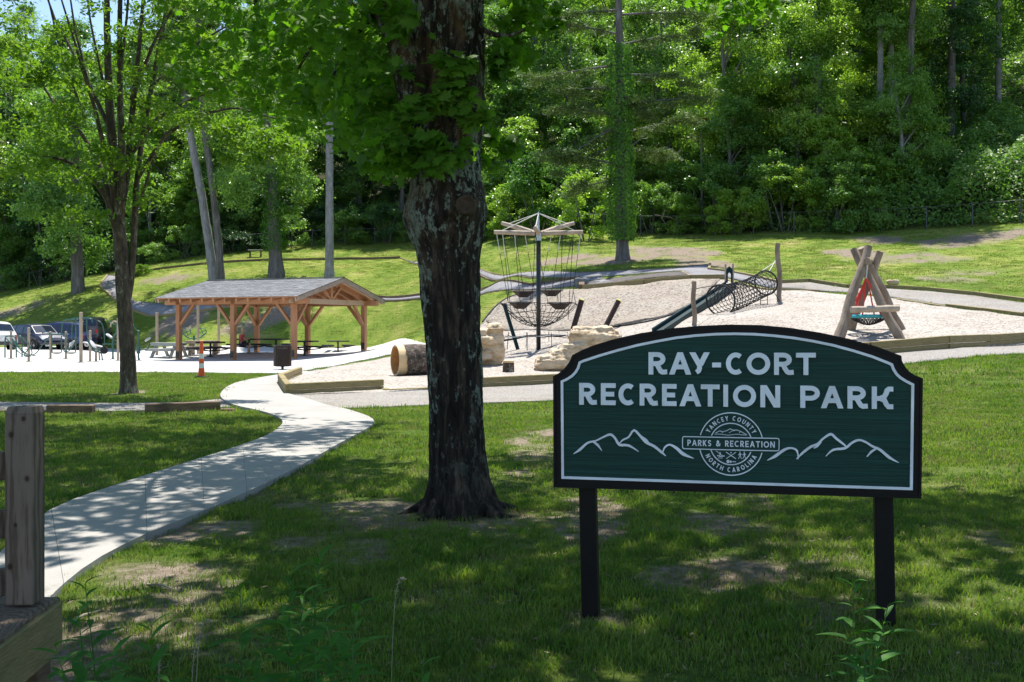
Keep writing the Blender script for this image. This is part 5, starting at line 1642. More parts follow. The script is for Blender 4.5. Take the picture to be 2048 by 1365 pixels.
tB = pole(G(1559, 606), W(1556, 487, 44), .10, M['log'], 'log_post', 'taller crooked grey log post at the right end of the net tunnel', 'log post', None, .04, 'crooked log posts of the net tunnel')
# slide
sa = G(1462, 575)
sl = thing('slide', 'dark green-blue slide running down the gravel slope from a small arch panel', 'slide', tuple(sa))
top = W(1462, 572, sa.y - .3); bot = W(1318, 668, 38.0)
def slp(f, side, up):
    c = top.lerp(bot, f)
    d = (bot - top).normalized()
    sd_ = d.cross(Vector((0, 0, 1))).normalized()
    upv = sd_.cross(d).normalized()
    return c + sd_ * side + upv * up - sa
N_ = 10
def slab_between(prof, nm, m):
    vs, fs = [], []
    for i in range(N_ + 1):
        for s_, u_ in prof: vs.append(slp(i / N_, s_, u_))
    k = len(prof)
    for i in range(N_):
        for j in range(k): fs.append((i * k + j, i * k + (j + 1) % k, (i + 1) * k + (j + 1) % k, (i + 1) * k + j))
    fs += [tuple(range(k))[::-1], tuple(N_ * k + j for j in range(k))]
    mb = MB(); mb.add(vs, fs); mb.build(nm, m, sl)
slab_between([(-.22, 0), (.22, 0), (.22, .05), (-.22, .05)], 'chute', M['slide'])
slab_between([(-.26, -.08), (-.21, -.08), (-.21, .18), (-.23, .21), (-.26, .21)], 'side_wall', M['slide'])
slab_between([(.21, -.08), (.26, -.08), (.26, .21), (.23, .21), (.21, .18)], 'side_wall', M['slide'])
k_ = sa.y / F
def lp(px, py, dy=0): return W(px, py, sa.y + dy) - sa
for px, ty, by in ((1451, 529, 574), (1466, 528, 580)):
    mb = MB(); a_ = lp(px, by); b_ = lp(px, ty); mb.tube([a_ - Vector((0, 0, .2)), b_], .045, 8); mb.build('post', M['log_pale'], sl)
pn = [(1452, 566), (1452, 541), (1455, 536), (1458.5, 533), (1462, 536), (1465, 541), (1465, 570), (1462, 568), (1462, 549), (1460, 546), (1457, 546), (1455.5, 549), (1455.5, 566)]
mb = MB(); mb.prism([(lp(*q).x, lp(*q).z) for q in pn[::-1]], -.04, .04, lambda u, v, w: Vector((u, w, v))); mb.build('arch_panel', M['slide'], sl)
# net tunnel
NA, NB = W(1441, 601, 40.2), W(1532, 566, 43.2)
nt_ = thing('net_tunnel', 'black rope net tunnel hanging between the two crooked log posts', 'net tunnel', tuple(NA))
axd = (NB - NA).normalized()
axd2 = (axd + Vector((0.25, .0, 0))).normalized()
sx = axd.cross(Vector((0, 0, 1))).normalized(); sz = sx.cross(axd).normalized()
RA, RB = .60, .50
def ring(f, a, rs=1.0):
    c = (NB - NA) * f
    r = RA + (RB - RA) * f - .05 * math.sin(PI * f)
    return c + sx * r * rs * math.cos(a) + sz * r * rs * math.sin(a) - Vector((0, 0, .08 * math.sin(PI * f)))
for f in (0, 1):
    mb = MB(); mb.tube([ring(f, 2 * PI * k / 32) for k in range(32)], .035, 7, closed=True); mb.build('hoop', M['rope'], nt_)
mb = MB()
nr_, na_ = 15, 18
for i in range(1, nr_):
    mb.tube([ring(i / nr_, 2 * PI * k / 24, 1 + R.uniform(-.03, .03)) for k in range(24)], .014, 4, closed=True)
for k in range(na_):
    mb.tube([ring(i / (nr_ * 2), 2 * PI * (k + (.25 if i % 2 else -.25)) / na_) for i in range(nr_ * 2 + 1)], .013, 4)
mb.build('net', M['rope'], nt_, kind='stuff')
for a_, b_ in ((W(1552, 520, 44), ring(1, 1.2) + NA), (W(1553, 523, 44), ring(1, 2.2) + NA), (W(1390, 578, 38), ring(0, 1.6) + NA), (W(1560, 604, 44), ring(1, -.9) + NA)):
    mb = MB(); mb.tube([Vector(a_) - NA, Vector(b_) - NA], .016, 5); mb.build('rope', M['rope_white'] if a_.z > 3.6 else M['rope'], nt_)
for px in (1521, 1535):
    mb = MB(); mb.tube([W(px, 584, 43) - NA, W(px, 612, 43) - NA], .016, 5); mb.build('rope', M['rope'], nt_)
for py in (592, 601, 609):
    mb = MB(); mb.tube([W(1521, py + 1, 43) - NA, W(1535, py - 1, 43) - NA], .013, 5); mb.build('rope_rung', M['rope'], nt_)
# rope carousel
g = G(1077, 702)
cz = lambda py: EH - (py - HY) / F * g.y - g.z
ca = thing('rope_carousel', 'rope carousel with a black mast, log arms and hanging nets', 'rope carousel', tuple(g))
mb = MB(); mb.tube([(0, 0, -.3), (0, 0, cz(482))], .095, 16); mb.build('mast', M['black_metal'], ca, smooth=True)
mb = MB(); mb.tube([(0, 0, cz(482)), (0, 0, cz(468)), (0, 0, cz(466)), (0, 0, cz(424))], [.13, .13, .05, .03], 12); mb.build('hub', M['steel'], ca)
arms = [(-3, 1.86), (183, 1.86), (38, 1.95), (142, 1.95), (262, 1.3), (92, 1.9)]
RISE = [0, 0, .5, .5, .05, .4]
AZ = cz(467)
def armpt(a, r, z): return Vector((r * math.cos(math.radians(a)), r * math.sin(math.radians(a)), z))
for (a, L), rs_ in zip(arms, RISE):
    mb = MB(); mb.tube([armpt(a, .12, AZ), armpt(a, L * .5, AZ + .02 + rs_ * .5), armpt(a, L, AZ + .04 + rs_)], [.10, .105, .085], 10); o = mb.build('arm', M['log_pale'], ca)
    mb = MB(); mb.tube([(0, 0, cz(427)), armpt(a, L * .82, AZ + .1 + rs_ * .8)], .018, 5); mb.build('stay_cable', M['rope_white'], ca)
for i, (a, L) in enumerate(arms):
    a2, L2 = arms[(i + 1) % 6]
BZs = [(-62, 1.25, cz(607)), (-128, 1.25, cz(607)), (58, .95, cz(582)), (125, .95, cz(582))]
bpts = []
for a, r, z in [(232, 1.25, cz(608)), (312, 1.28, cz(609)), (55, 1.0, cz(581)), (128, 1.0, cz(583))]:
    c = armpt(a, r, z)
    tr = Vector((1, 0, 0))
    out_ = Vector((math.cos(math.radians(a)), math.sin(math.radians(a)), 0))
    dn = out_ if out_.y < 0 else -out_
    hw = .48
    tri = [c + tr * -hw + Vector((0, .2, 0)), c + tr * hw + Vector((0, .2, 0)), c + Vector((.16, -.25, -.02)), c + Vector((-.16, -.25, -.02))]
    mb = MB()
    tl = [v + Vector((0, 0, .03)) for v in tri]
    bl = [Vector((tri[0].x + .28, tri[0].y, z - .22)), Vector((tri[1].x - .28, tri[1].y, z - .22)), tri[2] - Vector((0, 0, .22)), tri[3] - Vector((0, 0, .22))]
    mb.add(tl + bl, [(0, 3, 2, 1), (4, 5, 6, 7), (0, 1, 5, 4), (1, 2, 6, 5), (2, 3, 7, 6), (3, 0, 4, 7)]); mb.build('step_bowl', M['rust_black'], ca)
    mb = MB(); mb.beam(tri[0] + Vector((-.04, 0, .05)), tri[1] + Vector((.04, 0, .05)), .09, .06, bev=.01); mb.build('step_board', M['log_pale'], ca)
    bpts += [tri[0], tri[1], (tri[2] + tri[3]) / 2]
# hanging ropes from the arms to the boards, pale on top and black below
tops = []
for px, py in ((1004, 473), (1015, 474), (1025, 473), (1034, 473), (1044, 474), (1053, 476), (1068, 481), (1088, 476), (1098, 474), (1109, 474), (1118, 473), (1124, 474), (1133, 472), (1143, 470)):
    pass
for j, (bp, a, r) in enumerate([(bpts[0], 183, 1.75), (bpts[1], 262, 1.1), (bpts[2], 183, 1.0), (bpts[3], 262, 1.2), (bpts[4], -3, 1.75), (bpts[5], -3, 1.0),
                               (bpts[6], 38, .7), (bpts[7], 38, 1.85), (bpts[8], 38, 1.2), (bpts[9], 142, 1.85), (bpts[10], 142, .7), (bpts[11], 142, 1.2), (bpts[0] * .9, 183, 1.5), (bpts[4] * .9, -3, 1.45)]):
    a0 = armpt(a, r, AZ - .05)
    bp = Vector(bp)
    if j > 11: bp.z = cz(640)
    mid = a0.lerp(bp, .28)
    mb = MB(); mb.tube([a0, mid], .016, 5); mb.build('rope', M['rope_white'] if j % 2 == 0 else M['rope'], ca)
    mb = MB(); mb.tube([mid, bp], .012, 5); mb.build('rope', M['rope'], ca)
# basket net: rings and radials hanging under the boards
mb = MB()
RN = 1.62
def netp(r, a):
    d = r / RN
    return Vector((r * math.cos(a), r * math.sin(a), cz(652) + .92 * d ** 2.2 + .05 * math.sin(a * 5 + r * 3)))
for r in (.30, .55, .80, 1.05, 1.3, 1.62):
    mb.tube([netp(r, 2 * PI * k / 36) for k in range(36)], .014, 4, closed=True)
for k in range(22):
    mb.tube([netp(.12 + (RN - .12) * j / 8, 2 * PI * k / 22 + .05 * (j % 2)) for j in range(9)], .014, 4)
mb.build('net', M['rope'], ca, kind='stuff')
for k in range(8):
    a = 2 * PI * k / 8 + .2
    mb = MB(); mb.tube([netp(RN, a), armpt(math.degrees(a), 1.5, cz(583) if math.sin(a) > 0 else cz(608))], .012, 5); mb.build('rope', M['rope'], ca)
mb = MB(); mb.tube([armpt(a_, 1.55, cz(672) - .03 * (i % 3)) for i, a_ in enumerate(range(0, 360, 12))], .014, 5, closed=True); mb.build('rope_ring', M['rope'], ca)
for k in range(10):
    a = 2 * PI * k / 10
    mb = MB(); mb.tube([armpt(math.degrees(a), 1.55, cz(665)), armpt(math.degrees(a), 1.62, .06)], .014, 5); mb.build('anchor_rod', M['rope'], ca)
mb = MB(); mb.tube([Vector((-2.3, -4.6, cz(664))), Vector((-1.4, -2.2, cz(674))), Vector((0, -.2, cz(673))), Vector((1.2, -2.5, cz(668)))], .02, 5); mb.build('guide_rope', M['rope_white'], ca)
# nest swing
gs = G(1745, 690)
sw = thing('nest_swing', 'nest swing with crossed grey log legs, red ropes and a turquoise basket', 'swing', tuple(gs))
def L3(px, py, Z): return W(px, py, Z) - gs
def lg(a, b, r0, r1, nm='log_leg', m='log'):
    a, b = Vector(a), Vector(b)
    pts = [a.lerp(b, i / 8) + Vector((.03 * math.sin(i * 1.3 + a.x), 0, .0)) * (0 < i < 8) for i in range(9)]
    mb = MB(); mb.tube(pts, [r0 + (r1 - r0) * i / 8 + .008 * math.sin(i * 2.3) for i in range(9)], 14); mb.build(nm, M[m], sw, smooth=False)
Zf, Zr = 32.0, 34.4
def foot(px, py, Z):
    v = W(px, py, Z); v.z = min(v.z, h1(v.x, v.y)) - .12
    return v - gs
lg(foot(1672, 677, Zf), L3(1737, 494, Zf + 1.0), .175, .125)
lg(foot(1806, 683, Zf), L3(1707, 499, Zf + 1.35), .15, .11)
lg(foot(1690, 676, Zr), L3(1761, 503, Zr - .7), .16, .115)
lg(foot(1810, 668, Zr), L3(1722, 496, Zr - .9), .15, .11)
lg(L3(1702, 620, Zf - .12), L3(1797, 617, Zf + .05), .10, .105, 'cross_bar', 'log_pale')
lg(L3(1692, 622, Zr + .1), L3(1798, 614, Zr), .09, .09, 'cross_bar', 'log')
lg(L3(1734, 523, Zf + .4), L3(1737, 523, Zr - .2), .11, .11, 'top_beam', 'log')
bc = L3(1737, 633, (Zf + Zr) / 2 + .0)
br = 40 / F * 33.2
mb = MB(); mb.tube([bc + Vector((br * math.cos(a), br * math.sin(a), 0)) for a in [2 * PI * k / 28 for k in range(28)]], .055, 8, closed=True); mb.build('basket_rim', M['turq'], sw)
mb = MB()
def bn(r, a): return bc + Vector((br * r * math.cos(a), br * r * math.sin(a), -.28 * (1 - r ** 1.8)))
for r in (.12, .25, .38, .52, .66, .8, .92):
    mb.tube([bn(r, 2 * PI * k / 24) for k in range(24)], .011, 4, closed=True)
for k in range(26):
    mb.tube([bn(.05 + .95 * j / 6, 2 * PI * k / 26 + .25 * j / 6) for j in range(7)], .011, 4)
    mb.tube([bn(.05 + .95 * j / 6, 2 * PI * k / 26 - .25 * j / 6) for j in range(7)], .011, 4)
mb.build('basket_net', M['rope'], sw, kind='stuff')
pk = [L3(1732, 556, Zf + .75), L3(1735, 556, Zr - .5)]
for i, a in enumerate((200, 215, 235, 325, 340, 305, 20, 35, 55, 160, 145, 125)):
    r_ = math.radians(a)
    mb = MB(); mb.tube([pk[0 if math.sin(r_) < 0 else 1], bc + Vector((br * math.cos(r_), br * math.sin(r_), .04))], .022, 6); mb.build('red_rope', M['red'], sw)
for z_ in (.35, .62):
    for s in (-1, 1):
        mb = MB()
        c0 = pk[0].lerp(bc + Vector((s * br, -.3, 0)), 1 - z_); c1 = pk[1].lerp(bc + Vector((s * br, .3, 0)), 1 - z_)
        mb.tube([c0, c1], .02, 6); mb.build('red_rope', M['red'], sw)
mb = MB()
mb.tube([pk[0] - Vector((0, 0, .02)), L3(1735, 526, Zf + .6)], .03, 6); mb.tube([pk[1], L3(1737, 526, Zr - .4)], .03, 6)
mb.build('hanger', M['steel'], sw)
# small park bench on the far lawn, behind the pavilion
g = G(511, 514)
t = thing('bench', 'small pale bench on the hill lawn behind the pavilion', 'bench', tuple(g))
mb = MB(); mb.box((0, 0, .62), (1.35, .32, .08), bev=.01); mb.build('seat', M['plastic_grey'], t)
for x in (-.5, .5):
    mb = MB(); mb.box((x, 0, .28), (.09, .26, .62)); mb.build('leg', M['black'], t)
# ------------------------------------------------------------------ leaves
def norm(a): return a / np.maximum(np.linalg.norm(a, axis=1, keepdims=True), 1e-9)
DIAMOND = (np.array([(0, -1, 0), (.52, -.1, .12), (0, 1, -.1), (-.52, -.1, .12)]), [(0, 1, 2, 3)])
def leaf_cloud(name, Pts, size, mat, up=.5, tmpl=DIAMOND, seed=1, outward=None, droop=0.0):
    """one mesh of many leaf faces; Pts (n,3), size scalar or (n,)"""
    rs = np.random.RandomState(seed)
    n = len(Pts)
    N = norm(rs.normal(size=(n, 3)) + np.array([0, 0, up * 2]))
    if outward is not None: N = norm(N + outward)
    Tn = rs.normal(size=(n, 3)); Tn[:, 2] -= droop
    Tn = norm(Tn - N * (Tn * N).sum(1, keepdims=True))
    B = np.cross(N, Tn)
    sz = (np.ones(n) * size)[:, None, None] * rs.uniform(.7, 1.3, (n, 1, 1))
    tv = tmpl[0]
    V = Pts[:, None, :] + sz * (tv[None, :, 0:1] * B[:, None, :] + tv[None, :, 1:2] * Tn[:, None, :] + tv[None, :, 2:3] * N[:, None, :])
    k = len(tv)
    fq = np.array(tmpl[1])
    Qd = (np.arange(n)[:, None, None] * k + fq[None]).reshape(-1, fq.shape[1])
    return fast_mesh(name, V.reshape(-1, 3), fq.shape[1], mat, Qd)
_half = [(.05, -.35), (.34, -.52), (.30, -.30), (.78, -.30), (.66, -.06), (.98, .22), (.56, .22), (.50, .52), (.20, .40)]
_ol = [(0, -.34)] + _half + [(0, 1.0)] + [(-x, y) for x, y in _half[::-1]]
MAPLE_V = np.array([(0, .0, .10)] + [(x, y, -.16 * abs(x) - .08 * max(y, 0)) for x, y in _ol])
MAPLE = (MAPLE_V, [(0, i + 1, (i + 1) % len(_ol) + 1) for i in range(len(_ol))])

def in_blobs(blobs, n, rs, shell=.55):
    """blobs: (x, y, z, rx, ry, rz[, weight])"""
    w = np.array([b[6] if len(b) > 6 else b[3] * b[4] for b in blobs], float); w /= w.sum()
    k = rs.choice(len(blobs), n, p=w)
    C_ = np.array([b[:3] for b in blobs])[k]; Rr = np.array([b[3:6] for b in blobs])[k]
    d = norm(rs.normal(size=(n, 3)))
    r = (shell + (1 - shell) * rs.uniform(0, 1, n) ** .6)[:, None] * rs.uniform(.55, 1.12, (n, 1))
    return C_ + d * Rr * r, d

def obj_from(me, name, parent=None, mat=None, kind=None):
    o = bpy.data.objects.new(name, me)
    link(o, parent)
    if mat is not None:
        o.material_slots[0].link = 'OBJECT'
        o.material_slots[0].material = mat
    if kind: o['kind'] = kind
    return o

def rough_tube(pts, rad, sides=16, seed=1, amp=.02, ridges=10, step=.12, zsc=1.4):
    """bark-like tube; returns mesh data arrays"""
    pts = [Vector(p) for p in pts]
    L = [0]
    for a, b in zip(pts, pts[1:]): L.append(L[-1] + (b - a).length)
    n = max(4, int(L[-1] / step))
    t = np.linspace(0, L[-1], n)
    X = np.stack([np.interp(t, L, [p[i] for p in pts]) for i in range(3)], 1)
    # smooth the centre line
    for _ in range(2): X[1:-1] = (X[:-2] + 2 * X[1:-1] + X[2:]) / 4
    Rd = np.interp(t, L, rad)
    T = np.gradient(X, axis=0); T = norm(T)
    U = np.cross(T, np.array([0.0, 1.0, 0.02])); U = norm(U); V_ = np.cross(T, U)
    a = np.linspace(0, 2 * PI, sides, endpoint=False)
    ca, sa_ = np.cos(a)[None], np.sin(a)[None]
    rid = 1 - 2 * np.abs(fbm(ca * ridges / 3 + seed, sa_ * ridges / 3, t[:, None] * zsc, seed, 3) - .5)
    big = fbm(ca * 1.3, sa_ * 1.3, t[:, None] * .8 + seed, seed + 5, 3) - .5
    rr_ = Rd[:, None] * (1 + big * .35) + amp * (rid - .6) * 1.6
    P_ = X[:, None] + U[:, None] * (ca * rr_)[..., None] + V_[:, None] * (sa_ * rr_)[..., None]
    idx = np.arange(n * sides).reshape(n, sides)
    Qd = np.stack([idx[:-1], np.roll(idx[:-1], -1, 1), np.roll(idx[1:], -1, 1), idx[1:]], -1).reshape(-1, 4)
    return P_.reshape(-1, 3), Qd
def join_arrays(parts):
    Vs, Qs, k = [], [], 0
    for v, q in parts:
        Vs.append(v); Qs.append(q + k); k += len(v)
    return np.concatenate(Vs), np.concatenate(Qs)

# ------------------------------------------------------------------ the big maple in front
MZ = 8.95
mp0 = W(918, 1030, MZ); mp0.z = h1(mp0.x, mp0.y)
maple = thing('maple_tree', 'big old maple with a lichen-spotted dark trunk and drooping lobed leaves, left of the sign', 'tree', tuple(mp0))
prof = [(1075, 926, 120), (1050, 922, 90), (1030, 920, 76), (1005, 920, 65), (975, 919, 58), (940, 917, 55), (880, 915, 53), (800, 912, 52), (700, 907, 54), (600, 900, 54), (540, 898, 56), (505, 897, 60), (470, 893, 72), (440, 890, 80), (415, 891, 80), (385, 895, 71), (345, 893, 64), (300, 893, 62), (230, 900, 60), (150, 912, 55), (60, 915, 52), (0, 916, 50), (-150, 915, 44), (-400, 905, 36), (-700, 920, 26), (-1000, 900, 14)]
zs_ = np.array([EH - (y - HY) / F * MZ for y, _, _ in prof]); cx_ = np.array([(x - CX) / F * MZ for _, x, _ in prof]); rr_ = np.array([r / F * MZ for _, _, r in prof])
zz = np.concatenate([np.linspace(zs_[0], 4.6, 330), np.linspace(4.65, zs_[-1], 40)])
na = 150
th = np.linspace(0, 2 * PI, na, endpoint=False)
cxx = np.interp(zz, zs_, cx_); rad = np.interp(zz, zs_, rr_)
ZZ, TH = np.meshgrid(zz, th, indexing='ij')
c_, s_2 = np.cos(TH), np.sin(TH)
ridg = 1 - 2 * np.abs(fbm(c_ * 4.2, s_2 * 4.2, ZZ * 1.3, 41, 4) - .5)
fine = fbm(c_ * 9, s_2 * 9, ZZ * 7, 43, 3) - .5
fur = np.abs(np.sin(TH * 13 + 3.0 * fbm(c_ * 2, s_2 * 2, ZZ * 1.1, 47, 3) * PI))
big = fbm(c_ * 1.2, s_2 * 1.2, ZZ * 1.6, 44, 3) - .5
flare = np.clip((.55 - ZZ) / .55, 0, 1) ** 1.6
root = .07 * flare * np.maximum(0, np.cos(TH * 5 + 1.1 + .6 * np.sin(TH * 2)))
rid2 = 1 - 2 * np.abs(fbm(c_ * 8.5, s_2 * 8.5, ZZ * 2.6, 49, 3) - .5)
RRm = rad[:, None] * (1 + big * .16) + .036 * (ridg - .72) + .022 * (rid2 - .7) + .012 * (fur ** .6 - .6) + .016 * fine + root
burl = 0
for (ang, zc, wr, wz, am) in [(math.radians(188), 2.55, .55, .28, .015), (math.radians(-88 + 16), 2.60, .35, .13, .08), (math.radians(-20), 3.36, .4, .16, .06), (math.radians(-5), 2.5, .5, .2, .0), (math.radians(250), 2.9, .5, .25, .05)]:
    da = np.angle(np.exp(1j * (TH - ang)))
    burl = burl + am * np.exp(-(da / wr) ** 2 - ((ZZ - zc) / wz) ** 2)
RRm = RRm + burl
PX_ = cxx[:, None] + RRm * c_ - mp0.x
PY_ = MZ + RRm * s_2 * 1.0 - mp0.y
idx = np.arange(len(zz) * na).reshape(len(zz), na)
Qd = np.stack([idx[:-1], np.roll(idx[:-1], -1, 1), np.roll(idx[1:], -1, 1), idx[1:]], -1).reshape(-1, 4)
obj_from(fast_mesh('trunk', np.stack([PX_, PY_, ZZ - mp0.z], -1).reshape(-1, 3), 4, M['bark_maple'], Qd, True), 'trunk', maple)
for k, (a, L, r) in enumerate([(3.9, .30, .05), (4.5, .22, .055), (5.15, .26, .045), (5.8, .36, .055), (3.2, .36, .055), (.3, .4, .05)]):
    d = Vector((math.cos(a), math.sin(a), 0))
    pts_r = []
    for f in (0, .25, .5, .75, 1.0):
        q = mp0 + d * (.22 + L * f) + Vector((-d.y, d.x, 0)) * .10 * math.sin(f * 4 + k)
        pts_r.append(Vector((q.x, q.y, h1(q.x, q.y) + .10 * (1 - f) ** 2 - .02 * f - .01)) - mp0)
    v, q = rough_tube(pts_r, [r * 1.5, r, r * .75, r * .5, r * .25], 12, k + 70, .008, 6, .05)
    obj_from(fast_mesh('root', v, 4, M['bark_maple'], q, True), 'root', maple)
# sawn knot facing the viewer
kc = W(932, 410, MZ - .44) - mp0
mb = MB(); mb.lathe([(.085, -.10), (.08, .02), (.066, .045), (.05, .02), (.001, .012)], kc, 20, Matrix.Rotation(PI / 2, 3, 'X')); mb.build('sawn_knot', bark('knot', [(.3, (.05, .035, .025)), (.7, (.12, .085, .06))], 14, 1, .6), maple, smooth=True)
def ml(px, py, Z): return W(px, py, Z) - mp0
limbs = [([(875, 350, MZ), (850, 270, MZ - .03), (828, 180, MZ - .05), (806, 90, MZ), (772, 28, MZ + .1), (730, -25, MZ + .25), (640, -120, 9.7), (520, -260, 10.6), (380, -420, 12)], [45, 40, 35, 29, 22, 18, 15, 11, 5]),
         ([(845, 170, MZ), (850, 60, MZ), (846, -60, MZ), (820, -250, 8.6), (760, -450, 8.0)], [24, 22, 22, 17, 8]),
         ([(930, -60, MZ), (1010, -200, 9.2), (1180, -330, 9.9), (1400, -430, 11), (1560, -480, 12)], [26, 22, 17, 11, 5]),
         ([(915, -120, MZ), (890, -300, 8.0), (900, -650, 6.6), (960, -1100, 5.2)], [24, 19, 13, 6]),
         ([(915, -200, MZ), (1100, -420, 8.2), (1500, -700, 7.2)], [20, 16, 6]),
         ([(640, -120, 9.7), (650, -20, 11), (640, 60, 12), (596, 140, 12.6)], [9, 7, 5, 2]),
         ([(760, 18, MZ + .1), (716, 60, 9.3), (690, 90, 9.5), (668, 150, 9.7)], [9, 6, 4, 2]),
         ([(520, -260, 10.6), (500, -80, 13), (520, 60, 14), (560, 120, 14.5)], [8, 6, 4, 2]),
         ([(1180, -330, 9.9), (1330, -150, 12), (1480, -10, 13)], [8, 5, 2]),
         ([(965, 60, MZ - .2), (1010, 90, MZ - .3), (1050, 60, MZ - .4)], [5, 4, 2])]
parts = []
for li, (lp_, rd) in enumerate(limbs):
    Z0 = [q[2] for q in lp_]
    v, q = rough_tube([ml(*q_) for q_ in lp_], [r * z / F for r, z in zip(rd, Z0)], 26 if li < 2 else 12, li + 3, .014 if li < 2 else .006, 10, .045 if li < 2 else .12)
    obj_from(fast_mesh('limb', v, 4, M['bark_maple'], q, True), 'limb', maple)
# foliage blobs traced on the photograph (px, py, Z, rx, ry(px), depth m, leaves)
MB_ = [(800, 290, 8.45, 85, 48, .40, 210), (870, 320, 8.35, 60, 28, .18, 100), (905, 165, 8.42, 55, 55, .16, 100), (860, 215, 8.4, 60, 40, .2, 80), (930, 235, 8.4, 40, 60, .15, 26), (770, 180, 9.2, 95, 100, .7, 420),
       (720, 90, 9.6, 80, 85, .8, 380), (790, 40, 9.2, 70, 40, .5, 130), (850, 40, 8.6, 40, 24, .15, 26), (1020, 60, 8.9, 62, 55, .5, 240), (990, 120, 8.6, 48, 36, .3, 110), (1075, 15, 9.2, 50, 30, .5, 90), (1000, 296, 9.6, 44, 26, .4, 80), (895, 130, 8.4, 36, 20, .12, 26),
       (715, 240, 10.2, 60, 70, .8, 240), (650, 190, 11.5, 60, 60, .9, 260), (640, 60, 11.8, 90, 80, 1.2, 520), (700, -10, 10.5, 110, 40, 1.2, 260), (560, 90, 13.2, 95, 70, 1.4, 560), (600, 175, 13.4, 80, 38, 1.0, 260), (480, 30, 14.2, 95, 60, 1.4, 460), (760, 330, 9.6, 50, 28, .4, 90),
       (1500, 8, 13, 75, 26, 1.0, 260), (1435, -10, 13, 45, 18, .8, 80), (430, 150, 14.6, 70, 60, 1.2, 260), (520, 200, 14.4, 60, 36, 1.0, 160), (690, 150, 10.6, 60, 50, .8, 220)]
rs = np.random.RandomState(5)
LP = []
for (px, py, Z, rx, ry, dz_, n) in MB_:
    s_ = Z / F
    # sub-clusters, leaves hang in sprays
    m_ = max(3, n // 14)
    cc_ = rs.normal(size=(m_, 3)) * .55
    k = rs.randint(0, m_, n)
    off = cc_[k] + rs.normal(size=(n, 3)) * .22
    off = off * np.array([rx * s_, dz_, ry * s_])
    c = W(px, py, Z)
    LP.append(np.array([c.x, c.y, c.z]) + off)
LP = np.concatenate(LP)
ok = ~((LP[:, 1] > MZ - .40) & (np.abs(LP[:, 0] + .55) < .22) & (LP[:, 1] < MZ + .4) & (LP[:, 2] < 4.4))
ok &= ~((np.abs(LP[:, 0] - (-.50)) < .30) & (np.abs(LP[:, 1] - MZ) < .33))
LP = LP[ok]
d_ = np.abs(LP[:, 1] - 8.3) + .3 * np.abs(LP[:, 0] + .6) + np.where(LP[:, 2] > 4.2, 5, 0)
order = np.argsort(d_)
near_, rest_ = LP[order[:290]], LP[order[290:]]
# single leaves in reach of the eye, sharing six meshes
lv = []
for k in range(6):
    lv.append(leaf_cloud('leaf', np.zeros((1, 3)), .072 + .006 * k, M['leaf_maple'], 0, MAPLE, 60 + k))
rs = np.random.RandomState(11)
for i, q in enumerate(near_):
    o = bpy.data.objects.new('leaf', lv[i % 6]); COL.objects.link(o); o.parent = maple
    o.location = Vector(q) - mp0
    nrm = Vector(rs.normal(size=3)) * .5 + Vector((0, -.7, .95))
    o.rotation_euler = (nrm.to_track_quat('Z', 'Y').to_matrix() @ Matrix.Rotation(rs.uniform(0, 6.28), 3, 'Z')).to_euler()
# the six meshes above have random tilt of their own; flatten them
for k, me_ in enumerate(lv):
    co = (MAPLE_V * (.072 + .006 * k)).astype(np.float32)
    me_.vertices.foreach_set('co', co.ravel()); me_.update()
sz = np.where(rest_[:, 1] > 11, .075, .078)
obj_from(leaf_cloud('foliage', rest_ - np.array(mp0), sz, M['leaf_maple'], .55, MAPLE, 12, outward=np.array([[0, -.5, 0]]), droop=.6), 'foliage', maple, kind='stuff')
# petiole twigs through the nearer sprays
mb = MB()
for (px, py, Z, rx, ry, dz_, n) in MB_[:14]:
    for k in range(5):
        a = W(px + R.uniform(-.2, .2) * rx, py - ry * .3, Z + .15) - mp0; b = W(px + R.uniform(-1, 1) * rx, py + R.uniform(-.6, .9) * ry, Z + R.uniform(-.3, .3) * dz_) - mp0
        mb.tube([a, a.lerp(b, .5) + Vector((0, 0, .04)), b], [.006, .004, .002], 4)
mb.build('twigs', M['bark_maple'], maple, kind='stuff')
# the crown above the picture, which casts the shade in front
def high_crown(o, origin, cx0, cy0, cz0, rx, ry, rz_, nb, nl, seed, z_lo=4.6):
    rs = np.random.RandomState(seed)
    blobs = []
    tries = 0
    while len(blobs) < nb and tries < 60000:
        tries += 1
        x, y, z = rs.uniform(cx0 - rx, cx0 + rx), rs.uniform(cy0 - ry, cy0 + ry), rs.uniform(z_lo, cz0 + rz_)
        e = ((x - cx0) / rx) ** 2 + ((y - cy0) / ry) ** 2 + ((z - cz0) / rz_) ** 2
        if e > 1 or e < .1: continue
        r = rs.uniform(.8, 1.5)
        if z - r * .9 < EH + .318 * (y + r) + .1: continue
        blobs.append((x, y, z, r, r, r * .7))
    pts_, _ = in_blobs(blobs, nl, rs, .2)
    pts_ = pts_[pts_[:, 2] > EH + .316 * pts_[:, 1] + .12]
    obj_from(leaf_cloud('upper_foliage', pts_ - np.array(origin), .13, M['leaf_maple'], .8, DIAMOND, seed + 1), 'upper_foliage', o, kind='stuff')
high_crown(maple, mp0, .3, 8.6, 10.2, 8.8, 7.4, 7.0, 165, 29000, 21)
high_crown(maple, mp0, 1.2, 5.8, 7.2, 7.6, 4.4, 3.2, 60, 7500, 27, 4.4)
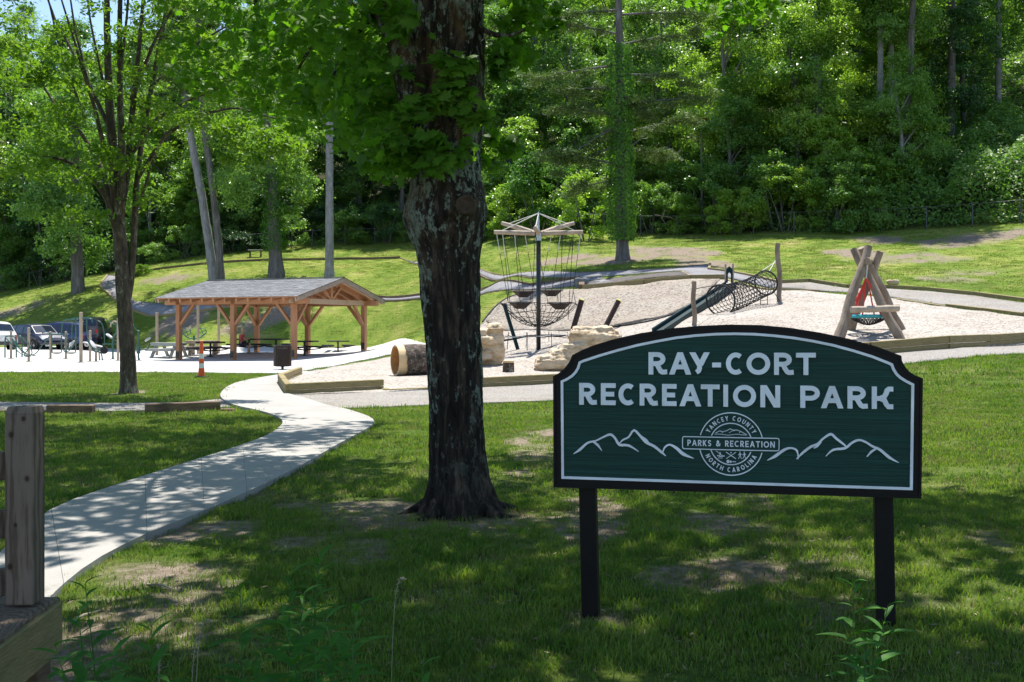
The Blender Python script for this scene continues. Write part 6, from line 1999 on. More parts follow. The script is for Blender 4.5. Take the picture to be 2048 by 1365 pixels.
# a second tree standing beyond the left edge of the picture
b2 = Vector((-10.5, 13.0, 0)); b2.z = h1(b2.x, b2.y)
side = thing('maple_tree', 'maple beyond the left edge whose crown shades the lawn and the walk', 'tree', tuple(b2))
v, q = rough_tube([(0, 0, -.3), (0.1, 0, 2.5), (0, .2, 6), (.2, 0, 10)], [.38, .28, .24, .08], 18, 4, .02, 8, .2)
obj_from(fast_mesh('trunk', v, 4, M['bark_maple'], q, True), 'trunk', side)
for k in range(6):
    a = k * 1.05
    v, q = rough_tube([(0, .1, 4 + k * .7), (2 * math.cos(a), 2 * math.sin(a), 6.5 + k * .8), (4.2 * math.cos(a), 4 * math.sin(a), 8 + k * .8)], [.13, .09, .03], 8, 4 + k, .005, 5, .3)
    obj_from(fast_mesh('limb', v, 4, M['bark_maple'], q, True), 'limb', side)
high_crown(side, b2, -9.5, 14.0, 9.5, 6.3, 7.2, 4.6, 80, 13000, 25, 5)
high_crown(side, b2, -4.8, 18.8, 10.6, 4.6, 5.0, 3.0, 46, 5200, 29, 7.5)
v, q = rough_tube([(0, .1, 6), (2.4, 2.6, 9.0), (5.0, 5.0, 10.4)], [.13, .09, .03], 8, 44, .005, 5, .3)
obj_from(fast_mesh('limb', v, 4, M['bark_maple'], q, True), 'limb', side)

# ------------------------------------------------------------------ the thin many-stemmed tree on the left
TZ = 25.3
tb = P(256, TZ)
thin = thing('slender_tree', 'slender tree with several upright stems and light green leaves on the lawn at the left', 'tree', tuple(tb))
def tl(px, py, dz=0.0): return W(px, py, TZ + dz) - tb
k_ = TZ / F
stems = [([(258, 792, 0), (257, 770, 0), (255, 700, 0), (248, 600, 0), (242, 500, 0), (236, 420, 0), (228, 330, 0), (218, 200, 0), (214, 60, 0), (212, -120, 0), (210, -330, 0)], [21, 16.5, 14, 13.5, 13, 12, 9.5, 7.5, 6, 4.5, 2]),
         ([(250, 640, 0), (262, 560, .1), (268, 470, .15), (272, 380, .2), (285, 270, .3), (312, 130, .5), (340, -20, .6), (370, -180, .8)], [6, 7.5, 7, 6, 5, 4.5, 3.5, 2]),
         ([(240, 430, 0), (244, 330, -.2), (240, 200, -.3), (239, 60, -.4), (244, -140, -.5)], [10, 8, 6, 5, 3]),
         ([(238, 440, 0), (258, 330, .3), (262, 250, .4), (276, 120, .5), (290, -40, .6)], [8, 7, 6, 5, 3]),
         ([(236, 480, 0), (215, 400, -.2), (180, 350, -.4), (130, 320, -.6), (70, 310, -.8)], [7, 5.5, 4, 3, 1.5]),
         ([(232, 440, 0), (200, 330, .3), (165, 270, .5), (110, 210, .8), (60, 130, 1)], [7, 5, 4, 3, 1.5]),
         ([(214, 320, 0), (190, 220, -.6), (160, 120, -1), (120, -10, -1.3)], [5, 4, 3, 1.5]),
         ([(216, 250, 0), (160, 130, .6), (110, 40, 1), (75, -60, 1.2)], [4.5, 3.5, 2.5, 1.3]), ([(186, 200, 0), (150, 60, .3), (132, -60, .5)], [3.2, 2.4, 1.3]), ([(170, 240, .3), (120, 100, .2), (90, -30, .3)], [3.2, 2.2, 1.3]),
         ([(262, 310, .2), (310, 240, .0), (370, 205, -.2), (430, 180, -.4), (500, 140, -.5)], [5, 4, 3, 2.2, 1.2]),
         ([(274, 360, .2), (330, 270, -.5), (400, 230, -1), (470, 215, -1.3), (560, 240, -1.6)], [4.5, 3.6, 3, 2.2, 1.2]),
         ([(300, 180, .4), (360, 110, .8), (440, 60, 1.1), (480, 38, 1.3)], [3.5, 2.8, 2, 1.2]),
         ([(268, 430, .1), (292, 370, -.1), (302, 330, -.2), (318, 300, -.2)], [3.5, 2.8, 2.2, 1.4]),
         ([(262, 200, .2), (310, 80, -.4), (390, -60, -.8)], [4, 3, 1.6]), ([(240, 160, -.3), (255, 20, -.5), (262, -120, -.6)], [3, 2.4, 1.4]), ([(205, 160, .2), (180, 40, .3), (168, -80, .4)], [3, 2.2, 1.3])]
parts = []
for si, (q_, rd) in enumerate(stems):
    v, q = rough_tube([tl(*a) for a in q_], [r * k_ for r in rd], 20 if si == 0 else 8, si + 30, .014 if si == 0 else .003, 9, .10, 2.5)
    obj_from(fast_mesh('trunk' if si == 0 else 'stem', v, 4, M['bark_thin'], q, True), 'trunk' if si == 0 else 'stem', thin)
rs = np.random.RandomState(31)
blobs = []
tips = [(70, 310), (100, 350), (160, 380), (60, 130), (120, 60), (150, 220), (200, 290), (215, 180), (260, 260), (290, 160), (330, 300), (360, 240), (420, 180), (500, 150), (240, 60), (180, 120), (300, 60), (340, 120), (110, 170), (60, 230), (190, 350), (240, 350), (290, 400), (200, 430), (30, 340), (130, 290), (20, 160), (380, 60), (440, 100), (30, 60), (150, 430), (300, 300)]
while len(blobs) < 175:
    px, py = (tips[len(blobs)] if len(blobs) < len(tips) else (rs.uniform(-60, 470), rs.uniform(-330, 400)))
    if len(blobs) >= len(tips):
        e = ((px - 215) / 275) ** 2 + ((py - 60) / 360) ** 2
        if e > 1: continue
        if 120 < px < 240 and py < 110 and rs.rand() < .6: continue
        if px > 300 and py > 250: continue
    dz_ = rs.uniform(-2.2, 2.2)
    c = W(px, py, TZ + dz_)
    r = rs.uniform(.28, .62)
    blobs.append((c.x, c.y, c.z, r * 1.25, r * 1.2, r * .62, r))
for px, py in [(440, 260), (470, 285), (500, 300), (530, 270), (560, 285), (590, 300), (480, 250), (540, 300), (590, 262), (455, 320), (515, 320), (560, 262)]:
    c = W(px, py, TZ - 1.6 + rs.uniform(-.4, .4)); blobs.append((c.x, c.y, c.z, .42, .5, .22, .55))
pts_, dd = in_blobs(blobs, 23000, rs, .15)
obj_from(leaf_cloud('foliage', pts_ - np.array(tb), .064, M['leaf_thin'], .75, DIAMOND, 32, droop=.3), 'foliage', thin, kind='stuff')
# ------------------------------------------------------------------ tree kinds for the wood
def crown_mesh(name, seed, h0, h1_, rad, nb, nl, size, up=.55, flat=.75, cone=False):
    """foliage in three scales: boughs, uneven sprays on each bough, leaves in each spray"""
    rs = np.random.RandomState(seed)
    blobs = []
    while len(blobs) < nb:
        f = rs.uniform(0, 1)
        z = h0 + (h1_ - h0) * f
        env = rad * (math.sin(PI * min(1, f * .88 + .12)) ** .6)
        a = rs.uniform(0, 2 * PI)
        env *= .75 + .5 * float(vnoise(math.cos(a) * 1.3, math.sin(a) * 1.3, f * 3, seed))
        q = math.sqrt(rs.uniform(.10, 1)) * env
        r = rs.uniform(.14, .30) * rad
        blobs.append((q * math.cos(a), q * math.sin(a), z, r * rs.uniform(.9, 1.5), r * rs.uniform(.9, 1.5), r * rs.uniform(.6, 1.2)))
    sub = []
    for b in blobs:
        for k in range(13):
            d = rs.normal(size=3); d /= np.linalg.norm(d)
            w = rs.uniform(.3, 1.1)
            o_ = np.array(b[:3]) + d * np.array(b[3:6]) * w
            r = rs.uniform(.10, .38) * b[3]
            sub.append((*o_, r * rs.uniform(.8, 1.7), r * rs.uniform(.8, 1.7), r * rs.uniform(.5, 1.15), rs.uniform(.2, 1) * r))
    w = np.array([q[6] for q in sub]); w /= w.sum()
    k = rs.choice(len(sub), nl, p=w)
    C_ = np.array([q[:3] for q in sub])[k]; Rr = np.array([q[3:6] for q in sub])[k]
    pts = C_ + rs.normal(size=(nl, 3)) * Rr * .75
    ctr = np.array([0, 0, (h0 + h1_) / 2])
    d = norm(pts - ctr)
    return leaf_cloud(name, pts, size, M['leaf_a'], up, DIAMOND, seed + 1, outward=d * .35), blobs
def trunk_mesh(name, seed, h, r, lean=.4, blobs=None, mat=None, nlimb=7):
    rs = np.random.RandomState(seed)
    pts = [Vector((lean * math.sin(i * .9 + seed) * i / 8, lean * math.cos(i * .7 + seed) * i / 8, -1.0 + (h + 1) * i / 8)) for i in range(9)]
    pr = [rough_tube(pts, [r * (1.5 if i == 0 else 1.0 - .78 * i / 8) for i in range(9)], 9, seed, .02, 6, 1.0)]
    if blobs:
        for k in range(nlimb):
            b = blobs[rs.randint(len(blobs))]
            zb = min(max(b[2] * .72, h * .25), h * .92)
            i = min(7, int((zb + 1) / (h + 1) * 8)); base_ = pts[i].lerp(pts[i + 1], (zb + 1) / (h + 1) * 8 - i)
            e = Vector(b[:3])
            pr.append(rough_tube([base_, base_.lerp(e, .5) + Vector((0, 0, .3)), e], [r * .3, r * .2, r * .07], 5, seed + k, .0, 4, .8))
    v, q = join_arrays(pr)
    return fast_mesh(name, v, 4, mat or M['bark_forest'], q, True)
KINDS_ = []
for k, (h0, hh, rad, nb, nl) in enumerate([(5, 21, 4.6, 60, 19000), (7, 24, 4.2, 60, 18000), (3.5, 18, 4.8, 62, 19000), (9, 26, 4.4, 56, 17000), (.7, 11.5, 3.4, 58, 18000)]):
    cm, bl = crown_mesh('crown', 100 + k * 7, h0, hh, rad, nb, int(nl * 1.35), .135)
    tm = trunk_mesh('trunk', 200 + k, hh * .9, .30 + .03 * k, .5, bl)
    KINDS_.append((cm, tm, hh))
def layered(seed, h0, hh, rad, nl):
    """pine or hemlock: flat sprays on whorled boughs"""
    rs = np.random.RandomState(seed)
    blobs, lim = [], []
    z = h0
    while z < hh:
        f = (z - h0) / (hh - h0)
        L = rad * (1 - f) ** .7 * rs.uniform(.6, 1.1) + .4
        for a in rs.uniform(0, 2 * PI, 3):
            lim.append((z, a, L))
            for q in (.35, .6, .85, 1.0):
                blobs.append((L * q * math.cos(a), L * q * math.sin(a), z + .25 * q + rs.uniform(-.2, .2), .75, .75, .26))
        z += rs.uniform(.7, 1.2)
    pts, d = in_blobs(blobs, nl, rs, .1)
    nd = (np.array([(0, -1, 0), (.20, 0, 0), (0, 1, 0), (-.20, 0, 0)]), [(0, 1, 2, 3)])
    cm = leaf_cloud('crown', pts, .24, M['needle'], 1.0, nd, seed + 2)
    pr = [rough_tube([(0, 0, -1), (0.1, 0, hh * .5), (0, 0, hh)], [.36, .26, .05], 9, seed, .02, 6, 1.0)]
    for z_, a, L in lim:
        pr.append(rough_tube([(0, 0, z_), (L * .5 * math.cos(a), L * .5 * math.sin(a), z_ + .1), (L * math.cos(a), L * math.sin(a), z_ + .25)], [.06, .04, .015], 4, 3, 0, 4, .8))
    v, q = join_arrays(pr)
    return cm, fast_mesh('trunk', v, 4, M['bark_forest'], q, True), hh
PINE = layered(300, 6, 24, 4.6, 11000)
HEML = layered(310, 2, 17, 3.6, 11000)

WOOD = 'trees of the wooded slope'
def tree(kind, x, y, sc, rz, label, group=WOOD, leaf=None, name='tree', cat='tree', sxy=1.0, barkm=None):
    cm, tm, hh = kind
    t = thing(name, label, cat, (x, y, h1(x, y) - .1), rz, group)
    t.scale = (sc * sxy, sc * sxy, sc)
    obj_from(tm, 'trunk', t, barkm)
    obj_from(cm, 'crown', t, leaf or M['leaf_a'])
    return t
rs = np.random.RandomState(77)
LAB = {0: 'bright green leafy tree', 1: 'deep green leafy tree', 2: 'dark shaded leafy tree', 3: 'olive needled pine tree', 4: 'drooping dark conifer tree'}
def region(px):
    for lim, ph_ in ((120, 'at the far left'), (380, 'behind the slender tree'), (620, 'behind the pavilion'), (820, 'behind the bare-trunked pine'), (960, 'behind the big maple'),
                     (1150, 'above the rope carousel'), (1330, 'round the ivy-clad pine'), (1500, 'above the slide'), (1680, 'above the log post'), (1850, 'above the nest swing')):
        if px < lim: return ph_
    return 'above the vine thicket'
rows = [(5, 5.2), (10, 5.6), (16, 6.2), (23, 7), (31, 7.6), (40, 8.2), (50, 9), (62, 10), (76, 11), (92, 12), (112, 13.5)]
for ri, (d, sp) in enumerate(rows):
    x = -112.0
    while x < 112:
        x += sp * rs.uniform(.75, 1.3)
        y = float(fence_y(x)) + d + rs.uniform(-2, 2) * (1 + ri * .15)
        pxx = CX + x / y * F
        if pxx < -160 or pxx > 2210: continue
        if ri == 0 and (pxx > 1830 or 560 < pxx < 640 or rs.rand() < .25): continue
        if ri < 3 and pxx > 1850: continue
        
        if ri > 6 and 120 < pxx < 215: continue
        left = pxx < 900
        u = rs.rand()
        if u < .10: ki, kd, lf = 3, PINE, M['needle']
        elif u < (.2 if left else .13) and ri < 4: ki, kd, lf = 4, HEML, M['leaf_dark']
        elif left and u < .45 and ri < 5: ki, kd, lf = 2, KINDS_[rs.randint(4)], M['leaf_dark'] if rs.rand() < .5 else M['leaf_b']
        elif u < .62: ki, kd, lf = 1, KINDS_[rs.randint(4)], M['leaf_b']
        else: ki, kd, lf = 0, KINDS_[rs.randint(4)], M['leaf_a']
        if ri < 2 and kd in (KINDS_[1], KINDS_[3]) and rs.rand() < .5: kd = KINDS_[2]; 
        sc = rs.uniform(.75, 1.15) * (.8 if ri == 0 else 1.0)
        if ri < 2 and ki < 3 and rs.rand() < (.75 if ri == 0 else .5): kd = KINDS_[4]
        if 110 < pxx < 230 and ri > 2: sc *= .62
        reg = region(pxx)
        rowp = ['at the edge of the wood', 'in the second rank', 'a little uphill', 'part way uphill', 'well uphill', 'half way uphill', 'past half way up', 'high uphill', 'higher uphill', 'near the slope top', 'at the slope top'][ri]
        lb = '%s %s %s' % (LAB[ki], rowp, reg)
        tree(kd, x, y, sc, rs.uniform(0, 6.28), lb, lb.replace('tree', 'trees', 1), lf, name={3: 'pine_tree', 4: 'conifer'}.get(ki, 'tree'), barkm=M['bark_pale'] if rs.rand() < .25 else None)

# shrubs and saplings along the fence
SH = []
for k, (hh, rad) in enumerate([(3.2, 2.0), (4.6, 2.1), (2.2, 2.3)]):
    cm, bl = crown_mesh('foliage', 400 + k * 5, .15, hh, rad, 24, 9000, .085, .5, .8)
    pr = []
    r2 = np.random.RandomState(k)
    for j in range(6):
        b = bl[r2.randint(len(bl))]
        pr.append(rough_tube([(b[0] * .1, b[1] * .1, -.3), (b[0] * .5, b[1] * .5, b[2] * .5), (b[0], b[1], b[2])], [.05, .035, .015], 5, j, 0, 4, .5))
    v, q = join_arrays(pr)
    SH.append((cm, fast_mesh('stems', v, 4, M['bark_forest'], q, True), hh))
def shrub(k, x, y, sc, leaf, label, group, name='shrub'):
    cm, tm, hh = SH[k]
    t = thing(name, label, 'shrub', (x, y, h1(x, y) - .05), R.uniform(0, 6.28), group)
    t.scale = (sc,) * 3
    obj_from(tm, 'stems', t); obj_from(cm, 'foliage', t, leaf)
    return t
rs = np.random.RandomState(88)
x = -62.0
while x < 52:
    x += rs.uniform(1.5, 3.0)
    for d in (.7, 4.5, 9.0, 14.0):
        if rs.rand() < (.22 if d < 10 else .5): continue
        xx = x + rs.uniform(-.8, .8); y = float(fence_y(xx)) + d + rs.uniform(-.6, .8)
        pxx = CX + xx / y * F
        if pxx < -40 or pxx > 2090 or pxx > 1850: continue
        lf = M['leaf_b'] if rs.rand() < .5 else M['leaf_a']
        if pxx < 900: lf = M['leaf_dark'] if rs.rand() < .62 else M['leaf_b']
        big_ = 1.0 if pxx < 900 else 1.3
        tone = 'dark' if lf is M['leaf_dark'] else ('deep green' if lf is M['leaf_b'] else 'light green')
        lb = '%s shrub %s %s' % (tone, {.7: 'against the fence', 4.5: 'just behind the fence', 9.0: 'further behind the fence', 14.0: 'among the first trees'}[d], region(pxx))
        shrub(rs.randint(3), xx, y, rs.uniform(.6, 1.1) * (.85 if d < 3 else 1.3) * big_, lf, lb, lb.replace('shrub', 'shrubs', 1))
# particular shrubs
for (px, py, k, sc, lf, lb) in [(1175, 486, 1, 1.15, 'leaf_a', 'bright green bush between the rope carousel and the ivy-clad pine'), (1030, 480, 1, 1.0, 'leaf_a', 'light green bush behind the top of the rope carousel'), (1075, 476, 1, 1.5, 'leaf_ivy', 'tall vine-covered bush above the rope carousel'),
                               (700, 492, 0, 1.0, 'leaf_b', 'round bush right of the pale trunk behind the pavilion'), (60, 690, 2, .35, 'leaf_kudzu', 'small light green bush behind the navy SUV'), (1700, 462, 1, 1.25, 'leaf_b', 'broad bush at the fence above the nest swing'), (1560, 466, 1, 1.3, 'leaf_b', 'broad bush at the fence above the crooked log post'),
                               (1430, 470, 1, 1.2, 'leaf_b', 'dark bush at the fence right of the ivy-clad pine'), (278, 552, 2, .45, 'leaf_thin', 'small sprouting bush on the hill right of the slender tree')]:
    g = G(px, py)
    shrub(k, g.x, g.y + (1.5 if py < 500 else 0), sc, M[lf], lb, None)

# ------------------------------------------------------------------ trees one can tell apart
def special(name, label, path, rads, crown=None, leaf=None, ivy=None, group=None, barkm=None, csc=1.0, cz_=0.0, cat='tree', seed=1):
    """path: (px, py, Z) from base up"""
    b = P(path[0][0], path[0][2])
    t = thing(name, label, cat, tuple(b), 0, group)
    pts = [W(*q) - b for q in path]
    pts[0].z = -.6
    v, q = rough_tube(pts, [r * z[2] / F for r, z in zip(rads, path)], 14, seed, .03, 8, .45, 1.2)
    obj_from(fast_mesh('trunk', v, 4, barkm or M['bark_forest'], q, True), 'trunk', t)
    if crown:
        kd, sc, dz_ = crown
        o = obj_from(kd[0], 'crown', t, leaf)
        o.location = (pts[-1].x * .8, pts[-1].y, dz_); o.scale = (sc,) * 3
    if ivy:
        y0, y1, n, w_ = ivy
        r_ = np.random.RandomState(seed + 9)
        zs1 = np.array([p_.z for p_ in pts]); 
        Zb = path[0][2]
        z0_, z1_ = EH - (y0 - HY) / F * Zb - b.z, EH - (y1 - HY) / F * Zb - b.z
        z = r_.uniform(min(z0_, z1_), max(z0_, z1_), n)
        cx2 = np.interp(z, zs1, [p_.x for p_ in pts]); rr2 = np.interp(z, zs1, [r * q2[2] / F for r, q2 in zip(rads, path)]) + w_ * (.35 + fbm(z * .8, 0, 0, seed, 2))
        a = r_.uniform(0, 2 * PI, n); rr3 = rr2 * r_.uniform(.75, 1.25, n)
        pp = np.stack([cx2 + rr3 * np.cos(a), np.interp(z, zs1, [p_.y for p_ in pts]) + rr3 * np.sin(a), z], 1)
        obj_from(leaf_cloud('ivy', pp, .10, M['leaf_ivy'], .2, DIAMOND, seed, outward=np.stack([np.cos(a), np.sin(a), a * 0], 1) * 1.5), 'ivy', t, kind='stuff')
    return t
C4 = KINDS_
special('shade_tree', 'dark leafy tree standing alone on the left hill lawn', [(157, 588, 92), (155, 540, 92), (152, 470, 92), (150, 300, 92), (155, 100, 92)], [15, 11, 10.5, 8, 3], (C4[2], 1.18, -1.0), M['leaf_b'], seed=3)
special('leaning_tree', 'left one of two grey trunks leaning together behind the pavilion roof', [(430, 562, 90), (420, 500, 90), (405, 400, 90), (390, 320, 90), (374, 230, 90), (360, 100, 90), (350, -60, 90)], [11, 8.5, 8, 7.5, 7, 6, 4], (PINE, 1.0, 8), M['needle'], None, 'pair of leaning grey trunks', M['bark_pale'], seed=5)
special('leaning_tree', 'right one of two grey trunks leaning together behind the pavilion roof', [(443, 562, 89), (438, 490, 89), (428, 400, 89), (416, 310, 89), (404, 220, 89), (396, 60, 89), (392, -60, 89)], [8, 7, 6.5, 6, 5.5, 5, 4], (C4[3], .9, 6), M['leaf_b'], None, 'pair of leaning grey trunks', M['bark_forest'], seed=6)
special('ivy_tree', 'thick-based tree with an ivy-covered trunk behind the pavilion ridge', [(553, 556, 89), (551, 520, 89), (548, 470, 89), (545, 380, 89), (535, 280, 89), (525, 100, 89)], [19, 13.5, 12, 10, 8, 5], (C4[0], .95, 0), M['leaf_b'], (505, 330, 2600, .45), seed=7)
special('bare_trunk_pine', 'straight pale bare-trunked pine right of the pavilion ridge', [(659, 556, 88), (659, 530, 88), (659, 400, 88), (659, 250, 88), (658, 130, 88), (658, -80, 88)], [12, 8.5, 7.5, 7, 6, 5], (PINE, .9, 11), M['needle'], None, None, M['bark_pale'], seed=8)
special('ivy_pine', 'tall pine with ivy climbing its trunk behind the playground', [(1246, 522, 66), (1245, 495, 66), (1243, 440, 66), (1241, 330, 66), (1240, 200, 66), (1238, 60, 66), (1236, -120, 66)], [18, 12, 10.5, 9.5, 8, 7, 5], None, None, (482, 90, 8000, .55), seed=9)
# boughs of the ivy-clad pine
ip = bpy.data.objects['ivy_pine']
b = Vector(ip.location)
rs = np.random.RandomState(9)
blobs, pr = [], []
for (py, L, side, dy) in [(330, 150, -1, -20), (300, 90, 1, 10), (270, 140, 1, -30), (235, 130, -1, -20), (250, 100, -1, 60), (215, 170, 1, -20), (180, 110, -1, 0), (150, 150, 1, 10), (130, 170, -1, 30), (90, 150, 1, -20), (70, 130, -1, -20), (30, 160, 1, 0), (20, 150, -1, 20), (-20, 150, 1, 0), (-30, 140, -1, 0), (360, 90, -1, 20), (290, 120, -1, 50), (190, 60, 1, 40)]:
    dd_ = rs.uniform(-2.2, 2.2)
    e = W(1241 + side * L, py + dy, 66 + dd_) - b; a = W(1241, py, 66) - b
    md = a.lerp(e, .5) + Vector((0, 0, .15))
    pr.append(rough_tube([a, md, e], [.09, .055, .02], 5, 3, 0, 4, .5))
    for q in (.35, .55, .75, .92, 1.05):
        c = a.lerp(e, q)
        for _ in range(2):
            blobs.append((c.x + rs.uniform(-.4, .4), c.y + rs.uniform(-.5, .5), c.z + rs.uniform(-.35, .35), .85, .8, .34))
v, q = join_arrays(pr)
obj_from(fast_mesh('boughs', v, 4, M['bark_forest'], q, True), 'boughs', ip)
pts_, _ = in_blobs(blobs, 30000, rs, .1)
obj_from(leaf_cloud('needles', pts_, .15, M['needle'], .8, (np.array([(0, -1, 0), (.16, 0, 0), (0, 1, 0), (-.16, 0, 0)]), [(0, 1, 2, 3)]), 91), 'needles', ip, kind='stuff')
for i, (px0, px1, Z, r, lb, lf, kd) in enumerate([(1757, 1762, 84, 6.5, 'pale trunk, left one of a close pair on the right slope', 'leaf_a', 3), (1781, 1783, 85, 5.5, 'pale trunk, right one of a close pair on the right slope', 'leaf_b', 3),
                                   (1806, 1826, 82, 7.5, 'slightly leaning grey trunk right of the pale pair', 'leaf_b', 3), (1902, 1904, 88, 8, 'thick grey trunk standing in the shade at the upper right', 'leaf_dark', 1), (1996, 1998, 92, 6, 'slim pale trunk near the upper right corner', 'leaf_b', 3),
                                   (1636, 1634, 84, 9, 'dark vine-wrapped trunk in the middle of the right wood', 'leaf_a', 0)]):
    zb = P(px0, Z).z
    pyb = HY - (zb - EH) / Z * F
    special('forest_tree', lb, [(px0, pyb, Z), (px0 + (px1 - px0) * .1, pyb - 60, Z), (px0 + (px1 - px0) * .5, pyb - 200, Z), (px1, pyb - 420, Z), (px1, pyb - 560, Z)], [r * 1.4, r, r * .9, r * .75, r * .4], (C4[kd], .85, 6 if kd == 3 else 0), M[lf], (pyb, pyb - 170, 1500, .35) if i in (3, 5) else None, 'trunks one can tell apart on the right slope', M['bark_pale'] if i in (0, 1, 4) else M['bark_forest'], seed=20 + i)
special('red_bud_shrub', 'small reddish-leaved shrub in front of the wood right of the ivy-clad pine', [(1405, 470, 84), (1404, 400, 84), (1402, 240, 84)], [3, 2, 1], None, None, None, cat='shrub', seed=44)
rb = bpy.data.objects['red_bud_shrub']
q = W(1404, 246, 84) - Vector(rb.location)
pts_, _ = in_blobs([(q.x, q.y, q.z, .8, .6, .5)], 500, rs, .1)
M['leaf_red'] = leaf_mat('leaf_red', (.16, .05, .02), (.22, .08, .03), (.25, .12, .04), .3, 1.0, tint=(1.2, 1, .8))
obj_from(leaf_cloud('foliage', pts_, .09, M['leaf_red'], .5, DIAMOND, 3), 'foliage', rb, kind='stuff')

# vine thicket rolling over the right end of the slope
rs = np.random.RandomState(95)
n = 80000
x = rs.uniform(22, 50, n); dd_ = rs.uniform(0.1, 26, n) ** 1.0
y = np.interp(x, fx[o_], fy[o_]) + dd_
mound = 3.4 * fbm(x * .28, y * .28, 0, 61, 3) + 3.0 * (fbm(x * .8, y * .8, 0, 63, 3) - .2)
edge = np.clip((x - 22) / 8, 0, 1) * np.clip(dd_ / 2.5, .15, 1)
top_ = mound * edge * 1.25
z = H(x, y) + top_ * (1 - rs.uniform(0, 1, n) ** 3 * .5) + rs.uniform(-.15, .2, n)
obj = obj_from(leaf_cloud('vine_thicket', np.stack([x, y, z], 1), .15, M['leaf_kudzu'], .7, DIAMOND, 96, outward=np.array([[0, -.5, 0]])), 'vine_thicket', kind='stuff')
# leafy ground cover under the trees
n = 95000
x = rs.uniform(-90, 95, n); dd_ = 1.0 + 90 * rs.uniform(0, 1, n) ** 1.8
y = np.interp(x, fx[o_], fy[o_]) + dd_
keep = (fbm(x * .3, y * .3, 0, 71, 3) > .40) & (np.abs(x / y) < .56)
x, y = x[keep], y[keep]
z = H(x, y) + rs.uniform(0, .7, len(x)) * fbm(x * .5, y * .5, 0, 73, 2) * 1.6
obj_from(leaf_cloud('ground_cover', np.stack([x, y, z], 1), .17, M['leaf_b'], .7, DIAMOND, 97), 'ground_cover', kind='stuff')

n = 42000
x = rs.uniform(32, 80, n); y = np.interp(x, fx[o_], fy[o_]) + rs.uniform(18, 70, n)
z = H(x, y) + rs.uniform(0, 1.6, n) * fbm(x * .6, y * .6, 0, 79, 3)
obj_from(leaf_cloud('ground_cover', np.stack([x, y, z], 1), .20, M['leaf_b'], .7, DIAMOND, 98), 'ground_cover', kind='stuff')

# dead limbs lying in the wood
for i, (px, py, Z, a, L, lb) in enumerate([(1990, 330, 78, .5, 3.0, 'bare pale branch sticking out of the vine thicket'), (1310, 430, 83, -.3, 2.2, 'bare grey branch hanging right of the ivy-clad pine')]):
    c = W(px, py, Z)
    t = thing('dead_branch', lb, 'branch', tuple(c))
    for k, (da, f) in enumerate([(0, 1), (.5, .6), (-.4, .5)]):
        d = Vector((math.cos(a + da), .1, math.sin(a + da)))
        mb = MB(); mb.tube([Vector((0, 0, 0)) + Vector((math.cos(a), .1, math.sin(a))) * L * .3 * (k > 0), d * L * f * .6 + Vector((0, 0, .2)), d * L * f], [.06, .04, .015], 6); mb.build('limb', M['log'], t)

# ------------------------------------------------------------------ grass
def dirt_at(x, y):
    r = np.clip(np.searchsorted(ys, y) - 1, 0, len(ys) - 1)
    w = np.maximum(8.0, ys[r] * .62 + 5)
    t = np.clip(x / w * .86, -1, 1)
    c = np.clip(np.round((t + 1) / 2 * (len(ts) - 1)).astype(int), 0, len(ts) - 1)
    return D[r, c]
def tuft(name, seed, n, hgt, rad, wdt, mat):
    rs = np.random.RandomState(seed)
    Vs, Qs = [], []
    for i in range(n):
        a, r = rs.uniform(0, 6.28), rad * math.sqrt(rs.rand())
        b_ = np.array([r * math.cos(a), r * math.sin(a), -.01])
        la = rs.uniform(0, 6.28); ln = rs.uniform(.2, 1.0)
        h_ = hgt * rs.uniform(.45, 1.1)
        d = np.array([math.cos(la), math.sin(la), 0]); s = np.array([-math.sin(la), math.cos(la), 0]) * wdt
        m_ = b_ + d * ln * h_ * .25 + np.array([0, 0, h_ * .6]); tp = b_ + d * ln * h_ * .8 + np.array([0, 0, h_])
        k = len(Vs)
        Vs += [b_ - s, b_ + s, m_ + s * .75, m_ - s * .75, tp, tp + s * .05]
        Qs += [(k, k + 1, k + 2, k + 3), (k + 3, k + 2, k + 5, k + 4)]
    me_ = fast_mesh(name, np.array(Vs), 4, mat, np.array(Qs))
    return bpy.data.objects.new(name, me_)
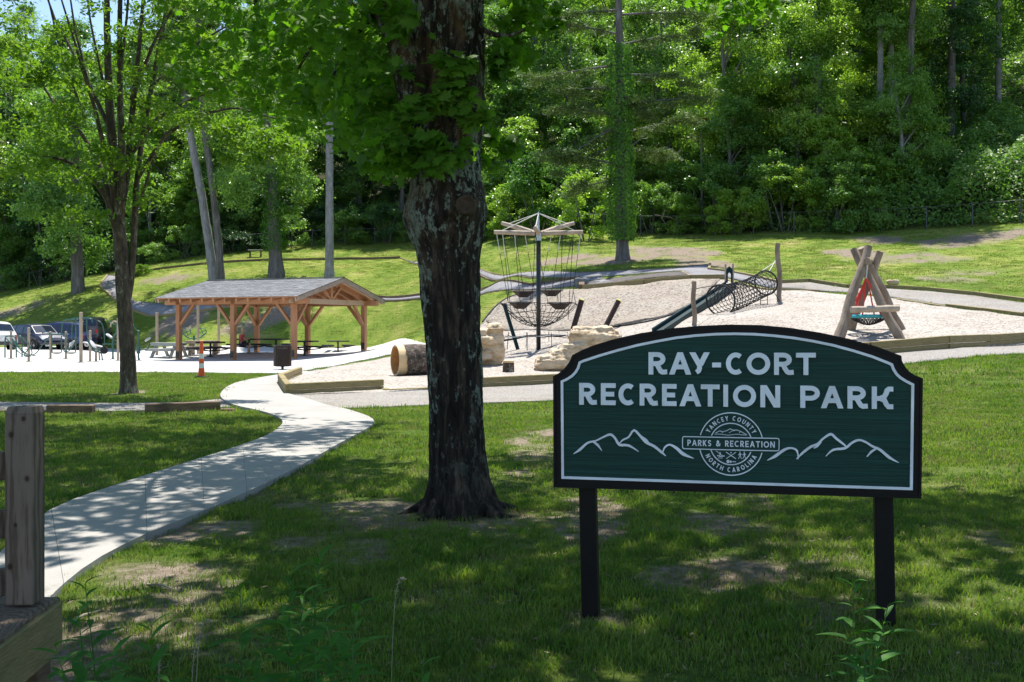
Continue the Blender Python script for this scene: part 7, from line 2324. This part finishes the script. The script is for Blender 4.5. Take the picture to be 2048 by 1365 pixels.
def scatter(name, X, Y, scale, protos, seed, zoff=0.0):
    rs = np.random.RandomState(seed)
    Z = H(X, Y) + zoff
    me_ = bpy.data.meshes.new(name)
    me_.vertices.add(len(X))
    me_.vertices.foreach_set('co', np.stack([X, Y, Z], 1).astype(np.float32).ravel())
    a1 = me_.attributes.new('scl', 'FLOAT', 'POINT'); a1.data.foreach_set('value', (scale * rs.uniform(.6, 1.35, len(X))).astype(np.float32))
    a2 = me_.attributes.new('rot', 'FLOAT_VECTOR', 'POINT')
    rv = np.stack([rs.uniform(-.15, .15, len(X)), rs.uniform(-.15, .15, len(X)), rs.uniform(0, 6.28, len(X))], 1).astype(np.float32)
    a2.data.foreach_set('vector', rv.ravel())
    o = link(bpy.data.objects.new(name, me_)); o['kind'] = 'stuff'
    col = bpy.data.collections.new(name + '_tufts')
    for p_ in protos: col.objects.link(p_)
    ng = bpy.data.node_groups.new(name, 'GeometryNodeTree')
    ng.interface.new_socket('Geometry', in_out='INPUT', socket_type='NodeSocketGeometry')
    ng.interface.new_socket('Geometry', in_out='OUTPUT', socket_type='NodeSocketGeometry')
    N = ng.nodes
    gi, go = N.new('NodeGroupInput'), N.new('NodeGroupOutput')
    ip_ = N.new('GeometryNodeInstanceOnPoints'); ci = N.new('GeometryNodeCollectionInfo')
    ci.inputs['Collection'].default_value = col; ci.inputs['Separate Children'].default_value = True; ci.inputs['Reset Children'].default_value = True
    ip_.inputs['Pick Instance'].default_value = True
    na1 = N.new('GeometryNodeInputNamedAttribute'); na1.data_type = 'FLOAT'; na1.inputs['Name'].default_value = 'scl'
    na2 = N.new('GeometryNodeInputNamedAttribute'); na2.data_type = 'FLOAT_VECTOR'; na2.inputs['Name'].default_value = 'rot'
    e2r = N.new('FunctionNodeEulerToRotation')
    L = ng.links.new
    L(gi.outputs[0], ip_.inputs['Points']); L(ci.outputs[0], ip_.inputs['Instance'])
    L(na1.outputs[0], ip_.inputs['Scale']); L(na2.outputs[0], e2r.inputs[0]); L(e2r.outputs[0], ip_.inputs['Rotation'])
    L(ip_.outputs[0], go.inputs[0])
    md = o.modifiers.new('grass', 'NODES'); md.node_group = ng
    return o
GR, GD = M['grass'], M['grass_dry']
protoA = [tuft('grass_tuft', 500 + k, 30, .040, .060, .0020, GR) for k in range(4)] + [tuft('grass_tuft', 510 + k, 22, .03, .07, .0018, GD) for k in range(2)]
protoB = [tuft('grass_tuft', 520 + k, 36, .042, .11, .0036, GR) for k in range(4)] + [tuft('grass_tuft', 530 + k, 26, .034, .12, .0034, GD) for k in range(2)]
protoC = [tuft('grass_tuft', 540 + k, 34, .06, .30, .009, GR) for k in range(3)] + [tuft('grass_tuft', 550 + k, 34, .05, .32, .009, GD) for k in range(2)]
all_sheets = SHEETS
def zone(name, y0, y1, dens, protos, scl, seed, thr=.5, dry=False):
    rs = np.random.RandomState(seed)
    area = (y1 * y1 - y0 * y0) * .66 + (y1 - y0) * 6
    n = int(area * dens)
    y = np.sqrt(rs.uniform(y0 * y0, y1 * y1, n)); x = rs.uniform(-1, 1, n) * (y * .66 + 3)
    keep = np.ones(n, bool)
    for s in all_sheets: keep &= ~inside(s, x, y)
    d = dirt_at(x, y) + (fbm(x * 3.5, y * 3.5, 0, seed, 3) - .5) * .9
    keep &= ((d + rs.uniform(-.35, .35, n) < thr) | (rs.rand(n) < .10)) if not dry else ((d > thr - .15) & (rs.rand(n) < .75))
    keep &= ~((y > 40) & (y > fence_y(x) + 1.0))
    x, y, d = x[keep], y[keep], d[keep]
    hs = .55 + 1.1 * fbm(x * .9, y * .9, 0, seed + 3, 3) - .35 * np.clip(d, 0, 1)
    return scatter(name, x, y, scl * hs, protos, seed)
zone('grass', 2.6, 9.5, 420, protoA, 1.15, 601, .42)
zone('grass', 9.5, 19, 150, protoB, 1.1, 602, .42)
zone('grass', 19, 40, 45, protoB, 1.5, 603, .45)
zone('grass', 40, 108, 9.0, protoC, 1.0, 604, .3)
protoD = [tuft('grass_tuft', 570 + k, 26, .030, .08, .0018, GD) for k in range(3)] + [tuft('grass_tuft', 580, 14, .035, .05, .0020, GR)]
zone('dry_grass', 2.6, 13, 170, protoD, 1.2, 606, .4, dry=True)

# ------------------------------------------------------------------ weeds in front
def lance(name, L, wd, mat):
    mb = MB()
    n = 6
    for i in range(n + 1):
        f = i / n
        w_ = wd * math.sin(PI * min(1, f * .92 + .06)) ** .8
        z_ = -.35 * L * f * f
        for s in (-1, 0, 1): mb.v.append((s * w_, f * L, z_ + (abs(s) * w_ * .35)))
    for i in range(n):
        for j in (0, 1): mb.f.append((i * 3 + j, i * 3 + j + 1, (i + 1) * 3 + j + 1, (i + 1) * 3 + j))
    me_ = mb.mesh(name, True); me_.materials.append(mat)
    return me_
LV = [lance('leaf', L, w_, M['leaf_weed']) for L, w_ in ((.085, .009), (.075, .010), (.060, .008), (.045, .006))]
M['stem'] = mk('stem', (.05, .12, .03), 10, rough=.6, bump=.1)
for wi, (tx, ty, Z, lean, nl, lb) in enumerate([
        (652, 1118, 3.35, .05, 30, 'tallest of the leafy weeds in front, with a slender tip, left of centre'), (585, 1150, 3.3, -.02, 24, 'bushy weed just left of the tallest one'), (468, 1180, 3.2, -.06, 16, 'weed with few spread leaves, further left of the tallest one'), (700, 1215, 3.1, .06, 24, 'weed right of the tallest one with dark leaves'),
        (560, 1230, 2.95, -.05, 26, 'low weed at the bottom edge below the bushy one'), (182, 1165, 3.3, .02, 22, 'leafy weed in front of the wooden railing post'), (322, 1248, 3.0, .03, 22, 'weed with upright narrow leaves right of the railing post'), (235, 1310, 2.8, .0, 20, 'low weed at the bottom left corner'),
        (1708, 1165, 3.6, -.03, 16, 'weed in front of the right sign post, the left of two'), (1768, 1215, 3.5, .04, 16, 'weed in front of the right sign post, the right of two'), (620, 1300, 2.8, .02, 22, 'low dark weed at the bottom edge beneath the tallest one'), (120, 1290, 2.9, -.04, 16, 'low weed below the railing beam'), (860, 1330, 2.8, .02, 12, 'short weed at the bottom edge right of the weed group'),
        (620, 1185, 3.15, .03, 24, 'weed with pale upper leaves between the tallest and the bushy one'), (530, 1270, 3.0, .05, 22, 'low weed left of the middle of the weed group'), (690, 1290, 2.9, -.03, 22, 'low weed at the right end of the weed group'), (640, 1240, 2.9, -.02, 24, 'dense low weed in the heart of the weed group'),
        (160, 1225, 3.0, .03, 20, 'leaning weed close to the foot of the railing post'), (1735, 1290, 3.1, .02, 16, 'low weed at the bottom edge beneath the two in front of the right sign post')]):
    tip = W(tx, ty, Z)
    base_ = Vector((tip.x - lean * 2, Z + .05, 0)); base_.z = h1(base_.x, base_.y)
    t = thing('weed_plant', lb, 'weed', tuple(base_), 0, 'leafy weeds along the bottom of the picture')
    T_ = tip - base_
    ax_ = [Vector((0, 0, 0)).lerp(T_, f) + Vector((.02 * math.sin(f * 5 + wi), .02 * math.cos(f * 4 + wi), 0)) for f in [i / 10 for i in range(11)]]
    mb = MB(); mb.tube(ax_, [.0045 - .0032 * i / 10 for i in range(11)], 6); mb.build('stem', M['stem'], t, smooth=True)
    rw = random.Random(wi + 40)
    nl = int(nl * 1.35)
    for k in range(nl):
        f = .30 + .70 * (k / (nl - 1)) ** .9
        i = min(9, int(f * 10)); p_ = ax_[i].lerp(ax_[i + 1], f * 10 - i)
        o = bpy.data.objects.new('leaf', LV[min(3, int((f - .3) * 3.2 + rw.random() * .8))]); COL.objects.link(o); o.parent = t
        o.location = p_
        a = k * 2.4 + rw.uniform(-.3, .3)
        el = .15 + .9 * max(0, f - .45) + rw.uniform(-.15, .25)
        o.rotation_euler = (Matrix.Rotation(a, 3, 'Z') @ Matrix.Rotation(el, 3, 'X')).to_euler()
        s_ = rw.uniform(1.2, 2.0) * (1.0 if f < .85 else .65); o.scale = (s_,) * 3
# pale seeding grasses
for wi, (tx, ty, Z, dx, lb) in enumerate([(420, 1243, 3.3, -.05, 'pale drooping grass seed head left of the weeds'), (405, 1275, 3.2, -.04, 'second pale drooping seed head just below the first'), (810, 1158, 3.8, -.05, 'single pale grass seed head right of the weeds'), (318, 1292, 3.2, 0, 'upright pale seed stalk near the bottom left')]):
    tip = W(tx, ty, Z); base_ = Vector((tip.x + dx, Z, 0)); base_.z = h1(base_.x, base_.y)
    t = thing('seeding_grass', lb, 'grass stalk', tuple(base_), 0, 'pale seeding grass stalks')
    T_ = tip - base_
    pts = [Vector((0, 0, 0)), Vector((0, 0, T_.z * .5)), Vector((T_.x * .2, 0, T_.z * .86)), Vector((T_.x * .5, 0, T_.z * 1.0)), T_]
    pts = smooth(pts, 2)
    mb = MB(); mb.tube(pts, [.0012] * len(pts), 4); mb.build('stalk', M['seed'], t)
    hd = pts[-max(4, len(pts) // 2):]
    mb = MB()
    for k in range(44):
        f = k / 44 * (len(hd) - 1); i = min(int(f), len(hd) - 2); p_ = hd[i].lerp(hd[i + 1], f - i)
        d = Vector((R.uniform(-1, 1), R.uniform(-1, 1), R.uniform(-.3, 1))).normalized()
        mb.tube([p_, p_ + d * .005, p_ + d * .009], [.0006, .0014, .0004], 4)
    mb.build('seed_head', M['seed'], t, kind='stuff')
# a fallen twig and a few dry leaves on the bare earth
for (px, py, L, a, lb) in [(295, 1172, .32, -.6, 'brown twig lying on the bare earth beside the walk'), (140, 1250, .28, 1.3, 'short pale stick standing out of the dark earth near the walk end')]:
    g = G(px, py)
    t = thing('fallen_twig', lb, 'twig', (g.x, g.y, g.z + .01))
    mb = MB(); mb.tube([(0, 0, 0), (L * .4 * math.cos(a), L * .4 * math.sin(a), .015), (L * math.cos(a), L * math.sin(a), .0)], [.008, .007, .004], 6); mb.build('stick', M['twig'], t)
rs = np.random.RandomState(64)
n = 3600
x = rs.uniform(-4.5, 5, n); y = rs.uniform(2.8, 10, n)
kp = np.abs(x / y) < .55
x, y = x[kp], y[kp]
for s in all_sheets:
    k = ~inside(s, x, y); x, y = x[k], y[k]
z = H(x, y) + .02
M['litter'] = mk('litter', [(.3, (.12, .08, .05)), (.5, (.22, .17, .11)), (.7, (.32, .27, .20))], 3, kind='Object', bump=0)
obj_from(leaf_cloud('leaf_litter', np.stack([x, y, z], 1), .012, M['litter'], 1.2, (np.array([(0, -1.6, 0), (.3, 0, .1), (0, 1.6, 0), (-.3, 0, .1)]), [(0, 1, 2, 3)]), 65), 'leaf_litter', kind='stuff')

# where several alike things share a description, say which one of them it is
byl = {}
for o in COL.objects:
    if o.parent is None and o.get('category') and o.get('label'): byl.setdefault(o['label'], []).append(o)
ORD = ['leftmost', 'second from left', 'third from left', 'fourth from left', 'fifth from left', 'sixth from left']
for lb, l in byl.items():
    if len(l) < 2 or len(l) > 6: continue
    l.sort(key=lambda o: o.location.x / max(1, o.location.y))
    for i, o in enumerate(l):
        o['label'] = lb + ', ' + ('rightmost' if i == len(l) - 1 else ORD[i]) + (' of them' if len(lb.split()) < 12 else '')
